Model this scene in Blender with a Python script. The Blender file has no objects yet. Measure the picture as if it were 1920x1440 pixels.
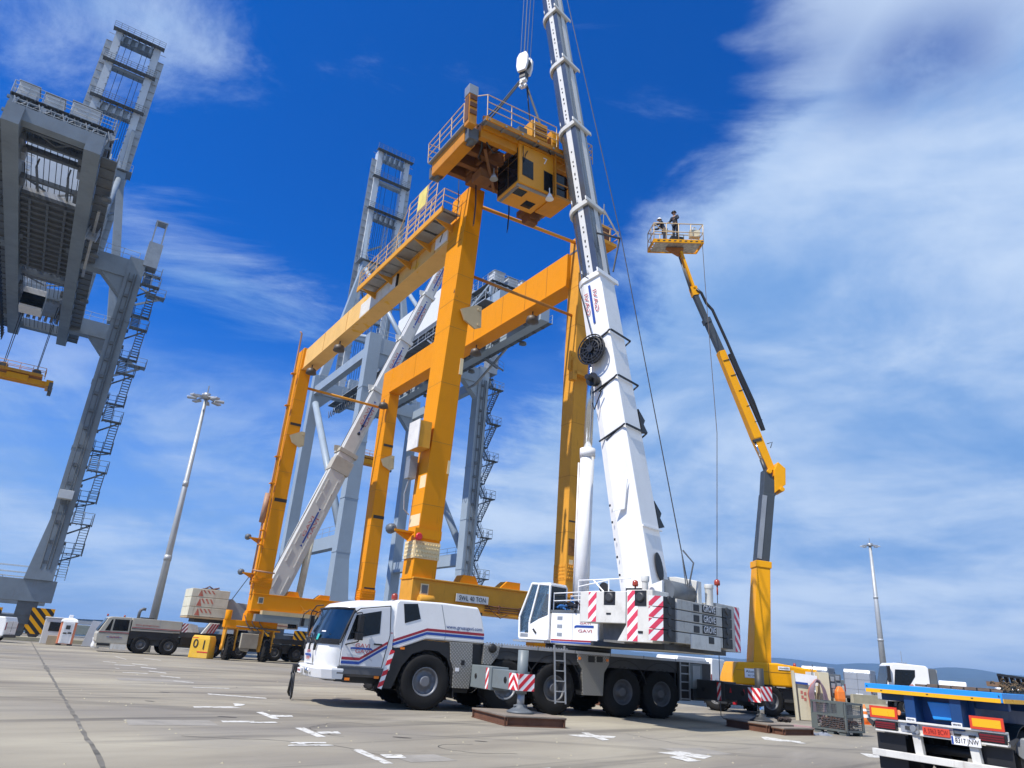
import bpy, bmesh, math, random
from mathutils import Vector, Matrix
random.seed(7)
rad = math.radians
sc = bpy.context.scene
col = sc.collection

# ------------------------------------------------------------------ camera, sky, sun, exposure
F_PX, PITCH, ROLL, EYE = 1313.18, rad(21.02), rad(4.25), 1.7
fw = Vector((0, math.cos(PITCH), math.sin(PITCH)))
r0, u0 = Vector((1, 0, 0)), Vector((0, -math.sin(PITCH), math.cos(PITCH)))
rt = r0*math.cos(ROLL) + u0*math.sin(ROLL)
up = u0*math.cos(ROLL) - r0*math.sin(ROLL)
cam = bpy.data.cameras.new('camera')
cam.sensor_width = 36; cam.lens = 36*F_PX/1920; cam.clip_start = 0.1; cam.clip_end = 40000
camo = bpy.data.objects.new('camera', cam); col.objects.link(camo)
m = Matrix((rt, up, -fw)).transposed().to_4x4(); m.translation = (0, 0, EYE)
camo.matrix_world = m
sc.camera = camo

SUN_AZ, SUN_EL = math.atan2(-0.77, -0.64), rad(54)     # azimuth from +Y (north) towards +X
world = bpy.data.worlds.new('World'); sc.world = world; world.use_nodes = True
N, L = world.node_tree.nodes, world.node_tree.links
N.clear()
def nd(t, **k):
    n = N.new(t)
    for a, b in k.items(): setattr(n, a, b)
    return n
def mth(op, a, b=None, c=None, clamp=False):
    n = nd('ShaderNodeMath', operation=op); n.use_clamp = clamp
    for i, v in enumerate((a, b, c)):
        if v is None: continue
        if isinstance(v, (int, float)): n.inputs[i].default_value = v
        else: L.new(v, n.inputs[i])
    return n.outputs[0]
sky = nd('ShaderNodeTexSky', sky_type='NISHITA', sun_disc=False, sun_elevation=SUN_EL, sun_rotation=SUN_AZ)
sky.altitude = 0; sky.air_density = 1.0; sky.dust_density = 0.6; sky.ozone_density = 3.0
hsv = nd('ShaderNodeMix', data_type='RGBA', blend_type='MULTIPLY'); hsv.inputs[0].default_value = 1.0
hsv.inputs[7].default_value = (0.0, 0.75, 2.0, 1); L.new(sky.outputs[0], hsv.inputs[6])
tc = nd('ShaderNodeTexCoord')
sep = nd('ShaderNodeSeparateXYZ'); L.new(tc.outputs['Generated'], sep.inputs[0])
dx, dy, dz = sep.outputs
zz = mth('MAXIMUM', mth('ADD', dz, 0.12), 0.03)
cx, cy = mth('DIVIDE', dx, zz), mth('DIVIDE', dy, zz)
cmb = nd('ShaderNodeCombineXYZ'); L.new(cx, cmb.inputs[0]); L.new(cy, cmb.inputs[1])
def noise(vec, scale, detail=8, rough=0.55, dist=0.0, off=(0, 0, 0), sc3=(1, 1, 1), rz=0.0):
    mp = nd('ShaderNodeMapping'); L.new(vec, mp.inputs[0])
    mp.inputs['Location'].default_value = off; mp.inputs['Scale'].default_value = sc3
    mp.inputs['Rotation'].default_value = (0, 0, rz)
    n = nd('ShaderNodeTexNoise'); L.new(mp.outputs[0], n.inputs['Vector'])
    n.inputs['Scale'].default_value = scale; n.inputs['Detail'].default_value = detail
    n.inputs['Roughness'].default_value = rough; n.inputs['Distortion'].default_value = dist
    return n.outputs[0]
def ramp(v, lo, hi):
    n = nd('ShaderNodeMapRange', interpolation_type='SMOOTHSTEP')
    if isinstance(v, (int, float)): n.inputs[0].default_value = v
    else: L.new(v, n.inputs[0])
    n.inputs[1].default_value = lo; n.inputs[2].default_value = hi
    return n.outputs[0]
big = noise(cmb.outputs[0], 0.85, 4, 0.5, 0.2, (4.7, 1.3, 0))
fine = noise(cmb.outputs[0], 1.6, 10, 0.62, 0.35, (1.2, 7.7, 3.1), (1, 1, 1))
wisp = noise(cmb.outputs[0], 1.5, 10, 0.66, 0.7, (2.5, 0.4, 1.0), (0.75, 1.9, 1), rad(-38))
az = mth('ARCTAN2', dx, mth('MAXIMUM', dy, 0.001))
def blob(a0, z0, ra, rz_, tilt=0.0):
    u = mth('DIVIDE', mth('SUBTRACT', az, a0), ra)
    v = mth('DIVIDE', mth('SUBTRACT', mth('SUBTRACT', dz, z0), mth('MULTIPLY', mth('SUBTRACT', az, a0), tilt)), rz_)
    return mth('POWER', 2.718, mth('MULTIPLY', mth('ADD', mth('MULTIPLY', u, u), mth('MULTIPLY', v, v)), -1.0))
gsc = nd('ShaderNodeMapping'); L.new(tc.outputs['Generated'], gsc.inputs[0]); gsc.inputs['Scale'].default_value = (1.0, 1.0, 2.4)
soft = nd('ShaderNodeTexNoise'); L.new(gsc.outputs[0], soft.inputs['Vector']); soft.inputs['Scale'].default_value = 3.4; soft.inputs['Detail'].default_value = 9; soft.inputs['Roughness'].default_value = 0.58; soft.inputs['Distortion'].default_value = 0.5
soft = soft.outputs[0]
# cloud bank over the land to the right, its rim leaning back to the left lower down
edge = mth('MULTIPLY_ADD', mth('MAXIMUM', mth('SUBTRACT', dz, 0.50), 0.0), 1.45, 0.09)
edge = mth('SUBTRACT', edge, mth('MULTIPLY', mth('MAXIMUM', mth('SUBTRACT', 0.42, dz), 0.0), 0.9))
bank = mth('SUBTRACT', az, edge)
bank = mth('MULTIPLY_ADD', mth('SUBTRACT', fine, 0.5), 0.60, bank)
bank = mth('MULTIPLY_ADD', mth('SUBTRACT', soft, 0.5), 0.50, bank)
m_bank = ramp(bank, -0.05, 0.17)
hole = mth('MULTIPLY', blob(0.63, 0.665, 0.13, 0.045), ramp(fine, 0.34, 0.60))
hole = mth('MAXIMUM', hole, mth('MULTIPLY', blob(0.45, 0.70, 0.16, 0.05), 0.55))
m_bank = mth('MULTIPLY', m_bank, mth('SUBTRACT', 1.0, mth('MULTIPLY', hole, 0.80)))
# thin cirrus over the water to the left, streaks low down
cir = mth('ADD', mth('MULTIPLY', blob(-0.62, 0.645, 0.20, 0.06, -0.1), 0.24), mth('MULTIPLY', blob(-0.42, 0.41, 0.22, 0.075, -0.12), 0.23))
cir = mth('ADD', cir, mth('MULTIPLY', blob(-0.85, 0.60, 0.16, 0.12), 0.16))
m_w = mth('MULTIPLY', ramp(mth('ADD', wisp, cir), 0.56, 0.92), 0.92)
lowb = ramp(mth('MULTIPLY', dz, -1.0), -0.50, -0.16)
low = mth('MULTIPLY', lowb, ramp(mth('ADD', mth('MULTIPLY_ADD', wisp, 0.30, mth('MULTIPLY', soft, 0.70)), mth('MULTIPLY', lowb, 0.10)), 0.43, 0.70))
cl = mth('MAXIMUM', mth('MAXIMUM', m_bank, m_w), mth('MULTIPLY', low, 0.80), clamp=True)
hz = mth('MULTIPLY', ramp(mth('MULTIPLY', dz, -1.0), -0.42, 0.0), 0.84)
shade = nd('ShaderNodeMix', data_type='RGBA')
tone = mth('ADD', mth('ADD', mth('MULTIPLY', fine, 0.40), mth('MULTIPLY', soft, 0.50)), mth('MULTIPLY', big, 0.30))
tone = mth('ADD', tone, mth('MULTIPLY', mth('ABSOLUTE', mth('SUBTRACT', dz, 0.36)), 0.40))
L.new(ramp(tone, 0.50, 0.84), shade.inputs[0])
shade.inputs[6].default_value = (2.2, 4.5, 9.0, 1); shade.inputs[7].default_value = (7.0, 8.7, 11.4, 1)
pale = nd('ShaderNodeMix', data_type='RGBA'); L.new(hz, pale.inputs[0]); L.new(hsv.outputs[2], pale.inputs[6]); pale.inputs[7].default_value = (3.2, 5.6, 10.4, 1)
mix = nd('ShaderNodeMix', data_type='RGBA')
L.new(cl, mix.inputs[0]); L.new(pale.outputs[2], mix.inputs[6]); L.new(shade.outputs[2], mix.inputs[7])
bg = nd('ShaderNodeBackground'); bg.inputs[1].default_value = 0.070
L.new(mix.outputs[2], bg.inputs[0])
wo = nd('ShaderNodeOutputWorld'); L.new(bg.outputs[0], wo.inputs[0])

sun = bpy.data.lights.new('sun', 'SUN'); sun.energy = 5.0; sun.angle = rad(0.5); sun.color = (1.0, 0.94, 0.84)
suno = bpy.data.objects.new('sun', sun); col.objects.link(suno)
sd = Vector((math.sin(SUN_AZ)*math.cos(SUN_EL), math.cos(SUN_AZ)*math.cos(SUN_EL), math.sin(SUN_EL)))
suno.rotation_euler = (-sd).to_track_quat('-Z', 'Y').to_euler(); suno.location = sd*60
vs = sc.view_settings
vs.view_transform = 'Standard'; vs.look = 'None'; vs.exposure = 0.28; vs.gamma = 1.0; vs.use_curve_mapping = False
# ------------------------------------------------------------------ materials
MATS = {}
def mat(name, c, rough=0.5, metal=0.0, var=0.12, vs=1.5, dirt=0.0, dirtc=(0.10, 0.07, 0.045), rust=0.0, streak=6.0,
        bump=0.0, bs=40.0, spec=0.5, coat=0.0, dscale=1.2, patch=None, pthr=0.62, pscale=0.55, rustc=(0.16, 0.055, 0.02)):
    """painted / worn surface: tone drift, grime blotches, rust runs drawn out along Z, fine relief"""
    if name in MATS: return MATS[name]
    mt = bpy.data.materials.new(name); mt.use_nodes = True
    n, l = mt.node_tree.nodes, mt.node_tree.links
    b = n['Principled BSDF']
    b.inputs['Roughness'].default_value = rough; b.inputs['Metallic'].default_value = metal
    b.inputs['Specular IOR Level'].default_value = spec; b.inputs['Coat Weight'].default_value = coat
    t = n.new('ShaderNodeTexCoord')
    def nz(scale, detail=5, ro=0.6, s3=(1, 1, 1)):
        mp = n.new('ShaderNodeMapping'); l.new(t.outputs['Object'], mp.inputs[0]); mp.inputs['Scale'].default_value = s3
        x = n.new('ShaderNodeTexNoise'); l.new(mp.outputs[0], x.inputs['Vector'])
        x.inputs['Scale'].default_value = scale; x.inputs['Detail'].default_value = detail; x.inputs['Roughness'].default_value = ro
        return x.outputs[0]
    def rmp(v, a, bb, ta, tb):
        x = n.new('ShaderNodeMapRange'); l.new(v, x.inputs[0])
        for i, q in enumerate((a, bb, ta, tb)): x.inputs[1+i].default_value = q
        return x.outputs[0]
    def mx(f, ca, cb):
        x = n.new('ShaderNodeMix'); x.data_type = 'RGBA'; l.new(f, x.inputs[0])
        for i, q in ((6, ca), (7, cb)):
            if isinstance(q, tuple): x.inputs[i].default_value = (*q[:3], 1)
            else: l.new(q, x.inputs[i])
        return x.outputs[2]
    lo = tuple(v*(1-var) for v in c); hi = tuple(min(1, v*(1+var)) for v in c)
    cc = mx(rmp(nz(vs), 0.3, 0.7, 0, 1), lo, hi)
    if patch: cc = mx(rmp(nz(pscale, 4, 0.6), pthr, pthr+0.02+0.08*(pscale > 1), 0, 1), cc, patch)
    if dirt > 0: cc = mx(rmp(nz(dscale, 8, 0.68), 0.48, 0.80, 0, dirt), cc, dirtc)
    if rust > 0: cc = mx(rmp(nz(streak, 6, 0.7, (1, 1, 0.10)), 0.58, 0.74, 0, rust), cc, rustc)
    l.new(cc, b.inputs['Base Color'])
    l.new(rmp(nz(vs*3.1), 0.3, 0.7, max(0.02, rough-0.07), min(1, rough+0.1)), b.inputs['Roughness'])
    if bump > 0:
        bp = n.new('ShaderNodeBump'); bp.inputs['Strength'].default_value = bump; bp.inputs['Distance'].default_value = 0.02
        l.new(nz(bs, 4), bp.inputs['Height']); l.new(bp.outputs[0], b.inputs['Normal'])
    MATS[name] = mt
    return mt
def glass_mat(name, tint, mixf=0.55):
    mt = bpy.data.materials.new(name); mt.use_nodes = True
    n, l = mt.node_tree.nodes, mt.node_tree.links; n.clear()
    o = n.new('ShaderNodeOutputMaterial'); mxs = n.new('ShaderNodeMixShader'); tr = n.new('ShaderNodeBsdfTransparent')
    gl = n.new('ShaderNodeBsdfGlossy'); gl.inputs['Roughness'].default_value = 0.02
    fr = n.new('ShaderNodeFresnel'); fr.inputs[0].default_value = 1.5
    ad = n.new('ShaderNodeMath'); ad.operation = 'MULTIPLY_ADD'; l.new(fr.outputs[0], ad.inputs[0]); ad.inputs[1].default_value = 0.9; ad.inputs[2].default_value = 0.03
    tr.inputs[0].default_value = (*tint, 1)
    l.new(ad.outputs[0], mxs.inputs[0]); l.new(tr.outputs[0], mxs.inputs[1]); l.new(gl.outputs[0], mxs.inputs[2]); l.new(mxs.outputs[0], o.inputs[0])
    return mt
White = mat('white_paint', (0.80, 0.80, 0.79), 0.32, var=0.03, dirt=0.10, dirtc=(0.35, 0.32, 0.27), coat=0.3)
BoomWhite = mat('boom_white_paint', (0.78, 0.78, 0.77), 0.38, var=0.04, dirt=0.22, dirtc=(0.36, 0.34, 0.30), rust=0.4, rustc=(0.42, 0.40, 0.36), streak=3.0, dscale=0.9, coat=0.2)
WhiteWorn = mat('worn_white_paint', (0.66, 0.65, 0.60), 0.5, var=0.06, dirt=0.5, dirtc=(0.25, 0.23, 0.19), rust=0.35, dscale=2.0)
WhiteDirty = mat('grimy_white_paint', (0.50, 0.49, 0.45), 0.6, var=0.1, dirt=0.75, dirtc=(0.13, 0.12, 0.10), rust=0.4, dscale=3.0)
Cream = mat('cream_paint', (0.62, 0.56, 0.40), 0.5, var=0.06, dirt=0.35, dirtc=(0.3, 0.25, 0.16), rust=0.3)
Beige = mat('beige_grey_paint', (0.42, 0.40, 0.34), 0.5, var=0.06, dirt=0.35, dirtc=(0.18, 0.15, 0.11), rust=0.25)
PaleGrey = mat('pale_grey_paint', (0.58, 0.58, 0.55), 0.42, var=0.05, dirt=0.3, dirtc=(0.28, 0.27, 0.24), dscale=0.8)
Yellow = mat('yellow_paint', (0.74, 0.275, 0.002), 0.5, spec=0.18, var=0.07, dirt=0.30, dirtc=(0.34, 0.14, 0.015), rust=0.22, vs=0.6, dscale=0.6)
YellowOld = mat('faded_yellow_paint', (0.66, 0.31, 0.035), 0.55, spec=0.2, var=0.07, dirt=0.35, dirtc=(0.30, 0.15, 0.04), rust=0.45, vs=0.7, dscale=0.9)
YellowPale = mat('chalky_yellow_paint', (0.74, 0.46, 0.16), 0.55, spec=0.2, var=0.07, dirt=0.25, dirtc=(0.40, 0.22, 0.07), rust=0.15, vs=0.5, patch=(0.72, 0.40, 0.04))
YellowPatch = mat('primer_patch', (0.76, 0.62, 0.36), 0.55, var=0.05)
LiftYellow = mat('machine_yellow_paint', (0.80, 0.36, 0.006), 0.4, spec=0.22, var=0.04, dirt=0.15, dirtc=(0.3, 0.16, 0.03))
Tan = mat('tan_gusset_paint', (0.50, 0.39, 0.22), 0.5, var=0.06, dirt=0.3, rust=0.2)
SteelBlue = mat('blue_grey_paint', (0.29, 0.355, 0.42), 0.45, var=0.05, dirt=0.22, dirtc=(0.15, 0.16, 0.17), rust=0.14, vs=0.3, dscale=0.35)
SteelDark = mat('dark_grey_steel', (0.10, 0.115, 0.13), 0.5, var=0.15, dirt=0.4)
SteelMid = mat('galvanised_steel', (0.33, 0.35, 0.37), 0.45, 0.5, var=0.12, dirt=0.3)
Charcoal = mat('charcoal_paint', (0.035, 0.037, 0.04), 0.5, var=0.2, dirt=0.25, dirtc=(0.10, 0.09, 0.075))
Black = mat('black_plastic', (0.012, 0.012, 0.013), 0.45, var=0.2)
Rubber = mat('tyre_rubber', (0.012, 0.012, 0.0125), 0.8, var=0.25, dirt=0.35, dirtc=(0.045, 0.042, 0.036), spec=0.25, bump=0.3)
RimGrey = mat('rim_grey', (0.10, 0.105, 0.115), 0.5, 0.2, var=0.12, dirt=0.3)
OutGrey = mat('outrigger_grey_paint', (0.17, 0.20, 0.21), 0.45, var=0.06, dirt=0.25)
BoomGrey = mat('boom_grey_paint', (0.10, 0.11, 0.122), 0.2, 0.45, var=0.10, vs=0.7, dirt=0.22, dirtc=(0.14, 0.15, 0.16), dscale=0.5, coat=0.5)
Chrome = mat('chrome_rod', (0.62, 0.65, 0.68), 0.12, 1.0, var=0.03)
Alu = mat('aluminium', (0.55, 0.56, 0.57), 0.38, 0.75, var=0.08, dirt=0.25, dirtc=(0.2, 0.19, 0.17))
Checker = None
Red = mat('red_paint', (0.62, 0.02, 0.035), 0.4, var=0.06, dirt=0.1)
StripeRed = mat('maroon_stripe', (0.30, 0.02, 0.035), 0.4, var=0.03)
StripeBlue = mat('blue_stripe', (0.015, 0.06, 0.30), 0.4, var=0.03)
LetterPink = mat('faded_red_lettering', (0.42, 0.09, 0.10), 0.5, var=0.05)
LetterDark = mat('dark_lettering', (0.02, 0.02, 0.022), 0.5)
LetterBlue = mat('blue_lettering', (0.05, 0.09, 0.24), 0.5)
LetterWhite = mat('white_lettering', (0.82, 0.82, 0.82), 0.45)
DarkGlass = mat('dark_glass', (0.006, 0.008, 0.010), 0.05, var=0.3, vs=2.0, spec=0.42)
Windscreen = mat('windscreen_glass', (0.006, 0.016, 0.034), 0.04, var=0.6, vs=1.4, spec=0.95)
Glass = glass_mat('clear_glass', (0.90, 0.95, 0.95))
Amber = mat('amber_plastic', (0.85, 0.22, 0.01), 0.25)
RedLens = mat('red_lens', (0.16, 0.008, 0.012), 0.2, spec=0.6)
BeaconRed = mat('beacon_red', (0.30, 0.04, 0.02), 0.25)
Rope = mat('steel_rope', (0.045, 0.047, 0.05), 0.6, 0.3)
RopePale = mat('bright_rope', (0.24, 0.25, 0.27), 0.5, 0.4)
Rust = mat('rusty_steel', (0.13, 0.055, 0.03), 0.8, var=0.3, dirt=0.6, dirtc=(0.05, 0.03, 0.025), bump=0.4)
RustTop = mat('worn_mat_steel', (0.22, 0.185, 0.15), 0.75, var=0.2, dirt=0.5, bump=0.3)
RailTan = mat('faded_handrail_paint', (0.60, 0.40, 0.20), 0.5, var=0.1, rust=0.3)
RailGrey = mat('handrail_grey', (0.36, 0.40, 0.44), 0.45, 0.2)
Concrete = mat('precast_concrete', (0.40, 0.36, 0.25), 0.85, var=0.1, dirt=0.3, bump=0.3)
TrailerBlue = mat('trailer_blue_paint', (0.02, 0.27, 0.72), 0.35, var=0.04, coat=0.3)
TrailerDark = mat('trailer_dark_blue_paint', (0.01, 0.05, 0.16), 0.4, var=0.08)
Reflect = mat('reflector_yellow', (0.82, 0.42, 0.01), 0.3, var=0.03)
ReflectRed = mat('reflector_red', (0.62, 0.05, 0.02), 0.35, var=0.03)
PlateRed = mat('red_number_plate', (0.60, 0.06, 0.03), 0.4)
Orange = mat('orange_plastic', (0.78, 0.20, 0.03), 0.45, var=0.06)
ToiletOrange = mat('toilet_orange', (0.74, 0.24, 0.12), 0.5, var=0.05)
Skin = mat('skin', (0.42, 0.24, 0.15), 0.55, var=0.06)
Navy = mat('navy_workwear', (0.018, 0.022, 0.035), 0.85, var=0.2)
VanGrey = mat('silver_van_paint', (0.36, 0.39, 0.44), 0.35, 0.3, var=0.04)
VanSide = mat('grey_van_paint', (0.20, 0.225, 0.27), 0.35, 0.3, var=0.04)
Wood = mat('weathered_wood', (0.16, 0.10, 0.06), 0.85, var=0.3, dirt=0.4, bump=0.4)
Tarp = mat('grey_tarp', (0.20, 0.22, 0.26), 0.7, var=0.1)
Green = mat('sticker_green', (0.05, 0.5, 0.45), 0.4)

def checker_mat():
    mt = bpy.data.materials.new('checker_plate'); mt.use_nodes = True
    n, l = mt.node_tree.nodes, mt.node_tree.links; b = n['Principled BSDF']
    t = n.new('ShaderNodeTexCoord'); mp = n.new('ShaderNodeMapping'); l.new(t.outputs['Object'], mp.inputs[0])
    mp.inputs['Rotation'].default_value = (0, rad(45), 0); mp.inputs['Scale'].default_value = (14, 14, 14)
    v = n.new('ShaderNodeTexVoronoi'); v.distance = 'CHEBYCHEV'; v.inputs['Randomness'].default_value = 0.0; v.inputs['Scale'].default_value = 1.0
    l.new(mp.outputs[0], v.inputs['Vector'])
    r = n.new('ShaderNodeMapRange'); l.new(v.outputs['Distance'], r.inputs[0]); r.inputs[1].default_value = 0.22; r.inputs[2].default_value = 0.42
    r.inputs[3].default_value = 1; r.inputs[4].default_value = 0
    x = n.new('ShaderNodeMix'); x.data_type = 'RGBA'; l.new(r.outputs[0], x.inputs[0]); x.inputs[6].default_value = (0.19, 0.185, 0.17, 1); x.inputs[7].default_value = (0.42, 0.41, 0.38, 1)
    l.new(x.outputs[2], b.inputs['Base Color']); b.inputs['Metallic'].default_value = 0.5; b.inputs['Roughness'].default_value = 0.4
    bp = n.new('ShaderNodeBump'); bp.inputs['Strength'].default_value = 0.8; bp.inputs['Distance'].default_value = 0.01
    l.new(r.outputs[0], bp.inputs['Height']); l.new(bp.outputs[0], b.inputs['Normal'])
    return mt
Checker = checker_mat()

# ------------------------------------------------------------------ mesh building
V = Vector
# parts that are modelled together but stay one object each
SPLIT = set('mud_flap gear_housing slab_end stud paint_patch soot_band mudguard wheel_arch side_trim knee_gusset socket hazard_label rope_anchor loose_cable tie_rod hydraulic_hose corner_guide post door_crease bar_plate plate_lamp bumper_post lamp_guard cone_band torn_flap boom_rib skid weld_seam web_seam deck_seam winch_housing boom_stiffener tail_weight sticker marker_lamp wheel_box size_label board_edge pipe_clamp deck_bolt rail_clip faded_marking headlight deck_plank trolley_rail sling_strand cladding_joint door_gap hoist_rope lens_rib outer_stay vent port white_band bolt_row'.split())
class B:
    def __init__(s, M=None):
        s.v, s.f, s.mi, s.sm = [], [], [], []
        s.M = M; s.m = 0
    def add(s, pts, faces, smooth=False):
        o = len(s.v)
        for p in pts: s.v.append(tuple(s.M @ V(p)) if s.M is not None else tuple(p))
        for f in faces:
            s.f.append(tuple(i+o for i in f)); s.mi.append(s.m); s.sm.append(smooth)
        return s
    def box(s, x0, x1, y0, y1, z0, z1):
        return s.add([(x0,y0,z0),(x1,y0,z0),(x1,y1,z0),(x0,y1,z0),(x0,y0,z1),(x1,y0,z1),(x1,y1,z1),(x0,y1,z1)],
                     [(0,3,2,1),(4,5,6,7),(0,1,5,4),(1,2,6,5),(2,3,7,6),(3,0,4,7)])
    def cbox(s, c, sz):
        return s.box(c[0]-sz[0]/2, c[0]+sz[0]/2, c[1]-sz[1]/2, c[1]+sz[1]/2, c[2]-sz[2]/2, c[2]+sz[2]/2)
    def frame(s, p0, p1, upv=(0,0,1)):
        d = (V(p1)-V(p0)).normalized(); u = V(upv)
        if abs(d.dot(u)) > 0.98: u = V((0,1,0)) if abs(d.y) < 0.9 else V((1,0,0))
        x = d.cross(u).normalized(); y = x.cross(d).normalized()
        return d, x, y
    def bar(s, p0, p1, w, h=None, upv=(0,0,1), w1=None, h1=None):
        h = w if h is None else h; w1 = w if w1 is None else w1; h1 = h if h1 is None else h1
        p0, p1 = V(p0), V(p1); d, x, y = s.frame(p0, p1, upv)
        pts = []
        for p, a, b in ((p0, w/2, h/2), (p1, w1/2, h1/2)):
            pts += [p-x*a-y*b, p+x*a-y*b, p+x*a+y*b, p-x*a+y*b]
        return s.add(pts, [(0,1,2,3),(7,6,5,4),(0,4,5,1),(1,5,6,2),(2,6,7,3),(3,7,4,0)])
    def sect(s, p0, p1, prof0, prof1=None, upv=(0,0,1), smooth=False):
        """sweep a 2-D outline from p0 to p1"""
        prof1 = prof1 or prof0; p0, p1 = V(p0), V(p1); d, x, y = s.frame(p0, p1, upv); n = len(prof0)
        pts = [p0+x*a+y*b for a, b in prof0] + [p1+x*a+y*b for a, b in prof1]
        s.add(pts, [(i, (i+1) % n, n+(i+1) % n, n+i) for i in range(n)], smooth)
        return s.add(pts, [tuple(range(n-1, -1, -1)), tuple(range(n, 2*n))])
    def tube(s, p0, p1, r, n=8, r1=None, caps=True):
        r1 = r if r1 is None else r1; p0, p1 = V(p0), V(p1); d, x, y = s.frame(p0, p1)
        pts = []
        for p, q in ((p0, r), (p1, r1)):
            for i in range(n):
                a = 2*math.pi*i/n; pts.append(p + x*math.cos(a)*q + y*math.sin(a)*q)
        s.add(pts, [(i, (i+1) % n, n+(i+1) % n, n+i) for i in range(n)], n > 5)
        if caps: s.add(pts, [tuple(range(n-1, -1, -1)), tuple(range(n, 2*n))])
        return s
    def path(s, pts, r, n=6):
        pts = [V(p) for p in pts]; rings = []
        for i, p in enumerate(pts):
            a = pts[max(0, i-1)]; b = pts[min(len(pts)-1, i+1)]
            d, x, y = s.frame(a, b)
            rings.append([p + x*math.cos(2*math.pi*k/n)*r + y*math.sin(2*math.pi*k/n)*r for k in range(n)])
        # keep ring twist small
        for i in range(1, len(rings)):
            best = min(range(n), key=lambda q: sum((rings[i][(k+q) % n]-rings[i-1][k]).length for k in range(n)))
            rings[i] = [rings[i][(k+best) % n] for k in range(n)]
        allp = [q for rg in rings for q in rg]; fs = []
        for i in range(len(rings)-1):
            for k in range(n): fs.append((i*n+k, i*n+(k+1) % n, (i+1)*n+(k+1) % n, (i+1)*n+k))
        s.add(allp, fs, n > 5)
        return s.add(allp, [tuple(range(n-1, -1, -1)), tuple(range(len(allp)-n, len(allp)))])
    def prism(s, poly, vec):
        n = len(poly); v = V(vec)
        pts = [V(p) for p in poly]; pts += [p+v for p in pts]
        return s.add(pts, [tuple(range(n-1, -1, -1)), tuple(range(n, 2*n))] + [(i, (i+1) % n, n+(i+1) % n, n+i) for i in range(n)])
    def prism_xz(s, poly, y0, y1): return s.prism([(a, y0, b) for a, b in poly], (0, y1-y0, 0))
    def prism_yz(s, poly, x0, x1): return s.prism([(x0, a, b) for a, b in poly], (x1-x0, 0, 0))
    def prism_xy(s, poly, z0, z1): return s.prism([(a, b, z0) for a, b in poly], (0, 0, z1-z0))
    def loft(s, rings, caps=True, smooth=False):
        n = len(rings[0]); pts = [V(p) for r in rings for p in r]
        fs = [(i*n+k, i*n+(k+1) % n, (i+1)*n+(k+1) % n, (i+1)*n+k) for i in range(len(rings)-1) for k in range(n)]
        s.add(pts, fs, smooth)
        if caps: s.add(pts, [tuple(range(n-1, -1, -1)), tuple(range(len(pts)-n, len(pts)))])
        return s
    def lathe(s, prof, c=(0,0,0), axis='Y', n=24, smooth=True, caps=3):
        """prof: (radius, height along axis)"""
        pts = []
        for r, h in prof:
            for i in range(n):
                a = 2*math.pi*i/n; p, q = r*math.cos(a), r*math.sin(a)
                v = {'Y': (p, h, q), 'Z': (p, q, h), 'X': (h, p, q)}[axis]
                pts.append((c[0]+v[0], c[1]+v[1], c[2]+v[2]))
        fs = [(j*n+i, j*n+(i+1) % n, (j+1)*n+(i+1) % n, (j+1)*n+i) for j in range(len(prof)-1) for i in range(n)]
        s.add(pts, fs, smooth)
        cf = ([tuple(range(n))] if caps & 1 else [])+([tuple(range((len(prof)-1)*n, len(prof)*n))] if caps & 2 else [])
        return s.add(pts, cf) if cf else s
    def rail(s, pts, h=1.1, r=0.022, step=1.5, mids=1, toe=False, upv=(0,0,1)):
        pts = [V(p) for p in pts]; u = V(upv)
        for a, b in zip(pts, pts[1:]):
            k = max(1, round((b-a).length/step))
            for i in range(k+1):
                p = a.lerp(b, i/k); s.tube(p, p+u*h, r, 5)
            for j in range(mids+1):
                q = u*h*(1-j/(mids+1)); s.tube(a+q, b+q, r, 5)
            if toe: s.bar(a+u*0.06, b+u*0.06, 0.015, 0.12)
        return s
    def islands(s):
        key, par = {}, []
        def find(i):
            while par[i] != i: par[i] = par[par[i]]; i = par[i]
            return i
        vid = []
        for v in s.v:
            k = (round(v[0], 4), round(v[1], 4), round(v[2], 4))
            if k not in key: key[k] = len(par); par.append(len(par))
            vid.append(key[k])
        for f in s.f:
            a = find(vid[f[0]])
            for i in f[1:]: par[find(vid[i])] = a
        out = {}
        for q, f in enumerate(s.f): out.setdefault(find(vid[f[0]]), []).append(q)
        return list(out.values())
    def build_each(s, name, mats, parent=None, bevel=0.0, seg=2):
        """one object per loose piece"""
        r = []
        for fs in s.islands():
            b = B(); mp = {}
            for q in fs:
                f = []
                for i in s.f[q]:
                    if i not in mp: mp[i] = len(b.v); b.v.append(s.v[i])
                    f.append(mp[i])
                b.f.append(tuple(f)); b.mi.append(s.mi[q]); b.sm.append(s.sm[q])
            r.append(b.build(name, mats, parent, bevel, seg))
        return r
    def build(s, name, mats, parent=None, bevel=0.0, seg=2, norm=True, label=None, smooth_all=False):
        if name in SPLIT and parent is not None:
            SPLIT.discard(name); r = s.build_each(name, mats, parent, bevel, seg); SPLIT.add(name); return r[0]
        me = bpy.data.meshes.new(name); me.from_pydata(s.v, [], s.f)
        for q in (mats if isinstance(mats, (list, tuple)) else [mats]): me.materials.append(q)
        me.polygons.foreach_set('material_index', s.mi)
        me.polygons.foreach_set('use_smooth', [True]*len(s.sm) if smooth_all else s.sm)
        if norm and len(s.f) < 40000:
            bm = bmesh.new(); bm.from_mesh(me); bmesh.ops.remove_doubles(bm, verts=bm.verts, dist=1e-5)
            bmesh.ops.recalc_face_normals(bm, faces=bm.faces); bm.to_mesh(me); bm.free()
        me.update()
        o = bpy.data.objects.new(name, me); col.objects.link(o)
        if parent is not None: o.parent = parent
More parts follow.
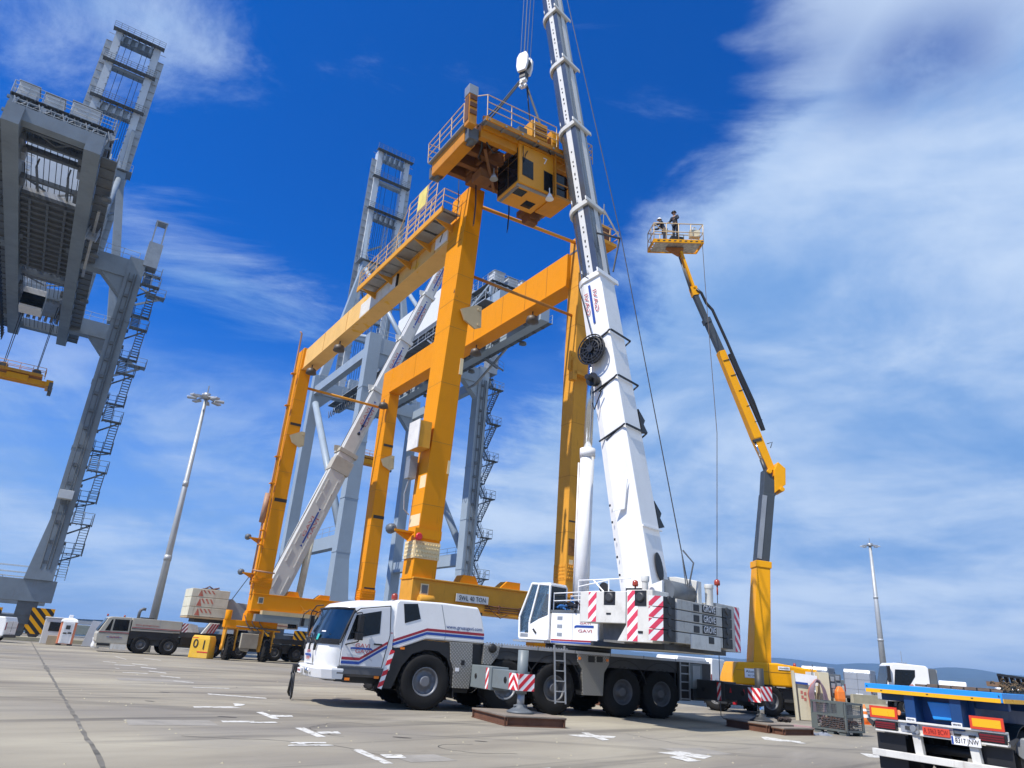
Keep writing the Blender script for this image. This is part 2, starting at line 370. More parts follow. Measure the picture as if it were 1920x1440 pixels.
        if bevel:
            md = o.modifiers.new('bevel', 'BEVEL'); md.width = bevel; md.segments = seg; md.limit_method = 'ANGLE'; md.angle_limit = rad(38)
        if label: o['label'] = label
        return o
def thing(name, label, cat, loc=(0,0,0), rz=0.0, group=None):
    o = bpy.data.objects.new(name, None); col.objects.link(o); o.empty_display_size = 0.3
    o.location = loc; o.rotation_euler = (0, 0, rz); return tag(o, label, cat, group)
def tag(o, label, cat, group=None):
    o['label'] = label; o['category'] = cat
    if group: o['group'] = group
    return o
def copy_tree(o, parent=None):
    c = o.copy(); col.objects.link(c)
    if parent is not None: c.parent = parent
    for ch in list(o.children): copy_tree(ch, c)
    return c
def struct(o, kind='structure'):
    o['kind'] = kind; return o
def text(body, parent, o, xd, ud, size, m, width=None, name='lettering', ext=0.003, align='CENTER', M=None):
    """flat lettering at o, reading along xd, upright along ud"""
    cu = bpy.data.curves.new(name, 'FONT'); cu.body = body; cu.size = size; cu.extrude = ext; cu.align_x = align; cu.align_y = 'CENTER'
    cu.resolution_u = 3; cu.materials.append(m)
    ob = bpy.data.objects.new(name, cu); col.objects.link(ob)
    x = V(xd).normalized(); u = V(ud).normalized(); z = x.cross(u).normalized(); u = z.cross(x)
    sx = 1.0
    if width:
        bpy.context.view_layer.update(); w = ob.dimensions.x
        if w > 1e-4: sx = width/w
    mm = Matrix(((x.x*sx, u.x, z.x, o[0]), (x.y*sx, u.y, z.y, o[1]), (x.z*sx, u.z, z.z, o[2]), (0, 0, 0, 1)))
    if M is not None: mm = M @ mm
    bpy.context.view_layer.update()
    me = bpy.data.meshes.new_from_object(ob.evaluated_get(bpy.context.evaluated_depsgraph_get()))
    bpy.data.objects.remove(ob); bpy.data.curves.remove(cu)
    me.name = name; ob = bpy.data.objects.new(name, me); col.objects.link(ob)
    if parent is not None: ob.parent = parent
    ob.matrix_local = mm
    return ob
def clip(poly, lo, hi, ax):
    def half(p, f, inter):
        r = []
        for i in range(len(p)):
            a, b = p[i-1], p[i]
            if f(b):
                if not f(a): r.append(inter(a, b))
                r.append(b)
            elif f(a): r.append(inter(a, b))
        return r
    for bound, sg in ((lo, 1), (hi, -1)):
        if not poly: return poly
        def it(a, b): t = (bound-a[ax])/(b[ax]-a[ax]); return tuple(a[k]+(b[k]-a[k])*t for k in (0, 1))
        poly = half(poly, lambda p: sg*(p[ax]-bound) >= -1e-9, it)
    return poly
def stripes(b, o, ux, uy, w, h, period, slope, nrm, m0=0, m1=1, base=0.006, proud=0.003, duty=0.5, phase=0.0):
    """warning board: base sheet with diagonal bands set proud of it (ux, uy unit vectors; nrm outward)"""
    o, ux, uy, nrm = V(o), V(ux).normalized(), V(uy).normalized(), V(nrm).normalized()
    P = lambda a, c, d=0: o+ux*a+uy*c+nrm*d
    b.m = m0; b.prism([P(0,0), P(w,0), P(w,h), P(0,h)], nrm*base); b.m = m1
    k = -20
    while k < 40:
        y0 = k*period + phase*period; y1 = y0 + period*duty
        pl = [(0, y0), (w, y0+slope*w), (w, y1+slope*w), (0, y1)]
        pl = clip(clip(pl, 0, h, 1), 0, w, 0)
        if pl and len(pl) > 2: b.prism([P(x, y, base) for x, y in pl], nrm*proud)
        k += 1
    return b
def wheel(parent, c, r, w, side=-1, rimr=None, axis='Y', tread=False, n=28, name='wheel', lugs=24, rimm=None, hub=True, rz=0.0):
    """tyre with shoulder, rim with dish, hub and bolts; side = the face that looks outward"""
    e = bpy.data.objects.new(name, None); col.objects.link(e); e.parent = parent; e.location = c; e.empty_display_size = 0.2
    e.rotation_euler = (0, 0, (0 if axis == 'Y' else rad(90)) + rz)
    rr = rimr or r*0.52; h = w/2
    t = B(); t.lathe([(rr, -h*0.86), (rr*1.12, -h*0.98), (r*0.86, -h), (r*0.955, -h*0.88), (r, -h*0.66), (r, h*0.66), (r*0.955, h*0.88), (r*0.86, h), (rr*1.12, h*0.98), (rr, h*0.86)], n=n, caps=0)
    if lugs:
        for i in range(lugs):
            a = 2*math.pi*i/lugs
            for sg in (-1, 1):
                a2 = a + (math.pi/lugs if sg > 0 else 0); d = V((math.cos(a2), 0, math.sin(a2))); tg = V((-d.z, 0, d.x))
                sk = 0.5 if tread else 0.15
                p0 = d*(r*0.992)+V((0, sg*h*0.08, 0))+tg*(-sk*h*0.6*1); p1 = d*(r*0.992)+V((0, sg*h*0.88, 0))+tg*(sk*h*0.9)
                wd = math.pi*r/lugs*0.9
                hh = r*(0.06 if tread else 0.025)
                t.add([p0-tg*wd/2, p0+tg*wd/2, p1+tg*wd/2, p1-tg*wd/2]+[q+d*hh for q in (p0-tg*wd/2, p0+tg*wd/2, p1+tg*wd/2, p1-tg*wd/2)],
                      [(4,5,6,7),(0,1,5,4),(1,2,6,5),(2,3,7,6),(3,0,4,7)])
    t.build('tyre', Rubber, e, norm=True)
    s = side; k = B()
    k.lathe([(rr*1.0, s*h*0.90), (rr*0.96, s*h*0.93), (rr*0.88, s*h*0.80), (rr*0.84, s*h*0.35), (rr*0.62, s*h*0.30), (rr*0.56, s*h*0.42), (rr*0.42, s*h*0.42), (rr*0.40, s*h*0.78), (rr*0.30, s*h*0.86)], n=24, caps=2)
    if hub:
        for i in range(10):
            a = 2*math.pi*i/10; k.tube((math.cos(a)*rr*0.72, s*h*0.30, math.sin(a)*rr*0.72), (math.cos(a)*rr*0.72, s*h*0.46, math.sin(a)*rr*0.72), rr*0.045, 6)
    k.build('rim', rimm or RimGrey, e)
    return e
def stairs(b, p0, p1, wdir, w=0.7, n=9, railh=1.0, r=0.02):
    p0, p1, wd = V(p0), V(p1), V(wdir).normalized()
    for s in (0, 1):
        q = wd*w*s; b.bar(p0+q, p1+q, 0.05, 0.20)
        b.tube(p0+q+V((0,0,railh)), p1+q+V((0,0,railh)), r, 5); b.tube(p0+q+V((0,0,railh*0.5)), p1+q+V((0,0,railh*0.5)), r, 5)
        for i in range(4):
            t = p0.lerp(p1, i/3)+q; b.tube(t, t+V((0,0,railh)), r, 5)
    run = V((p1.x-p0.x, p1.y-p0.y, 0)).normalized()
    for i in range(1, n+1):
        t = p0.lerp(p1, i/(n+1)); b.add([t-run*0.12, t+run*0.12, t+run*0.12+wd*w, t-run*0.12+wd*w, t-run*0.12+V((0,0,.03)), t+run*0.12+V((0,0,.03)), t+run*0.12+wd*w+V((0,0,.03)), t-run*0.12+wd*w+V((0,0,.03))],
              [(0,3,2,1),(4,5,6,7),(0,1,5,4),(1,2,6,5),(2,3,7,6),(3,0,4,7)])
    return b
def grating(b, x0, x1, y0, y1, z, step=0.5, along='x', bw=0.05):
    """walkway panel frame with cross bars and a thin plate"""
    b.box(x0, x1, y0, y1, z-0.03, z)
    k = max(1, int((x1-x0 if along == 'x' else y1-y0)/step))
    for i in range(k+1):
        if along == 'x': q = x0+(x1-x0)*i/k; b.box(q-bw/2, q+bw/2, y0, y1, z-0.12, z-0.03)
        else: q = y0+(y1-y0)*i/k; b.box(x0, x1, q-bw/2, q+bw/2, z-0.12, z-0.03)
    return b
Q = rad(32.42)                                   # bearing of the quay: local x runs along it, local y out to the water
QX, QY = V((math.cos(Q), math.sin(Q), 0)), V((-math.sin(Q), math.cos(Q), 0))
def quay(x, y, z=0.0): return tuple(QX*x+QY*y+V((0, 0, z)))
# ------------------------------------------------------------------ setting: apron, sea, hills
def ground_mat():
    mt = bpy.data.materials.new('apron_concrete'); mt.use_nodes = True
    n, l = mt.node_tree.nodes, mt.node_tree.links; b = n['Principled BSDF']
    t = n.new('ShaderNodeTexCoord')
    def nz(scale, detail=6, ro=0.6, s3=(1, 1, 1), rz=0.0, dist=0.0, loc=(0, 0, 0)):
        r_ = n.new('ShaderNodeMapping'); l.new(t.outputs['Object'], r_.inputs[0]); r_.inputs['Rotation'].default_value = (0, 0, -rz)
        mp = n.new('ShaderNodeMapping'); l.new(r_.outputs[0], mp.inputs[0]); mp.inputs['Scale'].default_value = s3; mp.inputs['Location'].default_value = loc
        x = n.new('ShaderNodeTexNoise'); l.new(mp.outputs[0], x.inputs['Vector'])
        x.inputs['Scale'].default_value = scale; x.inputs['Detail'].default_value = detail; x.inputs['Roughness'].default_value = ro; x.inputs['Distortion'].default_value = dist
        return x.outputs[0]
    def rmp(v, a, bb, ta, tb):
        x = n.new('ShaderNodeMapRange'); l.new(v, x.inputs[0])
        for i, q in enumerate((a, bb, ta, tb)): x.inputs[1+i].default_value = q
        return x.outputs[0]
    def mx(f, ca, cb):
        x = n.new('ShaderNodeMix'); x.data_type = 'RGBA'; l.new(f, x.inputs[0])
        for i, q in ((6, ca), (7, cb)):
            if isinstance(q, tuple): x.inputs[i].default_value = (*q[:3], 1)
            else: l.new(q, x.inputs[i])
        return x.outputs[2]
    c = mx(rmp(nz(0.22, 6, 0.6, (0.35, 1, 1), Q+rad(10)), 0.36, 0.64, 0, 1), (0.215, 0.19, 0.15), (0.38, 0.345, 0.265))
    c = mx(rmp(nz(0.16, 4, 0.5, loc=(3, 8, 0)), 0.45, 0.65, 0, 0.75), c, (0.215, 0.20, 0.18))
    c = mx(rmp(nz(1.0, 8, 0.62, (0.055, 1.0, 1), Q+rad(14), 0.4), 0.53, 0.68, 0, 0.72), c, (0.085, 0.078, 0.07))      # tyre tracks
    c = mx(rmp(nz(0.7, 8, 0.62, (0.08, 1.0, 1), Q-rad(22), 0.5, (7, 2, 0)), 0.56, 0.70, 0, 0.6), c, (0.10, 0.092, 0.08))
    c = mx(rmp(nz(0.9, 7, 0.65, (0.10, 1.0, 1), Q+rad(30), 0.3, (1, 5, 0)), 0.56, 0.72, 0, 0.55), c, (0.34, 0.31, 0.26))
    c = mx(rmp(nz(2.2, 9, 0.7), 0.62, 0.78, 0, 0.55), c, (0.12, 0.105, 0.09))                                            # stains
    c = mx(rmp(nz(60, 3, 0.7), 0.25, 0.75, 0, 1), c, mx(rmp(nz(60, 3, 0.7), 0.4, 0.8, 0.0, 0.38), c, (0.09, 0.085, 0.08)))   # aggregate
    l.new(c, b.inputs['Base Color']); b.inputs['Roughness'].default_value = 0.88; b.inputs['Specular IOR Level'].default_value = 0.25
    bp = n.new('ShaderNodeBump'); bp.inputs['Strength'].default_value = 0.35; bp.inputs['Distance'].default_value = 0.012
    l.new(nz(38, 5, 0.7), bp.inputs['Height']); l.new(bp.outputs[0], b.inputs['Normal'])
    return mt
EDGE = 109.0
g = B()
g.add([quay(-2500, -900), quay(2500, -900), quay(2500, EDGE), quay(-2500, EDGE), quay(-2500, EDGE, -6), quay(2500, EDGE, -6)], [(0, 1, 2, 3), (3, 2, 5, 4)])
ground = struct(g.build('ground', ground_mat(), norm=False))
def sea_mat():
    mt = mat('sea_water', (0.012, 0.05, 0.10), 0.16, var=0.15, vs=0.02, bump=0.5, bs=0.9)
    return mt
s = B(); R_ = 8300
s.add([(R_*math.cos(a), R_*math.sin(a), -2.4) for a in [2*math.pi*i/64 for i in range(64)]], [tuple(range(64))])
struct(s.build('sea', sea_mat(), norm=False))
# expansion joint between the slabs
j = B(); rj = random.Random(3)
pts = []
for i in range(240):
    y = 4 + i*0.42; w = 0.022 + rj.random()*0.022 + (0.05 if 29 < y < 33 and rj.random() < .5 else 0)
    xo = (rj.random()-.5)*0.03; pts.append((y, xo, w))
for (y0, x0, w0), (y1, x1, w1) in zip(pts, pts[1:]):
    o = V((-4.78, 10.14, 0.003)); base = o - QY*9
    j.add([base+QY*y0+QX*(x0-w0), base+QY*y0+QX*(x0+w0), base+QY*y1+QX*(x1+w1), base+QY*y1+QX*(x1-w1)], [(0, 1, 2, 3)])
j.build('expansion_joint', mat('joint_filler', (0.12, 0.11, 0.09), 0.9, var=0.5, vs=3, dirt=0.6, dirtc=(0.33, 0.31, 0.27)), ground, norm=False)
MARKS= [[[(-3.87,15.83),(-3.72,16.0),(-3.0,14.78),(-3.15,14.68)],[(-3.34,15.39),(-2.98,15.74),(-2.84,15.42),(-3.18,15.14)]],[[(-3.4,13.71),(-2.84,14.06),(-2.8,13.91),(-3.32,13.59)],[(-3.33,13.36),(-2.67,13.77),(-2.61,13.64),(-3.29,13.21)],[(-3.3,13.6),(-3.18,13.67),(-3.04,13.55),(-3.17,13.48)]],[[(-2.26,13.36),(-2.12,13.49),(-1.39,12.2),(-1.52,12.11)],[(-1.72,13.01),(-1.39,13.19),(-1.26,12.86),(-1.56,12.66)]],[[(-21.79,44.06),(-19.57,40.88),(-19.09,40.08),(-21.23,43.13)]],[[(-18.73,36.91),(-18.04,36.78),(-17.83,36.46),(-18.52,36.58)]],[[(-17.01,34.6),(-16.39,35.23),(-16.21,34.93),(-16.83,34.31)]],[[(-17.19,36.65),(-16.34,36.42),(-16.12,36.04),(-16.96,36.27)]],[[(-15.69,34.31),(-14.81,33.93),(-14.56,33.49),(-15.42,33.85)]],[[(-15.72,32.1),(-15.38,31.77),(-15.22,31.52),(-15.56,31.85)]],[[(-14.2,29.65),(-13.45,30.15),(-13.3,29.89),(-14.03,29.39)]],[[(-14.17,31.78),(-13.24,31.32),(-13.02,30.94),(-13.93,31.39)]],[[(-12.57,29.26),(-11.65,28.88),(-11.47,28.56),(-12.38,28.93)]],[[(-11.11,27.01),(-10.29,26.74),(-10.18,26.54),(-10.99,26.8)]],[[(-20.13,44.14),(-18.56,42.84),(-18.31,42.39),(-19.86,43.67)]],[[(-9.49,24.67),(-8.57,25.39),(-8.47,25.2),(-9.39,24.5)]],[[(-8.24,22.64),(-6.52,22.62),(-6.38,22.33),(-8.08,22.35)]],[[(-7.05,18.63),(-6.35,19.28),(-6.05,19.1),(-6.91,18.34)],[(-6.61,20.14),(-6.28,20.12),(-6.21,19.72),(-6.29,19.35)]],[[(-5.45,18.35),(-5.35,18.54),(-4.6,17.32),(-4.7,17.16)],[(-4.98,17.94),(-4.57,18.21),(-4.45,17.92),(-4.78,17.5)]],[[(-5.48,16.13),(-4.91,16.52),(-4.83,16.28),(-5.34,15.88)],[(-4.94,16.2),(-4.49,16.63),(-4.38,16.42),(-4.83,16.07)]],[[(1.93,18.46),(2.44,18.86),(3.16,18.94),(3.03,18.51),(2.23,18.21)],[(2.34,19.16),(2.53,19.35),(2.85,17.96),(2.66,17.74)]],[[(7.74,21.8),(7.97,22.01),(8.3,21.55),(8.69,21.34),(8.53,21.06),(7.93,20.92),(7.57,21.08)],[(8.21,21.22),(8.47,21.44),(8.6,20.81),(8.34,20.6)]],[[(3.55,16.23),(4.18,16.75),(4.74,16.3),(4.41,15.74)],[(3.67,15.58),(4.01,16.07),(4.23,15.28),(3.9,15.05)]],[[(9.31,19.32),(9.92,19.27),(9.54,18.51),(9.11,18.46)]],[[(0.8,12.71),(1.08,12.96),(1.29,12.41),(1.01,12.13)]]]
Paint = mat('worn_road_paint', (0.60, 0.59, 0.55), 0.75, var=0.06, dirt=0.9, dirtc=(0.28, 0.25, 0.20), dscale=4.0, patch=(0.27, 0.245, 0.195), pthr=0.53, pscale=7.0)
for group in MARKS:
    k = B()
    for poly in group:
        k.add([(x, y, 0.004+0.004*group.index(poly)) for x, y in poly], [tuple(range(len(poly)))])
    k.build('marking', Paint, ground, norm=False)
rc = random.Random(21)
Crack = mat('crack_fill', (0.085, 0.078, 0.068), 0.9, var=.4, vs=4)
for (x, y, a, n_) in ((-5.2, 13.5, .4, 26), (-2.5, 17.4, 2.6, 22), (3.4, 13.6, .9, 24), (-9.5, 25.0, .2, 30), (-13.0, 30.0, 2.9, 26), (5.4, 18.0, 2.2, 16), (-7.0, 21.0, 1.2, 20), (0.6, 14.4, 2.9, 18)):
    k = B(); p = V((x, y, 0.003)); w0 = .012
    for i in range(n_):
        a += rc.uniform(-.5, .5); q = p+V((math.cos(a), math.sin(a), 0))*rc.uniform(.10, .24); w1 = rc.uniform(.006, .014); d = V((-math.sin(a), math.cos(a), 0))
        k.add([p-d*w0, q-d*w1, q+d*w1, p+d*w0], [(0, 1, 2, 3)]); p, w0 = q, w1
    k.build('crack', Crack, ground, norm=False)
for (x, y, w_, h_, a) in ((-6.1, 15.2, 1.6, .9, Q), (4.6, 17.0, 1.3, 1.0, Q), (-11.5, 26.5, 2.4, 1.4, Q), (-1.0, 13.0, .9, .7, Q+.1)):
    k = B(); c_, s_ = math.cos(a), math.sin(a)
    k.add([(x+c_*i*w_/2-s_*j*h_/2, y+s_*i*w_/2+c_*j*h_/2, .0035) for i, j in ((-1, -1), (1, -1), (1, 1), (-1, 1))], [(0, 1, 2, 3)]); k.build('patch_repair', mat('patch_mortar', (.27, .25, .215), .9, var=.14, vs=2.0, dirt=.5, dirtc=(.15, .135, .11), dscale=2.5), ground, norm=False)
# loose bits and oil spots lying on the apron
rg = random.Random(11); gr = B()
for i in range(260):
    a = rg.uniform(-0.75, 0.75); d = rg.uniform(10, 34); x, y = math.sin(a)*d, math.cos(a)*d; r = rg.uniform(0.008, 0.03)
    gr.add([(x-r, y-r*.6, 0), (x+r, y-r*.5, 0), (x+r*.7, y+r, 0), (x-r*.6, y+r*.8, 0), (x+r*.1, y+r*.1, r*0.9)], [(0, 1, 4), (1, 2, 4), (2, 3, 4), (3, 0, 4)])
o = gr.build('gravel', Concrete, norm=False); o['kind'] = 'stuff'
for (x, y, r, e) in ((-1.66, 15.55, 0.20, 0.35), (-0.1, 15.9, 0.13, 0.35), (-9.2, 22.0, 0.15, .5), (-8.3, 19.1, 0.12, .5), (-5.6, 16.9, 0.22, 0.3)):
    k = B(); n_ = 14
    k.add([(x+math.cos(2*math.pi*i/n_)*r*rg.uniform(.8, 1.2), y+math.sin(2*math.pi*i/n_)*r*e*rg.uniform(.8, 1.2), 0.005) for i in range(n_)], [tuple(range(n_))])
    k.build('oil_stain', mat('oil_stain', (0.07, 0.06, 0.05), 0.6, var=0.3), ground, norm=False)

def ridge(name, dist, a0, a1, hs, seed, m, depth=900):
    rr = random.Random(seed); k = B(); n_ = 120; rings = []
    amps = [(rr.uniform(0, 6.28), f, 1/f**1.05) for f in (2, 3, 5, 9, 14, 23, 41)]
    for i in range(n_+1):
        t = i/n_; a = a0+(a1-a0)*t
        h = 0
        for (x0, y0), (x1, y1) in zip(hs, hs[1:]):
            if x0 <= t <= x1: u_ = (t-x0)/(x1-x0); u_ = u_*u_*(3-2*u_); h = y0+(y1-y0)*u_
        h *= 1+0.16*sum(c*math.sin(p+f*9*t) for p, f, c in amps)
        row = []
        for d_, q in ((0, 0.0), (depth*.35, .55), (depth*.7, .85), (depth, 1.0), (depth*1.6, 0.0)):
            D = dist+d_+60*math.sin(37*t+d_); row.append((math.sin(a)*D, math.cos(a)*D, -3+max(0.5, h*q*(1+0.10*math.sin(61*t+d_*.01)))))
        rings.append(row)
    w_ = len(rings[0]); pts = [p for r in rings for p in r]
    fs = [(i*w_+q, (i+1)*w_+q, (i+1)*w_+q+1, i*w_+q+1) for i in range(n_) for q in range(w_-1)]
    k.add(pts, fs, True)
    return struct(k.build(name, m, norm=False))
Hill = mat('wooded_hillside', (0.035, 0.05, 0.045), 0.95, var=0.35, vs=0.004)
ridge('hills', 5800, rad(4), rad(62), ((0, 22), (.12, 95), (.2, 115), (.34, 120), (.46, 125), (.6, 110), (.72, 70), (.85, 90), (1, 60)), 2, Hill)
ridge('hills', 4700, rad(29), rad(60), ((0, 4), (.10, 52), (.17, 70), (.30, 125), (.38, 100), (.46, 92), (.55, 115), (.75, 100), (1, 60)), 8, Hill, 700)
# breakwater and far shore seen over the water on the left
bw = B()
rb = random.Random(5)
bw.add([quay(-900, 300, -3), quay(900, 300, -3), quay(900, 300, 0.6), quay(-900, 300, 0.6), quay(900, 316, 0.6), quay(-900, 316, 0.6), quay(900, 316, -3), quay(-900, 316, -3)], [(0, 1, 2, 3), (3, 2, 4, 5), (5, 4, 6, 7)])
struct(bw.build('breakwater', Concrete, norm=False))
ridge('far_shore', 1500, rad(-62), rad(10), ((0, 9), (.2, 12), (.4, 10), (.6, 14), (.8, 10), (1, 9)), 4, mat('far_shore_land', (0.09, 0.085, 0.07), .95, var=.4, vs=.02), 220)

hb = B(); hb.box(-8600, 8600, -8600, 8600, -8.0, 172.0); hzo = hb.build('haze', None); hzo.data.materials.clear()
hm = bpy.data.materials.new('haze_air'); hm.use_nodes = True; hm.node_tree.nodes.clear()
pv = hm.node_tree.nodes.new('ShaderNodeVolumePrincipled'); pv.inputs['Color'].default_value = (0.36, 0.62, 0.98, 1); pv.inputs['Density'].default_value = 0.00015; pv.inputs['Anisotropy'].default_value = 0.2
ho_ = hm.node_tree.nodes.new('ShaderNodeOutputMaterial'); hm.node_tree.links.new(pv.outputs[0], ho_.inputs['Volume']); hzo.data.materials.append(hm); hzo['kind'] = 'stuff'
# ------------------------------------------------------------------ ship-to-shore cranes (local x along the quay, y out to the water)
def sts(vc, label, tower_label=None):
    t = thing('harbour_crane', label, 'harbour crane', quay(vc, 80.0), Q, 'harbour cranes on the quay edge')
    S = SteelBlue if vc > 0 else mat('shaded_blue_grey', (0.19, 0.23, 0.27), 0.5, var=0.09, dirt=0.4, dirtc=(0.07, 0.075, 0.08), rust=0.3, vs=0.4, dscale=0.5)  # left crane: same paint darkened to put shade into the colour, plus extra grime
    GZ, GX, GW, GH = 36.4, 2.75, 1.15, 1.7       # girder soffit, half spacing, width, depth
    LX = 8.3; LY = (0.0, 21.5)
    # bogies, sill beams
    for x in (-LX, LX):
        for y in LY:
            so = 1 if x > 0 else -1; xc = x-so*1.4; b = B(); b.box(xc-2.6, xc+2.6, y-.55, y+.55, 1.15, 1.9); b.bar((x-so*.6, y, 1.9), (x-so*.6, y, 3.1), 1.6, 1.2)
            for q in (-1.9, -.65, .65, 1.9):
                b.lathe([(.42, -.16), (.48, -.12), (.48, .12), (.42, .16)], (xc+q, y, .5), n=14); b.box(xc+q-.4, xc+q+.4, y-.35, y+.35, .55, 1.2)
            bo = b.build('bogie', SteelDark, t)
            for sg in (-1, 1):
                k = B(); xx = xc+sg*2.65
                stripes(k, (xx, y-.9, .25), (0, 1, 0), (0, 0, 1), 1.8, 2.1, .8, 1.0, (sg, 0, 0), base=.12)
                stripes(k, (xx-1.4 if sg > 0 else xx-.4, y-1.0, .4), (1, 0, 0), (0, 0, 1), 1.8, 2.2, .8, -1.0, (0, -1, 0), base=.05)
                k.build('striped_buffer', [LiftYellow, Black], bo)
    for y in LY:
        b = B(); b.box(-LX-1.2, LX+1.2, y-.75, y+.75, 3.1, 5.0); b.build('sill_beam', S, t, .03)
        
        for sg in (-.7, .7): b = B(); b.rail([(-LX-1, y+sg, 5.0), (LX+1, y+sg, 5.0)], 1.1, .03, 2.2); b.build('handrail', RailGrey, t)
    # legs
    for x in (-LX, LX):
        s = 1 if x > 0 else -1
        b = B()
        b.loft([[(x-s*1.0*1.5, -1.0, 5.0), (x+s*.8, -1.0, 5.0), (x+s*.8, 1.0, 5.0), (x-s*1.5, 1.0, 5.0)],
                [(x-s*.85, -.8, 10.5), (x+s*.8, -.8, 10.5), (x+s*.8, .8, 10.5), (x-s*.85, .8, 10.5)],
                [(x-s*.85, -.75, 39.0), (x+s*.8, -.75, 39.0), (x+s*.8, .75, 39.0), (x-s*.85, .75, 39.0)]])
        for z in (11.2, 17.5, 24.5, 31.5): b.box(x-.9 if s > 0 else x-.85, x+.85 if s > 0 else x+.9, -.82, .82, z, z+.18)
        b.build('leg', S, t)
        b = B(); y = 21.5
        b.loft([[(x-s*.75, y-.8, 5.0), (x+s*.75, y-.8, 5.0), (x+s*.75, y+.8, 5.0), (x-s*.75, y+.8, 5.0)],
                [(x-s*.7, y-.65, 39.5), (x+s*.7, y-.65, 39.5), (x+s*.7, y+.65, 39.5), (x-s*.7, y+.65, 39.5)]])
        b.build('leg', S, t)
        # lower side tie, portal diagonal (tube), upper side tie
        b = B(); b.bar((x, .7, 12.6), (x, 20.8, 12.6), 1.1, 1.5); b.build('side_tie_beam', S, t)
        b = B(); b.rail([(x+.5*s, 1.2, 13.35), (x+.5*s, 20.4, 13.35)], 1.1, .03, 2.5); b.build('handrail', RailGrey, t)
        b = B(); b.tube((x, 1.0, 13.6), (x, 20.6, 34.8), .48, 14); b.build('diagonal_brace', S, t)
        b = B(); b.bar((x, .6, 36.9), (x, 21.0, 36.9), .9, 1.3); b.build('side_tie_beam', S, t)
    # portal beams across
    for y in LY:
        for x0, x1 in ((-LX+.7, -GX-.6), (GX+.6, LX-.7), (-GX-.6, GX+.6)):
            z0, z1 = (36.5, 38.6) if abs(x0) > GX-1 and not (x0 < 0 < x1) else (38.3, 40.2)
            b = B(); b.box(x0-.15, x1+.15, y-.7, y+.7, z0, z1)
            b.build('portal_beam', S, t)
        
        for xa, xb_ in ((-LX, -GX-.8), (GX+.8, LX)): b = B(); b.rail([(xa, y-.65, 38.62), (xb_, y-.65, 38.62)], 1.1, .03, 1.4); b.build('handrail', RailGrey, t)
    # knee gussets under the landside portal beam
    for s in (-1, 1):
        b = B(); b.prism_xz([(s*7.5, 36.5), (s*7.5, 34.3), (s*5.2, 36.5)], -.55, .55); b.build('knee_gusset', S, t)
        b = B(); b.prism_xz([(s*7.6, 36.5), (s*7.6, 34.3), (s*5.6, 36.5)], 20.95, 22.05); b.build('knee_gusset', S, t)
    # twin girders with rail flanges and walkways outside
    Y0, Y1 = -22.6, 27.5
    for s in (-1, 1):
        b = B(); x = s*GX
        b.box(x-GW/2, x+GW/2, Y0, Y1, GZ, GZ+GH)
        for i in range(14):
            y = Y0+1.5+i*3.6; b.box(x+s*GW/2, x+s*(GW/2+.08), y, y+.10, GZ+.1, GZ+GH-.1)
        b.build('girder', S, t)
        b = B(); xw = x+s*(GW/2+.05); a0, a1 = sorted((xw, xw+s*1.15))
        grating(b, a0, a1, Y0+1, Y1-1, GZ+.55, 1.6, 'y', .07); b.build('walkway', SteelDark, t)
        b = B(); b.rail([(xw+s*1.12, Y0+1, GZ+.55), (xw+s*1.12, Y1-1, GZ+.55)], 1.1, .028, 2.0, 1, True); b.build('handrail', RailGrey, t)
        b = B(); 
        for i in range(46):                                     # festoon trolleys and cable loops below the outer flange
            y = Y0+1+i*1.08; b.path([(xw+s*.35, y, GZ+.1), (xw+s*.35, y+.27, GZ-.9), (xw+s*.35, y+.54, GZ-1.15), (xw+s*.35, y+.81, GZ-.9), (xw+s*.35, y+1.08, GZ+.1)], .05, 4)
        if s < 0: b.build('festoon_cable', Black, t)
        # end cross ties
    for y, z in ((Y0+.8, GZ+GH-.1), (Y1-.6, GZ+GH+.2), (8.0, GZ+GH+.2), (14.5, GZ+GH+.2)):
        b = B(); b.box(-GX+.55, GX-.55, y-.45, y+.45, z-.9, z+.3); b.build('cross_tie', S, t)
    # machinery house between the legs and the backreach end
    b = B(); b.box(-2.0, 4.6, -10.0, 5.0, GZ+2.5, GZ+8.2); hs = b.build('machinery_house', mat('house_cladding', (0.72, 0.73, 0.73), .45, var=.03, dirt=.15, dirtc=(.4, .4, .38)), t, .06)
    hs.location.x = -1.2
    b = B(); b.box(-4.3, 4.3, -10.6, 5.6, GZ+1.75, GZ+2.45)
    for i in range(12): b.box(-4.2, 4.2, -10.4+i*1.4, -10.2+i*1.4, GZ+1.2, GZ+1.75)
    for i in range(5): b.box(-4.0+i*2, -3.8+i*2, -10.4, 5.4, GZ+1.35, GZ+1.75)
    b.build('house_floor', SteelDark, t)
    b = B()
    for x in (-1.9, -1.6, -1.2, -.7, -.3, .2, .6, 1.1, 1.5, 1.9): b.tube((x, Y0+1, GZ+1.5-.1*abs(x)), (x, Y1-1, GZ+1.35-.1*abs(x)), .03, 4)
    b.build('trolley_rope', Rope, t)
    for x in (-1.0, 1.3):
        b = B(); b.bar((x, Y0+6, GZ+.4), (x, -10.2, GZ+1.3), .16); b.bar((x, Y0+6, GZ+.4), (x, Y0+6, GZ+1.2), .12); b.build('rope_support', SteelDark, t)
    for i, y in enumerate((-20, -17.2, -13.5, -8, -2.5, 3, 10.5, 13, 17.5)):
        for s_ in (-1, 1): b = B(); b.cbox((s_*(GX-GW/2-.16), y, GZ+.5+.35*(i % 2)), (.3, .9+.3*(i % 3), .55)); b.tube((s_*(GX-GW/2-.1), y-1.5, GZ+1.3), (s_*(GX-GW/2-.1), y+1.6, GZ+1.3), .06, 5); b.build('junction_box', SteelMid if i % 2 else SteelDark, t)
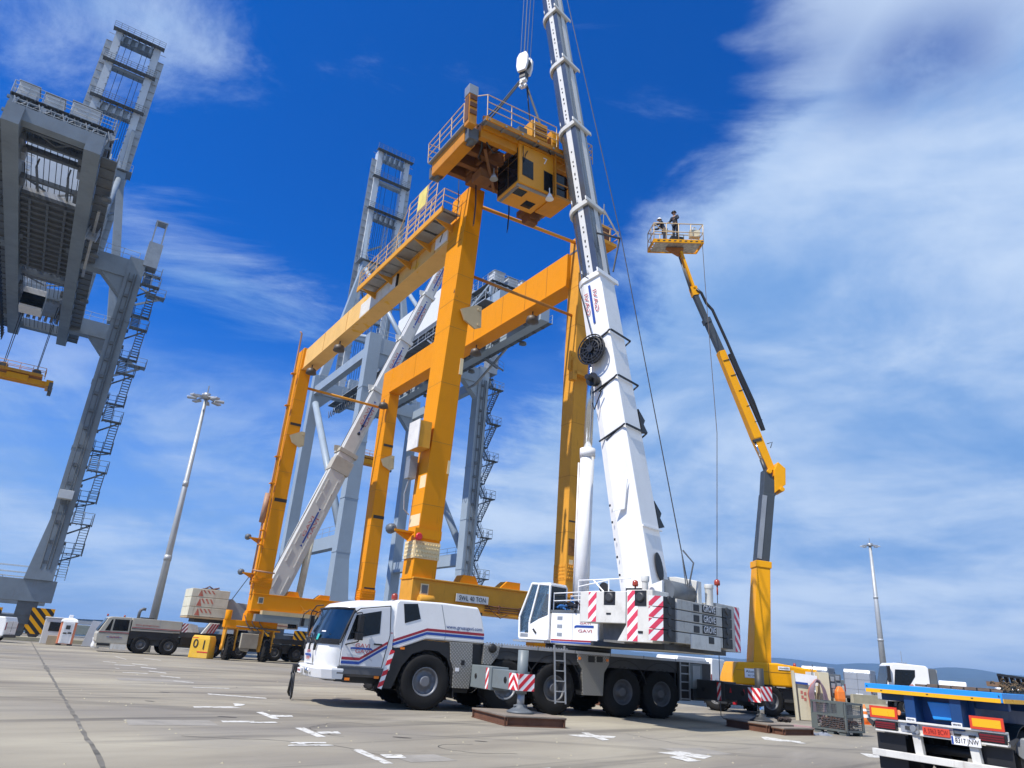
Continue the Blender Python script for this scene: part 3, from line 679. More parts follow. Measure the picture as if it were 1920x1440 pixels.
    for y in (-21, -12.5, -9.4, 6.0, 9.6):
        b = B(); b.bar((-GX+.5, y, GZ+1.4), (GX-.5, y, GZ+1.4), .3, .4); b.bar((-GX+.5, y, GZ+1.4), (0, y+2.0, GZ+1.45), .14); b.bar((GX-.5, y, GZ+1.4), (0, y+2.0, GZ+1.45), .14); b.build('cross_frame', SteelDark, t)
    b = B(); b.box(-2.1, 2.1, -11.0, -10.7, GZ+.9, GZ+5.2); b.build('house_front', mat('house_cladding', (.72, .73, .73)), t)
    b = B(); b.box(-2.15, 2.15, -11.05, 5.4, GZ+.55, GZ+.88)
    for i in range(14): b.box(-2.1, 2.1, -10.9+i*1.17, -10.75+i*1.17, GZ+.25, GZ+.55)
    for x in (-1.4, 0, 1.4): b.box(x-.1, x+.1, -10.9, 5.3, GZ+.3, GZ+.55)
    b.build('house_underside', SteelDark, t)
    b = B()
    for i in range(7): b.box(-3.25, 3.45, -10.02, -10.06, GZ+2.6+i*.8, GZ+2.64+i*.8)
    b.build('cladding_joint', SteelMid, t)
    b = B(); b.rail([(-4.3, -10.6, GZ+2.45), (4.3, -10.6, GZ+2.45), (4.3, 5.6, GZ+2.45)], 1.1, .03, 1.6, 2); b.build('handrail', RailGrey, t)
    # backreach end: sheave frame, cabins, platforms
    ye = Y0+4.0
    b = B()
    for s in (-1, 1):
        b.bar((s*3.4, ye-2.2, GZ+1.7), (s*3.4, ye-2.2, GZ+3.3), .35); b.bar((s*3.4, ye+2.2, GZ+1.7), (s*3.4, ye+2.2, GZ+3.3), .35)
        b.bar((s*3.4, ye+2.2, GZ+1.7), (s*3.4, ye-2.2, GZ+3.3), .25)
        b.bar((s*3.4, ye+2.2, GZ+3.2), (s*3.0, ye+12, GZ+2.0), .3)
    for z in (GZ+1.9, GZ+3.2):
        b.bar((-3.8, ye-2.2, z), (3.8, ye-2.2, z), .22, .22); b.bar((-3.8, ye+2.2, z), (3.8, ye+2.2, z), .4, .5)
    b.build('sheave_frame', S, t)
    b = B()
    for i in range(8):
        x = -2.9+i*.83; b.lathe([(.55, -.06), (.55, .06)], (x, ye-1.2, GZ+2.5), 'X', 14); b.lathe([(.45, -.06), (.45, .06)], (x+.3, ye+1.4, GZ+2.6), 'X', 14)
    b.tube((-3.4, ye-1.2, GZ+2.5), (3.4, ye-1.2, GZ+2.5), .12); b.tube((-3.4, ye+1.4, GZ+2.6), (3.4, ye+1.4, GZ+2.6), .12)
    for i in range(9): b.bar((-3.2+i*.8, ye-2.1, GZ+1.8), (-3.0+i*.8, ye-2.1, GZ+3.2), .18)
    b.build('rope_sheave', SteelDark, t)
    b = B(); grating(b, -3.6, 3.6, ye-2.6, ye+2.6, GZ+3.5, .8, 'x', .09); b.build('end_platform', SteelDark, t)
    b = B(); b.rail([(-3.6, ye+2.6, GZ+3.5), (-3.6, ye-2.6, GZ+3.5), (3.6, ye-2.6, GZ+3.5), (3.6, ye+2.6, GZ+3.5)], 1.1, .03, 1.1, 2); b.build('handrail', RailGrey, t)
    b = B(); b.rail([(-3.2, ye-2.9, GZ+1.75), (3.2, ye-2.9, GZ+1.75)], 1.1, .03, .9, 2); b.build('handrail', RailGrey, t)
    b = B(); b.box(-2.1, 2.1, ye-3.0, ye-2.2, GZ+1.68, GZ+1.75)
    for i in range(3): b.box(-2.2, 2.2, ye-1.8+i*1.5, ye-1.5+i*1.5, GZ+1.2, GZ+1.6)
    b.build('machinery_rack', SteelDark, t)
    for i in range(9):
        b = B(); x = -3.3+i*.82; b.bar((x, ye-2.5, GZ+1.8), (x+.25, ye-2.4, GZ+3.3), .14); b.cbox((x+.4, ye-2.35, GZ+2.2+.3*(i % 3)), (.35, .5, .45)); b.path([(x, ye-2.6, GZ+3.2), (x+.3, ye-2.8, GZ+2.3), (x+.8, ye-2.6, GZ+2.9)], .05, 5); b.build('sheave_bracket', SteelDark if i % 2 else SteelMid, t)
    for x0, w, d, h in ((-3.3, 1.3, 1.3, 1.2), (-1.5, 1.3, 1.3, 1.0), (.35, 2.0, 1.9, 1.25)):
        b = B(); b.box(x0, x0+w, ye-2.5, ye-2.5+d, GZ+3.55, GZ+3.55+h); b.m = 1; b.box(x0-.08, x0+w+.08, ye-2.58, ye-2.42+d, GZ+3.55+h, GZ+3.63+h); b.build('electrical_cabin', [mat('cabin_cladding', (.55, .58, .60), .45, var=.04, dirt=.2), SteelMid], t, .02)
    # A-frame on the waterside legs, back stays
    AZ = 62.0
    for s in (-1, 1):
        b = B(); b.bar((s*7.7, 21.6, 39.3), (s*3.4, 23.4, AZ), 1.15, 1.3, (0, 1, 0), .9, 1.0); b.build('a_frame_leg', S, t)
        b = B(); b.tube((s*3.3, 23.2, AZ-.5), (s*3.6, 1.0, 39.6), .36, 12); b.build('back_stay', S, t)
        b = B(); b.tube((s*6.0, 22.3, 48.0), (s*7.6, 1.2, 39.2), .26, 10); b.build('strut', S, t)
        b = B(); b.tube((s*4.6, 22.9, 56.0), (s*3.0, 26.6, 57.0), .18, 8); b.build('strut', S, t)
    b = B(); b.box(-4.0, 4.0, 22.8, 24.2, AZ-.6, AZ+.5); b.build('a_frame_head', S, t)
    b = B(); b.box(-6.0, 6.0, 22.0, 22.9, 47.6, 48.6); b.build('a_frame_tie', S, t)
    b = B(); grating(b, -4.6, 4.6, 22.4, 24.8, AZ+.7, .9, 'x', .08); b.rail([(-4.6, 22.4, AZ+.7), (4.6, 22.4, AZ+.7), (4.6, 24.8, AZ+.7), (-4.6, 24.8, AZ+.7), (-4.6, 22.4, AZ+.7)], 1.1, .03, 1.2, 1); b.build('head_platform', SteelMid, t)
    for z in (44.5, 34.0):                                                        # cantilever service platforms off the waterside legs
        b = B()
        b.bar((8.2, 22, z+1.6), (12.4, 22, z), .25); b.bar((8.2, 22, z-2.6), (12.4, 22, z), .25); grating(b, 10.6, 13.0, 21.2, 22.8, z+.2, .6, 'x', .07); b.rail([(10.6, 21.2, z+.2), (13, 21.2, z+.2), (13, 22.8, z+.2)], 1.1, .03, 1.0)
        b.build('service_platform', SteelMid, t)
    # boom, hinged at the waterside end of the girders and raised upright
    BY, Z0, Z1, BX = 27.3, GZ+1.0, 88.5, 2.75
    for s in (-1, 1):
        b = B(); b.box(s*BX-.5, s*BX+.5, BY-.75, BY+.75, Z0, Z1); b.m = 1
        for i in range(40):                                                      # rail clips and ladder rungs along the inner face
            z = Z0+2+i*1.25; b.box(s*(BX-.5)-.12, s*(BX-.5)+.12, BY-.9, BY-.77, z, z+.14)
        b.build('boom_girder', [mat('boom_sunlit_blue_grey', (.50, .55, .60), .42, var=.06, dirt=.3, dirtc=(.2, .21, .22), rust=.15, vs=.3, dscale=.4), SteelMid], t)  # crane paint lightened here: sunlight on the raised boom put into the colour
        b = B(); b.box(s*(BX+.5)-(.0 if s > 0 else .9), s*(BX+.5)+(.9 if s > 0 else .0), BY-.3, BY-.2, Z0+3, Z1-2)
        for i in range(32): b.tube((s*(BX+.55), BY-.35, Z0+4+i*1.5), (s*(BX+1.35), BY-.35, Z0+4+i*1.5), .05, 4)
        b.build('boom_walkway', SteelMid, t)
    for z, h in ((Z1-.9, 1.4), (Z1-6.5, .5), (74.5, 1.5), (54, .6)):
        b = B(); b.box(-BX+.5, BX-.5, BY-.6, BY+.4, z-h/2, z+h/2)
        for i in range(5):
            if h > 1: b.lathe([(.5, -.08), (.5, .08)], (-1.9+i*.95, BY-.9, z), 'X', 12); b.cbox((-2.1+i*1.0, BY-1.0, z-.7), (.35, .8, .9)); b.bar((-2.2+i*1.05, BY-1.2, z-.4), (-1.6+i*.9, BY-.8, z+1.1), .12)
        b.build('boom_cross_tie', S if h < 1.5 else SteelMid, t)
        if h > 1 or z > 80:
            b = B(); grating(b, -BX-.9, BX+.9, BY-1.6, BY-.6, z+h/2+.15, .7, 'x', .06); b.rail([(-BX-.9, BY-1.55, z+h/2+.15), (BX+.9, BY-1.55, z+h/2+.15)], 1.1, .03, .9, 2); b.build('boom_platform', SteelDark, t)
    b = B()                                                                      # lattice rope guide up the middle
    for x in (.35, 1.0):
        for y in (BY-.3, BY+.3): b.bar((x, y, 45), (x, y, 74), .10)
    for i in range(24):
        z = 45+i*1.2; b.bar((.35, BY-.3, z), (1.0, BY-.3, z+1.2 if i < 23 else z), .06); b.bar((.35, BY+.3, z), (1.0, BY+.3, z), .06)
    b.build('rope_guide', SteelMid, t)
    for z0 in (61, 68):
        b = B(); b.bar((-2.4, BY, z0-1), (.4, BY, z0+1.2), .3); b.bar((-2.4, BY, z0-1), (.2, BY, z0-6), .3); b.build('boom_brace', S, t)
    b = B()
    for x in (-1.6, -1.3, -.9, -.5, -.1, 1.4, 1.7, 2.0): b.tube((x, BY-.2, 40), (x, BY-.2, 74), .035, 4)
    for x in (-1.4, -.6, .9, 1.6): b.tube((x, BY-.2, 75), (x, BY-.2, Z1-1), .035, 4)
    b.build('hoist_rope', Rope, t)
    for s in (-1, 1):                                                            # folded fore stays lying along the boom
        b = B(); b.bar((s*3.5, 24.0, AZ), (s*3.1, BY-1.1, 72), .45, .22); b.bar((s*3.1, BY-1.1, 72), (s*3.3, BY-.9, 47), .4, .22); b.build('fore_stay', S, t)
    # stair tower up the outside of the right landside leg
    St = mat('stair_steel', (.16, .19, .22), .5, .3, var=.15)
    xa, xb = LX+1.0, LX+1.8
    for a in range(13):
        z = 5.2+2.56*a; zz = z+2.56; b = B(); up_ = a % 2 == 0
        stairs(b, (xa, -1.0, z), (xa, 1.1, zz), (1, 0, 0), .7, 10, 1.0, .028) if up_ else stairs(b, (xb, 1.1, z), (xb, -1.0, zz), (1, 0, 0), .7, 10, 1.0, .028)
        b.build('stair_flight', St, t)
        b = B(); y0, y1 = (1.1, 2.0) if up_ else (-1.9, -1.0)
        grating(b, xa-.1, xb+.8, y0, y1, zz, .4, 'x', .06); ye_ = y1 if up_ else y0; yo_ = y0 if up_ else y1
        b.rail([(xa-.1, yo_, zz), (xa-.1, ye_, zz), (xb+.8, ye_, zz), (xb+.8, yo_, zz)], 1.05, .026, .9, 1); b.bar((LX+.8, 0, zz-.9), (xb+.6, (y0+y1)/2, zz-.1), .12); b.build('stair_landing', St, t)
    b = B()
    for i in range(17): b.cbox((LX+.87, -.45, 6.6+i*1.85), (.16, .5, .25)); b.cbox((LX-.2, -.86, 6.6+i*1.85), (.35, .22, .3))
    b.tube((LX+.0, -.95, 6), (LX+.0, -.95, 37), .05, 5); b.tube((LX+.25, -.95, 6), (LX+.25, -.95, 37), .07, 5); b.tube((LX-.45, -.95, 6), (LX-.45, -.95, 37), .05, 5)
    b.build('cable_run', SteelDark, t)
    b = B(); b.box(LX-.6, LX+.95, -1.75, -.9, 7.0, 9.6) if vc > 0 else b.box(LX-.8, LX+.4, -1.9, -1.0, 12.4, 13.2); b.build('switch_cabinet', mat('cabin_cladding', (.55, .58, .60)), t, .02)
    b = B()                                                                       # lift mast head and cage at the top of the leg
    b.box(LX+.5, LX+1.9, -.9, .6, 38.4, 41.4)
    for xx in (LX+.7, LX+1.7):
        for yy in (-.7, .4): b.bar((xx, yy, 41.4), (xx, yy, 44.2), .12)
    b.bar((LX+.6, -.15, 44.2), (LX+1.8, -.15, 44.2), 1.3, .12); b.build('lift_cage', SteelMid, t)
    # trolley with operator cab, hoist ropes
    ty = 18.0
    b = B(); b.box(-2.2, 2.2, ty-3.2, ty+3.2, GZ+1.2, GZ+1.9); b.box(-1.9, -.2, ty-2.6, ty+.2, GZ+1.9, GZ+3.5); b.box(.3, 1.8, ty-1.8, ty+1.6, GZ+1.9, GZ+3.1)
    for i in range(7): b.cbox((-1.9+i*.62, ty-3.3, GZ+1.0), (.3, .5, .8)); b.cbox((-1.9+i*.62, ty+3.3, GZ+1.0), (.3, .5, .8))
    b.rail([(-2.2, ty-3.2, GZ+1.9), (2.2, ty-3.2, GZ+1.9)], 1.1, .03, .8, 2); b.build('trolley', SteelMid, t)
    b = B(); b.box(-1.7, .5, ty-6.2, ty-3.9, GZ-1.6, GZ+.9); b.m = 1; b.box(-1.72, .52, ty-6.22, ty-5.0, GZ-1.3, GZ+.2); b.m = 0
    b.bar((-.6, ty-3.5, GZ+1.3), (-.6, ty-5, GZ+.9), 1.6, .3); b.build('operator_cab', [mat('house_cladding', (.72, .73, .73)), DarkGlass], t, .05)
    b = B()
    for x in (-1.7, 1.7):
        for y in (ty-1.6, ty-1.35, ty+1.35, ty+1.6): b.tube((x, y, GZ+1.2), (x*.98, ty+(y-ty)*.55, SPZ), .035, 4)
    b.build('hoist_rope', Rope, t)
    for x in (-4.0, 4.0):
        b = B(); b.bar((x, -13, GZ+.2), (x, -6, GZ-2.6), .22); b.bar((x, -6, GZ-2.6), (x, -4, GZ-2.6), .22); stairs(b, (x-.4, -12, GZ-2.4), (x-.4, -8, GZ+.4), (1, 0, 0), .8, 11); b.build('access_stair', SteelMid, t)
    for y in (-16, -4, 9):
        b = B(); b.lathe([(.14, 0), (.42, -.12), (.46, -.42), (.1, -.5)], (GX+1.6, y, GZ+.2), 'Z', 12); b.build('floodlight', SteelDark, t)
    return t
def spreader(name, vc, x, y, z, label, rz=0.0):
    t = thing(name, label, 'spreader', quay(vc+x, 80+y, z), Q+rz, 'container spreaders under the harbour cranes')
    b = B(); b.box(-3.1, 3.1, -.55, -.2, -.3, .3); b.box(-3.1, 3.1, .2, .55, -.3, .3); b.box(-1.1, 1.1, -.8, .8, -.2, .5)
    b.build('main_frame', LiftYellow, t, .02)
    for s in (-1, 1):
        b = B(); b.box(s*3.3-.35, s*3.3+.35, -1.3, 1.3, -.4, .35); b.build('end_beam', LiftYellow, t, .02)
        b = B()
        for yy in (-1.15, 1.15): b.box(s*3.5-.2, s*3.5+.2, yy-.2, yy+.2, -.9, .1)
        b.build('corner_guide', SteelDark, t)
    b = B(); b.box(-2.4, 2.4, -.95, .95, .62, .95); b.rail([(-2.6, -1, .95), (2.6, -1, .95), (2.6, 1, .95), (-2.6, 1, .95), (-2.6, -1, .95)], .8, .035, 1.2)
    b.build('headblock', YellowOld, t)
    b = B()
    for xx in (-1.7, 1.7): b.lathe([(.5, -.1), (.5, .1)], (xx, 0, 1.2), n=14); b.box(xx-.15, xx+.15, -.2, .2, .9, 1.5)
    b.build('sheave', SteelDark, t)
SPZ = 29.4
sts(-7.2, 'tall blue-grey harbour crane nearest the left edge with its boom folded upright')
SPZ = 28.2
sts(37.4, 'blue-grey harbour crane standing behind the yellow gantry frame, boom folded upright')
spreader('container_spreader', -7.2, 0, 18, 28.0, 'yellow container spreader hanging in the sky at the left edge')
spreader('container_spreader', 37.4, 0, 18, 26.8, 'yellow container spreader hanging behind the middle yellow gantry leg')
# ------------------------------------------------------------------ yellow rubber-tyred gantry frame (local x along the quay, y out to the water)
def rtg():
    A = (-3.5, 30.5, 0)
    t = thing('yard_gantry_crane', 'big yellow gantry frame on rubber tyres with its lifting trolley taken off', 'gantry crane', A, Q)
    SP = 24.6
    #      x0bot, x0top, y, colour, top z, depth
    legs = {'A': (.20, .52, 0, Yellow, 23.7), 'D': (8.22, 8.22, 0, YellowOld, 24.3), 'B': (.20, .30, SP, Yellow, 22.9), 'C': (8.0, 7.85, SP, Yellow, 23.35)}
    D = .48
    for k, (xb, xt, y, m_, zt) in legs.items():
        b = B(); wb, wt = (.56, .42) if k != 'D' else (.58, .5)
        ya, yb = (y-1.10, y+.75) if k == 'A' else (y-.5, y+.45) if k == 'D' else (y-.75, y+1.1)
        b.loft([[(xb-wb, y-D, 4.3), (xb+wb, y-D, 4.3), (xb+wb, y+D, 4.3), (xb-wb, y+D, 4.3)],
                [(xt-wt, ya, zt), (xt+wt, ya, zt), (xt+wt, yb, zt), (xt-wt, yb, zt)]])
        def fy(z): f = (z-4.3)/(zt-4.3); return (y-D)+(ya-(y-D))*f            # front face of the leg at height z
        lg = b.build('leg', m_, t, .02)
        # bolted splice plates with rows of nuts near the foot
        b = B()
        for f, (nx, ny) in enumerate(((0, -1), (-1, 0))):
            zz = 5.15 if k in 'AD' else 4.75
            if ny: b.box(xb-.58, xb+.60, y-D-.05, y-D-.004, zz, zz+.72)
            else: b.box(xb-.56-.035, xb-.56-.004, y-D+.02, y+D-.02, zz, zz+.72)
            for i in range(9):
                for j in range(4):
                    if ny: p = (xb-.5+i*.125+(j % 2)*.05, y-D-.075, zz+.10+j*.17); b.cbox(p, (.06, .06, .06))
                    elif i < 7: p = (xb-.60-.0, y-D+.12+i*.115, zz+.10+j*.17); b.cbox(p, (.05, .05, .05))
        b.build('splice_plate', YellowPatch if k == 'A' else m_, lg)
        b = B()
        for z in (7.4, 10.2, 13.0, 15.8, 18.6, 21.0):
            f_ = (z-4.3)/(zt-4.3); c_, w_ = xb+(xt-xb)*f_, wb+(wt-wb)*f_; yf, yk = fy(z), (y+D)+(yb-(y+D))*f_
            b.add([(c_-w_-.004, yf-.004, z), (c_+w_+.004, yf-.004, z), (c_+w_+.004, yf-.004, z+.025), (c_-w_-.004, yf-.004, z+.025)], [(0, 1, 2, 3)]); b.add([(c_-w_-.004, yf-.004, z), (c_-w_-.004, yk, z), (c_-w_-.004, yk, z+.025), (c_-w_-.004, yf-.004, z+.025)], [(0, 1, 2, 3)])
        b.build('weld_seam', mat('weld_seam', (.42, .17, .008), .6), lg)
        b = B()                                                         # touched-up paint and soot bands, thin sheets on the leg
        def px(z): f = (z-4.3)/(zt-4.3); return xb+(xt-xb)*f, wb+(wt-wb)*f
        if k == 'A':
            for z0, z1 in ((6.5, 7.0),):
                c, w = px(z0); b.box(c-w-.006, c-w+.02, fy(z0)+.03, y+D-.05, z0, z1)
            c, w = px(8.4); b.box(c-w-.006, c-w+.02, fy(8.4)+.03, y-D+.45, 8.1, 8.7); c, w = px(9.2); b.box(c+w-.12, c+w+.004, fy(9.4)-.004, y-D+.3, 8.9, 9.5); c, w = px(14.0); b.box(c+w-.16, c+w+.01, fy(14.4)-.01, fy(14)+.3, 13.6, 14.4)
            b.build('paint_patch', YellowPatch, lg)
            b = B()
            for z in (20.6, 22.9):
                c, w = px(z); b.box(c-w-.01, c-w+.02, fy(z)+.2, y+D, z, z+.05)
            c, w = px(17.2); b.box(c-w-.006, c+w+.006, fy(17.2)-.006, y+D, 17.2, 17.225); b.build('weld_seam', mat('weld_seam', (.35, .15, .01), .6), lg)
        elif k in 'BC':
            for z in ((10.8, 11.05), (16.6, 16.8)):
                c, w = px(z[0]); b.box(c-w*.75, c+w+.005, fy(z[1])-.006, fy(z[0])+.1, *z)
            if k == 'C': c, w = px(5.6); b.box(c-w*.6, c+w, fy(5.6)-.008, fy(5.5), 5.5, 5.62)
            b.build('soot_band', mat('soot', (.03, .02, .01), .8, var=.5, vs=4), lg)
        else:
            c, w = px(7.6); b.box(c-w*.9, c-w*.2, y-D-.006, y-D, 7.9, 7.98); b.build('soot_band', mat('soot', (.03, .02, .01)), lg)
            b = B(); c, w = px(5.6); b.box(c-w*.7, c-w*.3, y-D-.006, y-D, 5.75, 6.1); b.box(c-w*.5, c-w*.05, y-D-.008, y-D, 5.4, 5.7); b.build('paint_patch', YellowPatch, lg)
            b = B(); c, w = px(6.6); b.box(c-w*.85, c-w*.15, y-D-.007, y-D, 6.3, 7.1); b.build('rust_scab', mat('rust_scab', (.22, .09, .02), .85, var=.5, vs=5), lg)
    # girders
    b = B(); b.box(.06, .94, .60, SP-.62, 21.15, 22.75); b.box(-.02, 1.02, .60, SP-.62, 21.10, 21.15); b.build('girder', YellowPale, t, .015)
    b = B(); b.box(7.45, 8.3, .3, SP-.62, 21.2, 23.3); b.box(7.37, 8.38, .3, SP-.62, 21.15, 21.2); b.build('girder', Yellow, t, .015)
    b = B()
    for y in (2.2, 4.4, 7.0, 10.5, 15, 19.5): b.box(.05, .062, y, y+.05, 21.2, 22.7); b.box(7.438, 7.452, y, y+.04, 21.25, 23.25)
    b.build('web_seam', mat('weld_seam', (.35, .15, .01)), t)
    b = B(); b.box(.3, .42, -.6, SP+.6, 22.76, 22.9); b.box(7.7, 7.82, -.3, SP+.6, 23.31, 23.43); b.build('trolley_rail', SteelDark, t)
    for xg, y0 in ((-.04, 6.6),):
        b = B(); b.box(-.02, .058, 6.9, 12.4, 21.18, 22.15); sg = b.build('name_board', mat('name_board', (.70, .68, .62), .5, var=.06, dirt=.5, dirtc=(.4, .25, .12), rust=.3), t)
        b = B(); b.box(-.05, .058, 6.75, 6.87, 21.18, 22.15); b.build('board_edge', Black, sg)
    b = B(); b.box(.0, .058, .78, 2.1, 21.35, 22.35); sg = b.build('number_board', LetterWhite, t)
    text('7', sg, (-.006, 1.42, 21.87), (0, -1, 0), (0, 0, 1), 1.05, LetterDark, None, 'lettering')
    # walkway along the outside of the near girder
    b = B(); grating(b, -.98, .0, -.4, 10.6, 22.25, 1.1, 'y', .05); 
    for i in range(10): b.box(-.92, -.06, -.2+i*1.08, .75+i*1.08, 22.13, 22.19)
    wk = b.build('walkway', SteelMid, t)
    b = B(); b.box(-1.04, -.96, -.45, 10.65, 22.0, 22.32); b.box(-.06, .05, .6, 10.65, 22.0, 22.2)
    for i in range(5): b.prism_xz([(-1.0, 22.0), (.05, 22.0), (.05, 21.55)], .3+i*2.4, .38+i*2.4)
    b.build('walkway_frame', YellowOld, t)
    b = B(); b.rail([(-1.0, -.4, 22.3), (-1.0, 10.6, 22.3), (-.2, 10.6, 22.3)], 1.1, .025, 1.45, 2); b.rail([(-1.0, -.4, 22.3), (-.1, -.4, 22.3)], 1.1, .025, .6, 2)
    b.rail([(-1.0, .5, 22.3), (-1.0, 3.9, 22.3)], 2.5, .025, 1.1, 5); b.path([(-1.0, 3.9, 24.8), (-1.0, 5.2, 23.4)], .025, 5)
    b.build('handrail', RailTan, t)
    b = B(); b.box(-1.04, -1.02, 1.7, 2.7, 23.6, 24.8); b.build('warning_board', mat('pale_yellow_board', (.75, .62, .16), .5, var=.08, dirt=.3), t)
    # sill beams
    for y in (0, SP):
        b = B(); b.box(-.32, 8.3, y-.58, y+.58, 3.25, 4.32); b.box(-.34, 8.32, y-.66, y+.66, 4.32, 4.38); b.box(-.34, 8.32, y-.66, y+.66, 3.19, 3.25)
        sl = b.build('sill_beam', YellowOld if y == 0 else Yellow, t, .01)
        b = B(); b.box(.05, .42, y-.62, y-.585, 3.72, 4.15); b.m = 1; b.box(.10, .37, y-.64, y-.62, 3.77, 4.10); b.build('access_hatch', [YellowPatch, SteelDark], sl)
        if y == 0:
            b = B(); b.lathe([(.14, -.35), (.2, -.3), (.2, .3), (.14, .35)], (.25, -.82, 3.5), 'X', 16); b.build('air_tank', YellowOld, sl)
            b = B(); b.box(1.72, 3.32, -.70, -.665, 3.60, 3.92); pl = b.build('load_plate', mat('load_plate', (.62, .63, .62), .45, var=.04, dirt=.25), sl)
            text('SWL 40 TON', pl, (2.52, -.706, 3.755), (1, 0, 0), (0, 0, 1), .27, LetterDark, 1.32)
        b = B(); b.prism_xz([(2.0, 4.38), (3.0, 4.38), (2.8, 4.75), (2.2, 4.75)], y-.3, y+.3); b.prism_xz([(4.1, 4.38), (5.2, 4.38), (5.2, 4.72), (4.5, 4.72)], y-.3, y+.3); b.build('rope_anchor', Yellow, sl)
        b = B()
        for z in (3.35, 3.45, 3.55): b.tube((3.2, y-.64, z), (7.4, y-.64, z+.02), .025, 5)
        for x in (3.9, 5.0, 6.2): b.box(x, x+.06, y-.68, y-.6, 3.28, 3.62)
        b.path([(3.0, y-.65, 3.9), (3.4, y-.66, 3.5), (3.7, y-.7, 3.25), (4.0, y-.68, 3.1), (4.4, y-.66, 3.3)], .02, 5); b.build('pipe_run', Rust if y == 0 else YellowOld, sl)
    b = B(); b.box(-.1, 7.2, SP-1.3, SP-.75, 2.55, 3.02); b.m = 1; b.box(.3, 7.2, SP-1.32, SP-.72, 3.02, 3.28); b.build('cable_tray', [OutGrey, Tan], t)
    # corner bogies: equaliser, forks, wheels
    def bogie(x, y):
        e = B(); e.box(x-1.75, x+1.75, y-.35, y+.35, 2.05, 2.55); e.bar((x, y, 2.5), (x, y, 3.2), .9, .8); e.box(x-.5, x+1.6, y-.5, y+.45, 2.55, 3.05)
        e.tube((x-1.6, y-.2, 2.55), (x-1.6, y-.2, 3.15), .22, 12)
        e.box(x-1.7, x+2.0, y-.42, y-.37, 1.95, 2.05)
        bg_ = e.build('bogie', Yellow, t, .015)
        for dxx in (-1.22, 1.22):
            k = B(); xx = x+dxx
            for s in (-1, 1):
                k.prism_yz([(y-.45, 2.05), (y+.45, 2.05), (y+.22, .62), (y-.22, .62)], xx+s*.36-.05, xx+s*.36+.05)
                k.tube((xx+s*.33, y, .80), (xx+s*.46, y, .80), .2, 12)
            k.box(xx-.42, xx+.42, y-.42, y+.42, 1.95, 2.06); k.build('wheel_fork', YellowOld, bg_)
            wheel(t, (xx, y, .80), .80, .44, 1, axis='X', tread=True, lugs=20)
        k = B()
        for s in (-.6, -.2, .3): k.path([(x+s, y-.45, 2.9), (x+s+.2, y-.5, 2.4), (x+s+.5, y-.46, 2.1), (x+s+.9, y-.44, 1.8)], .03, 5)
        k.tube((x-1.0, y-.44, 2.15), (x+1.9, y-.46, 2.10), .045, 6); k.build('hydraulic_hose', SteelDark, bg_)
    for x, y in ((.0, 0), (7.9, 0), (.0, SP), (8.0, SP)): bogie(x, y)
    # tie rods between the leg pairs
    for p, q, r in (((.98, 0, 23.55), (7.8, 0, 24.0), .10), ((1.0, 0, 19.35), (7.8, 0, 19.3), .08), ((.6, SP, 19.95), (7.6, SP, 19.9), .10), ((1.1, -.05, 9.0), (1.1, -.05, 9.02), .02)):
        b = B(); b.tube(p, q, r, 10); b.build('tie_rod', YellowOld if r > .09 else mat('rusty_yellow_rod', (.42, .18, .03), .6, var=.2, rust=.5), t)
    # gusset lugs on the legs
    def lug(x, y, z, s=1, m_=Tan, fl=0):
        b = B(); b.prism_xz([(x-.55*s, z+.15), (x+.25*s, z+.62), (x+.55*s, z+.62), (x+.62*s, z-.45), (x+.3*s, z-.62), (x-.3*s, z-.35)], y-.07, y+.03)
        b.tube((x+.42*s, y-.12, z+.42), (x+.42*s, y+.06, z+.42), .09, 10); b.tube((x+.46*s, y-.12, z-.38), (x+.46*s, y+.06, z-.38), .08, 10); b.build('lug_plate', m_, t)
    lug(.85, -1.02, 16.6); lug(.55, SP-.76, 15.6); lug(8.0, SP-.76, 15.3); lug(7.75, -.62, 16.2, -1, YellowOld)
    b = B(); b.box(7.4, 8.6, -.85, -.5, 15.55, 15.72); b.prism_xz([(7.3, 15.2), (7.57, 15.2), (7.57, 16.5), (7.3, 16.3)], -.85, -.5); b.build('bracket', YellowOld, t)
    # boxes, lamps and pipes carried by the legs
    b = B(); b.box(-.92, -.35, -.75, .25, 9.8, 11.0); b.m = 1; b.box(-.96, -.92, -.78, .28, 9.75, 11.05); b.build('notice_box', [YellowOld, mat('notice_sheet', (.72, .70, .66), .5, var=.08, dirt=.35)], t)
    b = B(); b.box(-.75, -.38, .2, .62, 8.6, 9.6); b.path([(-.6, .4, 8.6), (-.75, .4, 7.9), (-.7, .35, 7.2), (-.45, .3, 7.0)], .03, 5); b.build('junction_box', SteelMid, t)
    b = B(); b.path([(-.62, SP-.3, 4.9), (-.62, SP-.35, 9.3), (-.52, SP-.35, 9.5), (-.45, SP-.4, 22.4), (-.45, SP-.4, 24.1), (-.6, SP-.4, 24.25)], .07, 7); b.path([(-.62, SP-.3, 5.9), (-.62, SP-.7, 5.85), (.8, SP-.72, 5.8)], .06, 6)
    b.tube((-.68, SP-.35, 9.2), (-.62, SP-.35, 11.3), .2, 12); b.build('exhaust_pipe', mat('rusty_exhaust', (.36, .20, .12), .6, var=.2, rust=.8), t)
    b = B(); 
    for z in (5.1, 7.6, 8.6, 12, 14, 18, 20.6): b.box(-.7, -.35, SP-.72, SP-.3, z, z+.05)
    b.box(-.50, -.40, SP-.66, SP-.60, 5, 21); b.build('pipe_clamp', Yellow, t)
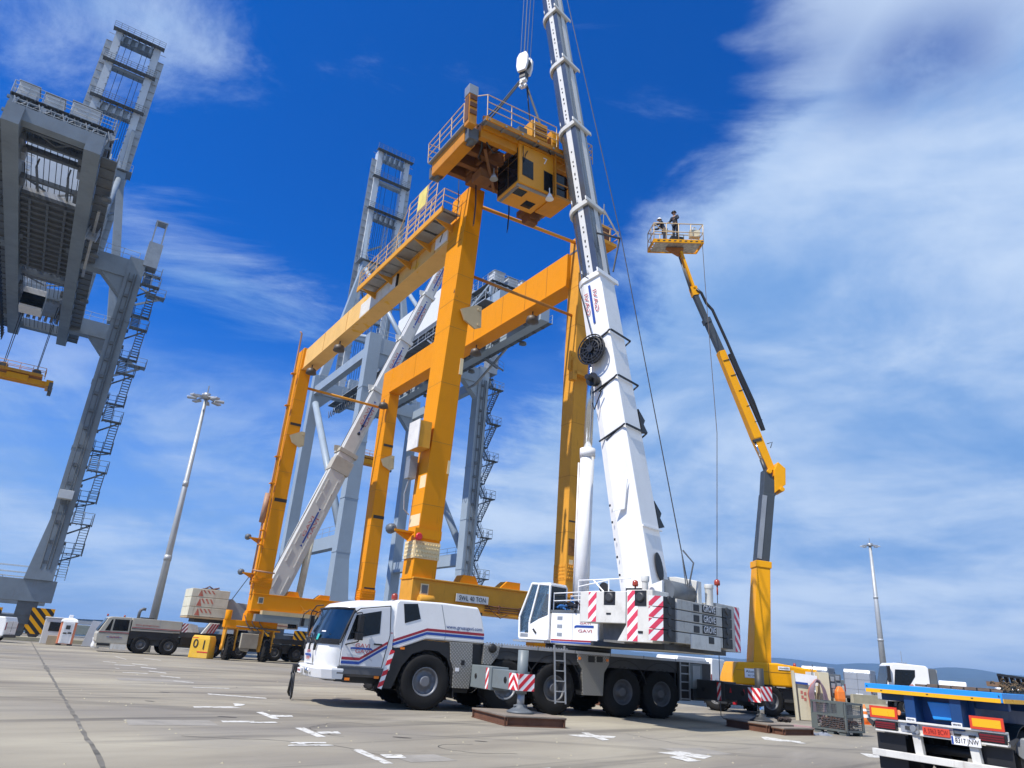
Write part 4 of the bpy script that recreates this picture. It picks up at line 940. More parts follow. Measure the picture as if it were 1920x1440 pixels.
    for x, y, z, s in ((-.4, SP-.2, 5.6, -1), (-.4, SP-.2, 8.0, -1), (-.4, -.1, 6.15, -1)):
        b = B(); b.box(x-.9, x, y-.25, y+.15, z, z+.08); b.prism_xz([(x, z), (x-.8, z), (x-.2, z-.3)], y-.1, y); b.build('bracket', Yellow, t)
        b = B(); b.lathe([(.08, 0), (.2, .1), (.22, .34)], (x-.95, y-.2, z+.1), 'Y', 10); b.tube((x-.9, y, z+.08), (x-.9, y, z+.3), .03, 5); b.build('floodlight', SteelDark, t)
    b = B(); b.lathe([(.12, 0), (.16, .05), (.15, .25), (.05, .32)], (-.35, -.8, 6.0), 'Y', 12); b.build('siren', Red, t)
    b = B(); b.box(-.55, .7, -.74, -.66, 5.95, 6.35); b.build('siren_bracket', Yellow, t)
    for x, y, z in ((.3, 22.3, 21.05), (.3, 16.5, 21.05), (7.8, 4.0, 21.1), (7.8, 10.6, 21.1), (7.0, 23.8, 20.4)):
        b = B(); b.tube((x, y, z), (x, y, z-.25), .05, 6); b.lathe([(.12, -.25), (.34, -.38), (.4, -.72), (.12, -.8)], (x, y, z), 'Z', 14); b.build('gantry_lamp', mat('lamp_brown_metal', (.10, .085, .07), .5, .3, var=.2, dirt=.4), t)
    b = B(); b.path([(.2, -.7, 18.2), (.05, -.82, 18.0), (-.02, -.85, 17.6), (.15, -.84, 17.35), (.3, -.8, 17.6), (.15, -.78, 17.9)], .06, 6); b.cbox((.2, -.75, 18.2), (.25, .3, .4)); b.build('cable_coil', Rust, t)
    # drive box and aerials on the right-hand leg head
    b = B(); b.box(9.0, 10.1, -.9, .5, 24.2, 24.4); b.box(9.1, 9.9, -.6, .2, 24.4, 25.6); b.m = 1; b.box(9.2, 9.8, -.62, -.58, 24.6, 25.4); b.m = 0; b.prism_xz([(8.7, 23.2), (10.1, 24.2), (8.7, 24.2)], -.3, 0); b.build('drive_box', [YellowOld, Rust], t)
    b = B(); b.tube((9.6, -.2, 24.4), (9.65, -.2, 27.4), .035, 5); b.tube((9.6, -.2, 25.6), (10.0, -.4, 26.0), .02, 4); b.tube((9.6, -.2, 25.4), (9.2, 0, 25.9), .02, 4); b.build('aerial', SteelDark, t)
    b = B(); b.rail([(8.9, -.9, 24.4), (10.2, -.9, 24.4), (10.2, .5, 24.4)], .9, .025, .6, 1); b.build('handrail', RailTan, t)
    return t
rtg()

# ------------------------------------------------------------------ the lifted trolley
def trolley():
    t = thing('crane_trolley', 'yellow gantry trolley with an operator cab numbered 7, hanging from four slings', 'crane trolley', (-0.6, 29.6, 24.0), Q)
    t.rotation_euler = (0, rad(-4), Q)
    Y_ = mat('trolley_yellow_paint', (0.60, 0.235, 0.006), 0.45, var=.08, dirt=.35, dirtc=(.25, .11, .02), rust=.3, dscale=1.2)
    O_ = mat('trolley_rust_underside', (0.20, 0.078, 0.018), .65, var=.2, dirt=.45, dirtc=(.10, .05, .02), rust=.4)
    # travel beams at both ends
    for s in (-1, 1):
        b = B(); x = -3.85 if s < 0 else 2.3; b.box(x-.30, x+.30, -2.0, 1.15, -.55, .15); b.build('end_beam', Y_, t, .03)
        for y in (-2.05, 1.2):
            k = B(); k.box(x-.25, x+.25, y-.32, y+.3, -.55, .05); k.lathe([(.26, -.12), (.32, -.08), (.32, .08), (.26, .12)], (x, y, -.35), 'X', 14); k.build('wheel_box', SteelDark, t)
        k = B(); k.box(x-.45, x+.45, -2.2, 1.3, .15, .22); k.build('end_deck', SteelMid, t)
    for y in (-2.35, -1.2, -.2, .75):
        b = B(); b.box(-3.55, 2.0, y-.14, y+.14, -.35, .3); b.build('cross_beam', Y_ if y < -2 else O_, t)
    b = B()
    for x in (-2.5, -1.5, -.5, .6, 1.6): b.box(x-.08, x+.08, -2.2, .75, -.22, .2)
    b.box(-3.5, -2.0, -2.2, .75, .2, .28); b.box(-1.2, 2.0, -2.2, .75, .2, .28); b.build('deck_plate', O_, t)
    b = B(); b.box(-3.6, 2.3, -3.0, -2.5, .28, .36)
    for i in range(7): b.box(-3.5+i*.9, -3.42+i*.9, -3.1, -2.5, .2, .28)
    b.build('side_walkway', SteelMid, t)
    b = B(); b.bar((-3.6, -3.0, .3), (2.3, -3.0, .3), .06, .22); b.box(-3.5, 1.6, -2.62, -2.5, .05, .75); b.build('walkway_edge', Y_, t)
    b = B(); b.rail([(-3.6, -3.1, .36), (.3, -3.1, .36)], 1.15, .024, 1.2, 2); b.build('handrail', RailTan, t); b = B(); b.rail([(-4.3, -2.2, .22), (-4.3, 1.3, .22)], 1.1, .024, 1.1, 2); b.rail([(-4.3, 1.3, .22), (2.6, 1.3, .22)], 1.1, .024, 1.3, 2); b.rail([(2.6, 1.3, .22), (2.6, -3.0, .42), (1.2, -3.1, .42)], 1.1, .024, 1.2, 2)
    b.path([(-3.6, -3.1, 1.5), (-4.0, -2.7, 1.5), (-4.3, -2.2, 1.5)], .024, 5); b.build('handrail', RailTan, t)
    # column box on the near left corner
    b = B(); b.box(-4.35, -3.95, -2.75, -2.35, -.1, 1.5); b.m = 1; b.box(-4.38, -3.92, -2.78, -2.32, 1.5, 2.0); b.m = 2; b.box(-4.37, -4.34, -2.7, -2.4, .1, 1.4)
    for z in (.4, .8, 1.2): b.box(-4.33, -3.97, -2.80, -2.75, z, z+.22)
    b.build('anchor_post', [Y_, SteelMid, Rust], t)
    # hoist machinery and cabinets on deck
    b = B(); b.tube((-1.8, .6, .9), (1.6, .6, .9), .42, 18); b.box(-2.2, -1.8, .0, 1.2, .28, 1.4); b.box(1.6, 2.1, .0, 1.2, .28, 1.4); b.box(-.8, .9, -1.6, -.6, .28, .9); b.build('hoist_drum', O_, t, .02)
    b = B(); b.box(-2.9, -1.7, -2.35, -1.5, .3, .7); b.build('deck_cabinet', Y_, t, .02)
    b = B(); b.box(-1.0, -.1, -2.9, -2.1, .6, 1.5); b.m = 1
    for z in (.72, .9, 1.08, 1.26): b.box(-.93, -.17, -2.93, -2.9, z, z+.09)
    b.build('deck_cabinet', [YellowOld, Rust], t, .02)
    b = B(); b.box(-1.6, -1.15, -2.7, -2.3, .4, 1.0); b.build('deck_cabinet', SteelDark, t)
    b = B(); b.box(.15, .6, -2.9, -2.3, .5, 1.4); b.m = 1; b.box(.2, .55, -2.93, -2.9, .7, 1.2); b.build('deck_cabinet', [YellowOld, LiftYellow], t, .02)
    # hooped ladder up to the deck
    b = B()
    for x in (.72, 1.27): b.tube((x, -3.35, -1.0), (x, -3.35, 1.6), .03, 6)
    for i in range(9): b.tube((.72, -3.35, -.9+i*.29), (1.27, -3.35, -1.5+i*.29), .018, 5)
    for z in (-.1, .5, 1.1, 1.6):
        b.path([(.72+.275-.38*math.cos(a), -3.35-.62*math.sin(a), z) for a in [math.pi*i/8 for i in range(9)]], .02, 5)
    for a in (.5, 1.1, 1.57, 2.1, 2.6): b.tube((0.995-.38*math.cos(a), -3.35-.62*math.sin(a), -.1), (0.995-.38*math.cos(a), -3.35-.62*math.sin(a), 1.6), .018, 5)
    b.build('hooped_ladder', RailTan, t)
    for x, y, z, sx, sy, sz, m_ in ((-3.2, -1.6, .55, .5, .5, .6, O_), (-2.3, -.6, .6, .7, .5, .5, SteelDark), (1.4, -1.5, .6, .5, .6, .7, Y_), (-3.3, .6, .35, .6, .5, .5, O_), (.2, -2.3, .5, .3, .3, .5, SteelMid)):
        k = B(); k.cbox((x, y, z), (sx, sy, sz)); k.lathe([(sy*.35, 0), (sy*.35, sx*.9)], (x+sx*.5, y, z), 'X', 12); k.build('drive_motor', m_, t, .02)
    b = B(); b.path([(-3.4, -2.3, -.1), (-3.2, -2.0, -.5), (-3.0, -1.4, -.55), (-2.6, -.9, -.3)], .05, 6); b.path([(-3.3, -2.2, .3), (-3.1, -2.3, -.4), (-2.7, -2.2, -.7), (-2.3, -2.1, -.4)], .04, 6); b.build('loose_cable', Black, t)
    # operator cab slung under the near edge
    X0, X1, Y0, Y1, Z0, Z1 = -1.55, .45, -2.65, -.75, -2.05, 0.08
    def pane(nm, pts, n_): k = B(); k.m = 0; k.prism(pts, V(n_)*.012); return k
    b = B(); b.box(X0, X1, Y0, Y1, Z0, Z1); cb = b.build('operator_cab', mat('cab_yellow_paint', (.72, .30, .008), .38, var=.04, dirt=.2, dirtc=(.32, .15, .03)), t, .03)
    k = B(); k.box(X0-.05, X1+.05, Y0-.05, Y1+.05, Z1, Z1+.08); k.build('cab_roof', Y_, cb)
    def win(pts, n_, name='window', fr=.05):
        c = sum((V(p) for p in pts), V())/len(pts); n_ = V(n_)
        k = B(); k.m = 0; k.prism([tuple(c+(V(p)-c)*1.09) for p in pts], n_*.012); k.m = 1; k.prism([tuple(V(p)+n_*.012) for p in pts], n_*.008); return k.build(name, [Black, DarkGlass], cb)
    yv = Y0
    win([(-1.35, yv, -1.55), (-.78, yv, -1.62), (-.78, yv, -.72), (-1.35, yv, -.65)], (0, -1, 0))
    win([(-.12, yv, -1.9), (.36, yv, -1.95), (.36, yv, -.95), (-.12, yv, -.9)], (0, -1, 0))
    xv = X0
    for y0, y1, z0, z1 in ((-2.5, -1.78, -1.85, -.72), (-2.5, -1.78, -.62, -.12), (-1.68, -.85, -1.85, -.72), (-1.68, -.85, -.62, -.12)):
        win([(xv, y0, z0), (xv, y1, z0), (xv, y1, z1), (xv, y0, z1)], (-1, 0, 0))
    win([(-1.3, -2.2, Z0), (-.8, -2.2, Z0), (-.8, -1.75, Z0), (-1.3, -1.75, Z0)], (0, 0, -1)); win([(-.4, -1.6, Z0), (.1, -1.6, Z0), (.1, -1.1, Z0), (-.4, -1.1, Z0)], (0, 0, -1))
    text('7', cb, (-.06, Y0-.008, -.35), (1, 0, 0), (0, 0, 1), .50, LetterWhite)
    k = B(); k.box(X0, X1, Y0+.1, Y0+.25, Z0-.06, Z0); 
    for i in range(14): k.box(X0+.05, X0+.2, Y0+.2+i*.12, Y0+.26+i*.12, Z0-.05, Z0-.005)
    k.build('cab_step', SteelMid, cb)
    # open cage beside the cab, lamps, lower hoist gear
    b = B()
    for x in (.5, 1.35):
        for y in (-2.7, -1.2): b.bar((x, y, -2.0), (x, y, .3), .08)
    for z in (-2.0, -1.3, -.5, .2):
        b.bar((.5, -2.7, z), (1.35, -2.7, z), .05); b.bar((1.35, -2.7, z), (1.35, -1.2, z), .05)
    b.bar((.5, -2.7, -.5), (1.35, -2.7, .2), .04); b.box(.45, 1.4, -2.75, -1.1, -2.12, -2.02); b.build('stair_cage', Y_, t)
    b = B(); b.box(.62, 1.3, -2.55, -2.5, -1.9, -.6); b.build('cage_screen', DarkGlass, t)
    for x, y, z in ((.15, -2.7, -2.15), (-2.2, -1.5, -1.3), (1.9, -2.2, -.8)):
        b = B(); b.lathe([(.05, .1), (.1, 0), (.2, -.22)], (x, y, z), 'Z', 12); b.tube((x, y, z), (x, y, z+.4), .025, 5); b.build('floodlight', LetterWhite if x < 1 and x > 0 else SteelMid, t)
    b = B(); b.box(.3, 1.3, -1.0, .3, -1.75, -1.45); b.box(.5, 1.1, -.6, .1, -2.1, -1.75); b.cbox((.75, -.3, -2.15), (.6, .4, .25))
    b.bar((.3, -.8, -1.5), (.3, -.8, -.2), .12); b.bar((1.4, .4, -1.5), (1.4, .4, -.2), .12); b.build('hoist_gear', O_, t)
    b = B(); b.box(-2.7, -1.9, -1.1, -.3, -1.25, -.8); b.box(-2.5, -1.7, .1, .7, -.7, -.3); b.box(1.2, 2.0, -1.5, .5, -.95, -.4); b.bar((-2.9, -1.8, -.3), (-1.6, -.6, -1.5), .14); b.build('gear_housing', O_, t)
    b = B()
    for x, y, l in ((-2.7, 1.0, 2.6), (-2.2, .2, 3.2), (-2.1, .3, 3.0), (-.4, -.1, 2.9), (.0, .6, 2.6)): b.path([(x, y, -.3), (x+.05, y+.05, -l*.6), (x-.06, y, -l)], .022, 4)
    b.path([(-1.35, -2.68, .0), (-1.38, -2.72, -.4), (-1.3, -2.7, -.9), (-1.25, -2.72, -.5), (-1.1, -2.7, -.2)], .02, 4)
    b.path([(-.6, -2.72, .2), (-.3, -2.9, .5), (.0, -2.8, .4), (.2, -2.75, .1)], .04, 5); b.build('loose_cable', Black, t)
    # hook block and slings
    hb = thing('hook_block', 'white hook block hanging on bright ropes beside the grey boom', 'hook block', (-0.6, 29.6, 31.7), Q+rad(25)); hb.scale = (.82, .82, .9)
    for s in (-1, 1):
        b = B(); b.prism_yz([(-.30, -.55), (.30, -.55), (.42, -.1), (.42, .55), (.25, .85), (-.25, .85), (-.42, .55), (-.42, -.1)], s*.30-.09, s*.30+.09); b.build('cheek_plate', White, hb, .02)
    b = B()
    for x in (-.13, 0, .13): b.lathe([(.38, -.05), (.34, 0), (.38, .05)], (x, 0, .25), 'X', 20)
    b.build('sheave', SteelDark, hb)
    b = B(); b.box(-.22, .22, -.22, .22, -.95, -.5); b.build('swivel', Black, hb)
    b = B(); b.path([(0, 0, -.9), (0, 0, -1.05), (0, .2, -1.2), (0, .26, -1.4), (0, .1, -1.6), (0, -.12, -1.58), (0, -.24, -1.42)], .10, 8); b.box(-.16, .16, -.2, .2, -1.15, -.9); b.build('hook', White, hb)
    b = B(); b.path([(-.3, 0, -1.38), (.3, 0, -1.38)], .09, 8); b.build('shackle', Alu, hb)
    top = V((-0.6, 29.6, 30.45))
    for i, (x, y, m_, lab) in enumerate(((-3.3, -1.7, Rope, 'double black sling reaching to the near left corner of the trolley'), (-3.2, .9, Rope, 'black sling reaching to the far left corner of the trolley'),
                                         (1.2, -1.9, Rope, 'double black sling dropping to the near right side of the trolley'), (1.9, .7, mat('grey_sling', (.10, .09, .085), .7), 'thin greyish sling running to the far right corner of the trolley'))):
        e = V((-0.6, 29.6, 24.0)) + QX*x + QY*y + V((0, 0, .45)); st = top + (QX*(.25 if x > 0 else -.25)) 
        b = B(); off = QY*.07+QX*.05
        b.path([st+off, (st+e)*.5+off+V((0, 0, -.12)), e+off*2.2], .042, 6)
        if i in (0, 2): b.path([st-off, (st+e)*.5-off+V((0, 0, -.12)), e-off*2.2], .042, 6)
        tag(b.build('sling', m_), lab, 'sling', 'slings between hook and trolley')
trolley()
# ------------------------------------------------------------------ white five-axle mobile crane (local x towards its tail, y away from the camera)
def mobile_crane():
    org = V((-1.78, 22.24, 0)); rz = math.atan2(.446, .895)
    t = thing('mobile_crane', 'white five-axle mobile crane in the middle with its long boom raised over the gantry', 'mobile crane', org, rz)
    W = 2.75
    # ---- carrier
    b = B(); b.box(-.9, 10.55, .55, W-.55, .72, 1.5); b.box(-2.4, -.9, .5, W-.5, .62, 1.05); b.build('chassis', Charcoal, t, .02)
    b = B(); b.prism_xz([(1.72, 1.52), (10.6, 1.48), (10.72, 1.84), (1.72, 1.86)], .03, W-.03); b.build('deck_edge', Charcoal, t)
    b = B(); b.prism_xz([(1.70, 1.862), (10.76, 1.842), (10.76, 1.93), (1.70, 1.955)], -.01, W+.01); dk = b.build('deck', Alu, t, .008)
    b = B()
    for x in (2.3, 3.6, 5.0, 6.4, 7.8, 9.2): b.box(x, x+.02, -.014, -.008, 1.855, 1.955)
    b.build('deck_seam', Charcoal, dk)
    b = B()
    for i in range(30): b.box(1.8+i*.1, 1.84+i*.1, .02, .06, 1.955, 1.985)
    b.build('tread_strip', SteelMid, dk)
    # wheel arches (dark) with arched openings
    def arch(x0, x1, cxs, ztop, name='wheel_arch'):
        b = B(); top = []
        b.box(x0, x1, .42, .50, .95, ztop)
        for c in cxs:
            pts = [(c+1.0*math.cos(a), .77+.98*math.sin(a)) for a in [math.pi*i/12 for i in range(13)]]
            b.loft([[(x, .02, z), (x, .5, z), (x+.01, .5, z+.03), (x+.01, .02, z+.03)] for x, z in pts])
        b.build(name, Black, t)
    arch(1.9, 5.2, (2.54, 4.3), 1.5); arch(6.1, 9.4, (6.98, 8.6), 1.5)
    b = B(); b.prism_xz([(-1.47, .54), (-1.18, 1.60), (-.22, 1.9), (.56, 1.88), (.74, 1.2), (.74, .7), (.70, .7), (.66, 1.15), (.5, 1.45), (.2, 1.62), (-.2, 1.64), (-.6, 1.5), (-.88, 1.15), (-1.12, .54)], .015, .5); b.box(-1.2, .7, .45, .5, .6, 1.7)
    b.build('front_fender', Black, t)
    b = B(); stripes(b, (-1.54, -.02, .55), (1, 0, -.255), (.255, 0, 1), .13, 1.06, .30, .8, (0, -1, 0), 0, 1, .01, .003); k = b.build('reflective_stripe', [LetterWhite, Red], t)
    b = B(); b.box(-.98, -.86, -.012, .01, 1.60, 1.66); b.build('marker_lamp', Amber, t)
    for x, z in ((-1.66, .78), (-2.5, .70)): b = B(); b.box(x, x+.14, .0, .03, z, z+.07); b.build('marker_lamp', Amber, t)
    # ---- cab: lofted shell with rounded front corners
    def plan(xf, z, yi=0.0, xb=-1.22, cr=.42):
        y0, y1 = yi, W-yi
        return [(xb, y0, z), (xf+.46, y0, z), (xf+.20, y0+.13, z), (xf+.05, y0+.40, z), (xf, y0+.95, z), (xf, y1-.95, z), (xf+.05, y1-.40, z), (xf+.20, y1-.13, z), (xf+.46, y1, z), (xb, y1, z)]
    b = B(); b.loft([plan(-3.18, 1.0), plan(-3.25, 1.35), plan(-3.24, 1.62), plan(-3.08, 2.15), plan(-2.90, 2.60, .02), plan(-2.72, 2.76, .05), plan(-2.3, 2.86, .14), plan(-1.9, 2.90, .3)], smooth=False)
    cab = b.build('cab', White, t, .05, 2)
    md = cab.modifiers.new('wn', 'WEIGHTED_NORMAL')
    b = B(); b.loft([plan(-3.12, .98, .05), plan(-3.12, .90, .05, -1.45), plan(-3.0, .80, .1, -1.45)]); b.build('cab_skirt', mat('skirt_grey', (.085, .09, .10), .5, var=.1, dirt=.2), cab)
    b = B(); b.box(-2.75, -1.42, -.012, .05, .86, 1.06); b.build('sill_panel', mat('skirt_grey', (.085, .09, .10)), cab, .01)
    # windscreen wraps the front ring
    def ring(xf, z, d=.018):
        p = plan(xf, z)[1:9]; q = []
        for i, (x, y, z_) in enumerate(p):
            dx_, dy_ = ((-.4, -.9), (-.75, -.66), (-.94, -.3), (-1, 0), (-1, 0), (-.94, .3), (-.75, .66), (-.4, .9))[i]; q.append((x+dx_*d, y+dy_*d, z_))
        return q
    r0_, r1_, r2_ = ring(-3.235, 1.66), ring(-3.08, 2.15), ring(-2.925, 2.56)
    b = B(); k = len(r0_); pts = r0_+r1_+r2_
    b.add(pts, [(j*k+i, j*k+i+1, (j+1)*k+i+1, (j+1)*k+i) for j in range(2) for i in range(k-1)], True)
    ws = b.build('windscreen', Windscreen, cab, norm=False)
    b = B()
    for rr, dz in ((r0_, -.03), (r2_, .03)): b.path([(x-.004, y, z+dz) for x, y, z in rr], .03, 5)
    for i in (0, k-1): b.path([(r[i][0]-.002, r[i][1], r[i][2]) for r in (r0_, r1_, r2_)], .035, 5)
    b.build('windscreen_seal', Black, ws)
    b = B(); b.prism([(-3.255, .62, 1.70), (-3.25, .86, 1.70), (-3.21, .86, 1.86), (-3.21, .62, 1.86)], (-.006, 0, .002)); b.build('sticker', Green, ws)
    b = B(); b.prism([(-3.25, .30, 1.92), (-3.17, .18, 1.92), (-3.16, .18, 1.95), (-3.24, .30, 1.95)], (-.01, -.01, .0)); b.build('sticker', LetterWhite, ws)
    b = B()
    for rr, a_, c_ in ((r0_, 0, .09), (r2_, -.07, 0)):
        b.add([(x-.004, y, z+a_) for x, y, z in rr]+[(x-.004+(.30 if a_ else -.0)*0, y, z+c_) for x, y, z in rr], [(i, i+1, k+i+1, k+i) for i in range(k-1)])
    b.build('frit_band', Black, ws, norm=False)
    for y in (.75, 1.35, 1.95):
        b = B(); b.path([(-3.27, y, 1.60), (-3.29, y+.08, 1.70), (-3.21, y+.42, 1.86)], .014, 5); b.bar((-3.285, y, 1.42), (-3.285, y-.06, 1.60), .07, .05); b.build('wiper', Black, cab)
    b = B(); b.path([(-2.95, 2.5, 2.50), (-3.15, 2.72, 2.55), (-3.3, 2.75, 2.42), (-3.33, 2.72, 2.25)], .018, 6); b.box(-3.38, -3.28, 2.62, 2.82, 2.05, 2.28); b.path([(-2.92, 1.9, 2.55), (-3.1, 1.95, 2.45), (-3.16, 1.95, 2.3)], .014, 5); b.build('front_mirror', Black, cab)
    b = B(); b.path([(-2.78, W-.2, 2.72), (-2.9, W+.2, 2.70), (-2.98, W+.42, 2.5), (-2.98, W+.42, 2.1)], .018, 6); b.box(-3.0, -2.88, W+.3, W+.5, 1.8, 2.4); b.build('wing_mirror', Black, cab)
    b = B(); b.prism([(-3.24, .95, 1.05), (-3.24, 1.9, 1.05), (-3.27, 1.9, 1.55), (-3.27, .95, 1.55)], (-.012, 0, 0)); b.prism([(-3.27, .95, 1.56), (-3.27, 1.8, 1.56), (-3.27, 1.8, 1.58), (-3.27, .95, 1.58)], (-.006, 0, 0)); b.build('front_hatch', White, cab, .006)
    gx = -3.275
    text('GROVE', cab, (gx-.015, 2.12, 1.17), (0, -1, 0), (0, 0, 1), .13, LetterDark, .40)
    for z, m_ in ((1.37, LetterPink), (1.19, LetterPink)): text('GAVI', cab, (gx-.012, 1.38, z), (0, -1, 0), (0, 0, 1), .11, m_, .40)
    b = B(); b.box(gx-.02, gx-.002, 1.10, 1.68, 1.25, 1.31); b.prism_yz([(1.02, 1.22), (1.10, 1.25), (1.10, 1.31)], gx-.02, gx-.002); b.prism_yz([(1.76, 1.30), (1.68, 1.25), (1.68, 1.31)], gx-.02, gx-.002); b.build('logo_bar', StripeBlue, cab)
    # bumper
    b = B(); b.loft([plan(-3.34, 1.02, -.01, -2.55), plan(-3.36, .95, -.02, -2.55), plan(-3.30, .70, .02, -2.55)]); bp = b.build('bumper', White, t, .03)
    b = B(); b.box(-3.40, -3.355, 1.55, 1.95, .77, .90); b.build('number_plate', LetterWhite, bp)
    text('1589 FMR', bp, (-3.403, 1.75, .835), (0, -1, 0), (0, 0, 1), .075, LetterPink, .33)
    for i, y in enumerate((.72, .93, 1.12)):
        b = B(); b.lathe([(.03, -.02), (.075, -.03), (.08, .02)], (-3.34+.02*(y < .8)+.03*(y < .75), y, .86), 'X', 14); b.build('headlight', Chrome, bp)
    b = B(); b.cbox((-3.42, 2.12, .86), (.16, .22, .22)); b.path([(-3.45, 2.12, .84), (-3.5, 2.16, .72), (-3.42, 2.3, .45), (-3.40, 2.36, .22), (-3.44, 2.28, .12), (-3.5, 2.2, .2), (-3.5, 2.12, .5), (-3.46, 2.1, .8)], .035, 7)
    b.path([(-3.46, 2.05, .8), (-3.48, 2.0, .5), (-3.48, 1.96, .22), (-3.48, 1.85, .05), (-3.48, 1.75, .1), (-3.48, 1.76, .35), (-3.46, 1.95, .72), (-3.45, 2.0, .85)], .022, 6); b.build('tow_rope', Black, t)
    b = B(); b.box(-2.75, -2.5, .02, .22, .66, .8); b.box(-2.95, -2.4, .3, 1.2, .66, .72); b.build('entry_step', Black, t)
    # door, panel lines, window, mirrors
    dpoly = [(-2.70, 1.08), (-2.70, 1.66), (-2.50, 2.44), (-2.30, 2.60), (-1.44, 2.74), (-1.36, 1.95), (-1.50, 1.08)]
    b = B(); b.prism_xz([(-2.715, 1.07), (-2.715, 1.665), (-2.52, 2.47), (-2.31, 2.63), (-1.415, 2.775), (-1.335, 1.95), (-1.475, 1.07)], -.006, .05); b.build('door_gap', Black, cab)
    b = B(); b.prism_xz(dpoly, -.03, .04); door = b.build('door', mat('door_white_paint', (.66, .67, .69), .34, var=.03, coat=.3), cab, .012)
    b = B(); b.prism_xz([(-2.60, 1.74), (-2.42, 2.43), (-1.70, 2.60), (-1.67, 1.98)], -.036, -.028); b.build('window', DarkGlass, door)
    b = B(); b.prism_xz([(-2.56, 1.40), (-2.05, 1.35), (-2.2, 1.28), (-2.5, 1.30)], -.034, -.028); b.prism_xz([(-2.5, 1.70), (-1.8, 1.22), (-1.78, 1.25), (-2.46, 1.74)], -.034, -.028); b.build('door_crease', mat('door_shade_paint', (.50, .51, .54), .4), door)
    b = B(); b.box(-1.80, -1.56, -.06, -.02, 1.665, 1.705); b.build('handle', Black, door)
    b = B(); b.path([(-2.62, -.02, 1.62), (-2.55, -.2, 1.66), (-2.34, -.26, 1.72), (-2.30, -.26, 1.85)], .022, 6); b.path([(-2.42, -.03, 2.48), (-2.32, -.2, 2.5), (-2.29, -.25, 2.42)], .02, 6); b.box(-2.39, -2.27, -.36, -.13, 1.98, 2.42); b.box(-2.42, -2.24, -.36, -.12, 1.76, 1.95); b.build('wing_mirror', Black, cab, .03)
    text('GAVI', door, (-2.12, -.035, 1.62), (1, 0, 0), (0, 0, 1), .15, LetterPink, .42); text('GAVI', door, (-2.10, -.035, 1.47), (1, 0, 0), (0, 0, 1), .15, LetterPink, .42)
    b = B(); b.box(-2.38, -1.86, -.04, -.03, 1.52, 1.57); b.prism_xz([(-2.46, 1.51), (-2.38, 1.53), (-2.38, 1.57), (-2.46, 1.56)], -.04, -.03); b.prism_xz([(-1.78, 1.50), (-1.86, 1.52), (-1.86, 1.56)], -.04, -.03); b.build('logo_bar', StripeBlue, door)
    text('GMK 5220', cab, (-1.34, -.012, 2.02), (1, 0, 0), (0, 0, 1), .05, LetterPink, .14)
    def band(b, pts, y, w, yo=.004):
        for (x0, z0), (x1, z1) in zip(pts, pts[1:]): b.prism_xz([(x0, z0), (x1, z1), (x1, z1+w), (x0, z0+w)], y-yo, y)
    for off, m_, nm in ((0, StripeRed, 'red_stripe'), (-.105, StripeBlue, 'blue_stripe')):
        b = B(); band(b, [(-2.68, 1.23+off), (-2.17, 1.23+off), (-1.40, 1.71+off)], -.031, .075); b.build(nm, m_, door)
    # engine cover
    b = B(); b.prism_xz([(-1.20, 1.62), (-1.28, 2.2), (-1.26, 2.90), (-1.18, 2.97), (.2, 3.0), (1.40, 2.97), (1.55, 2.72), (1.66, 2.35), (1.71, 1.93), (-.22, 1.93), (-1.02, 1.62)], 0, W)
    hood = b.build('engine_cover', White, t, .06, 3)
    b = B(); b.prism_xz([(-1.04, 2.86), (-.60, 2.90), (-.46, 2.48), (-.94, 2.32)], -.012, .01); b.build('window', DarkGlass, hood, .01)
    b = B(); b.prism_xz([(.16, 2.94), (.18, 2.94), (.40, 2.2), (.38, 1.95), (.36, 1.95), (.38, 2.2)], -.004, .01); b.build('panel_joint', SteelMid, hood)
    for off, m_, nm in ((0, StripeRed, 'red_stripe'), (-.105, StripeBlue, 'blue_stripe')):
        b = B(); band(b, [(-1.24, 1.78+off), (-.22, 2.16+off), (1.67, 2.15+off)], -.002, .075); b.build(nm, m_, hood)
    text('www.gruasgavi.com', hood, (.99, -.006, 2.33), (1, 0, 0), (0, 0, 1), .15, LetterBlue, 1.2)
    b = B(); b.lathe([(.09, 0), (.10, .04), (.09, .15), (.04, .19)], (-1.18, .5, 2.97), 'Z', 14); b.build('beacon', BeaconRed, t)
    b = B(); b.box(1.30, 1.62, .15, .30, 2.74, 2.84); b.build('work_lamp', Black, hood)
    # checker plate boxes
    b = B(); b.prism_xz([(.55, 1.9), (1.31, 1.92), (1.34, 1.3), (1.30, .64), (.76, .64), (.74, 1.15), (.62, 1.4)], -.02, .4); pl = b.build('checker_box', Checker, t, .01)
    b = B(); b.box(.97, 1.08, -.03, -.018, 1.28, 1.42); b.build('latch', Black, pl)
    b = B(); b.box(.80, .92, -.03, -.018, 1.10, 1.2); b.build('label', LetterWhite, pl)
    b = B(); b.prism_xz([(1.69, 1.9), (2.24, 1.9), (2.2, 1.62), (1.97, 1.34), (1.69, 1.34)], -.02, .4); pl = b.build('checker_box', Checker, t, .01); b = B(); b.lathe([(.05, -.05), (.13, -.03), (.14, .02)], (1.98, -.03, 1.82), 'Y', 16); b.build('filler_cap', Black, pl)
    b = B(); b.box(1.30, 1.70, .1, .5, 1.3, 1.9); b.box(.7, 1.4, .3, .4, .5, .7); b.build('recess', Black, t)
    b = B(); b.prism_xz([(5.10, 1.86), (6.37, 1.86), (6.36, 1.6), (6.17, 1.32), (6.14, .62), (5.36, .62), (5.30, 1.38), (5.12, 1.6)], -.02, .4); pl = b.build('checker_box', Checker, t, .01)
    b = B(); b.box(5.52, 5.78, -.028, -.015, 1.62, 1.82); b.box(5.86, 6.1, -.028, -.015, 1.64, 1.82); b.build('control_panel', Black, pl)
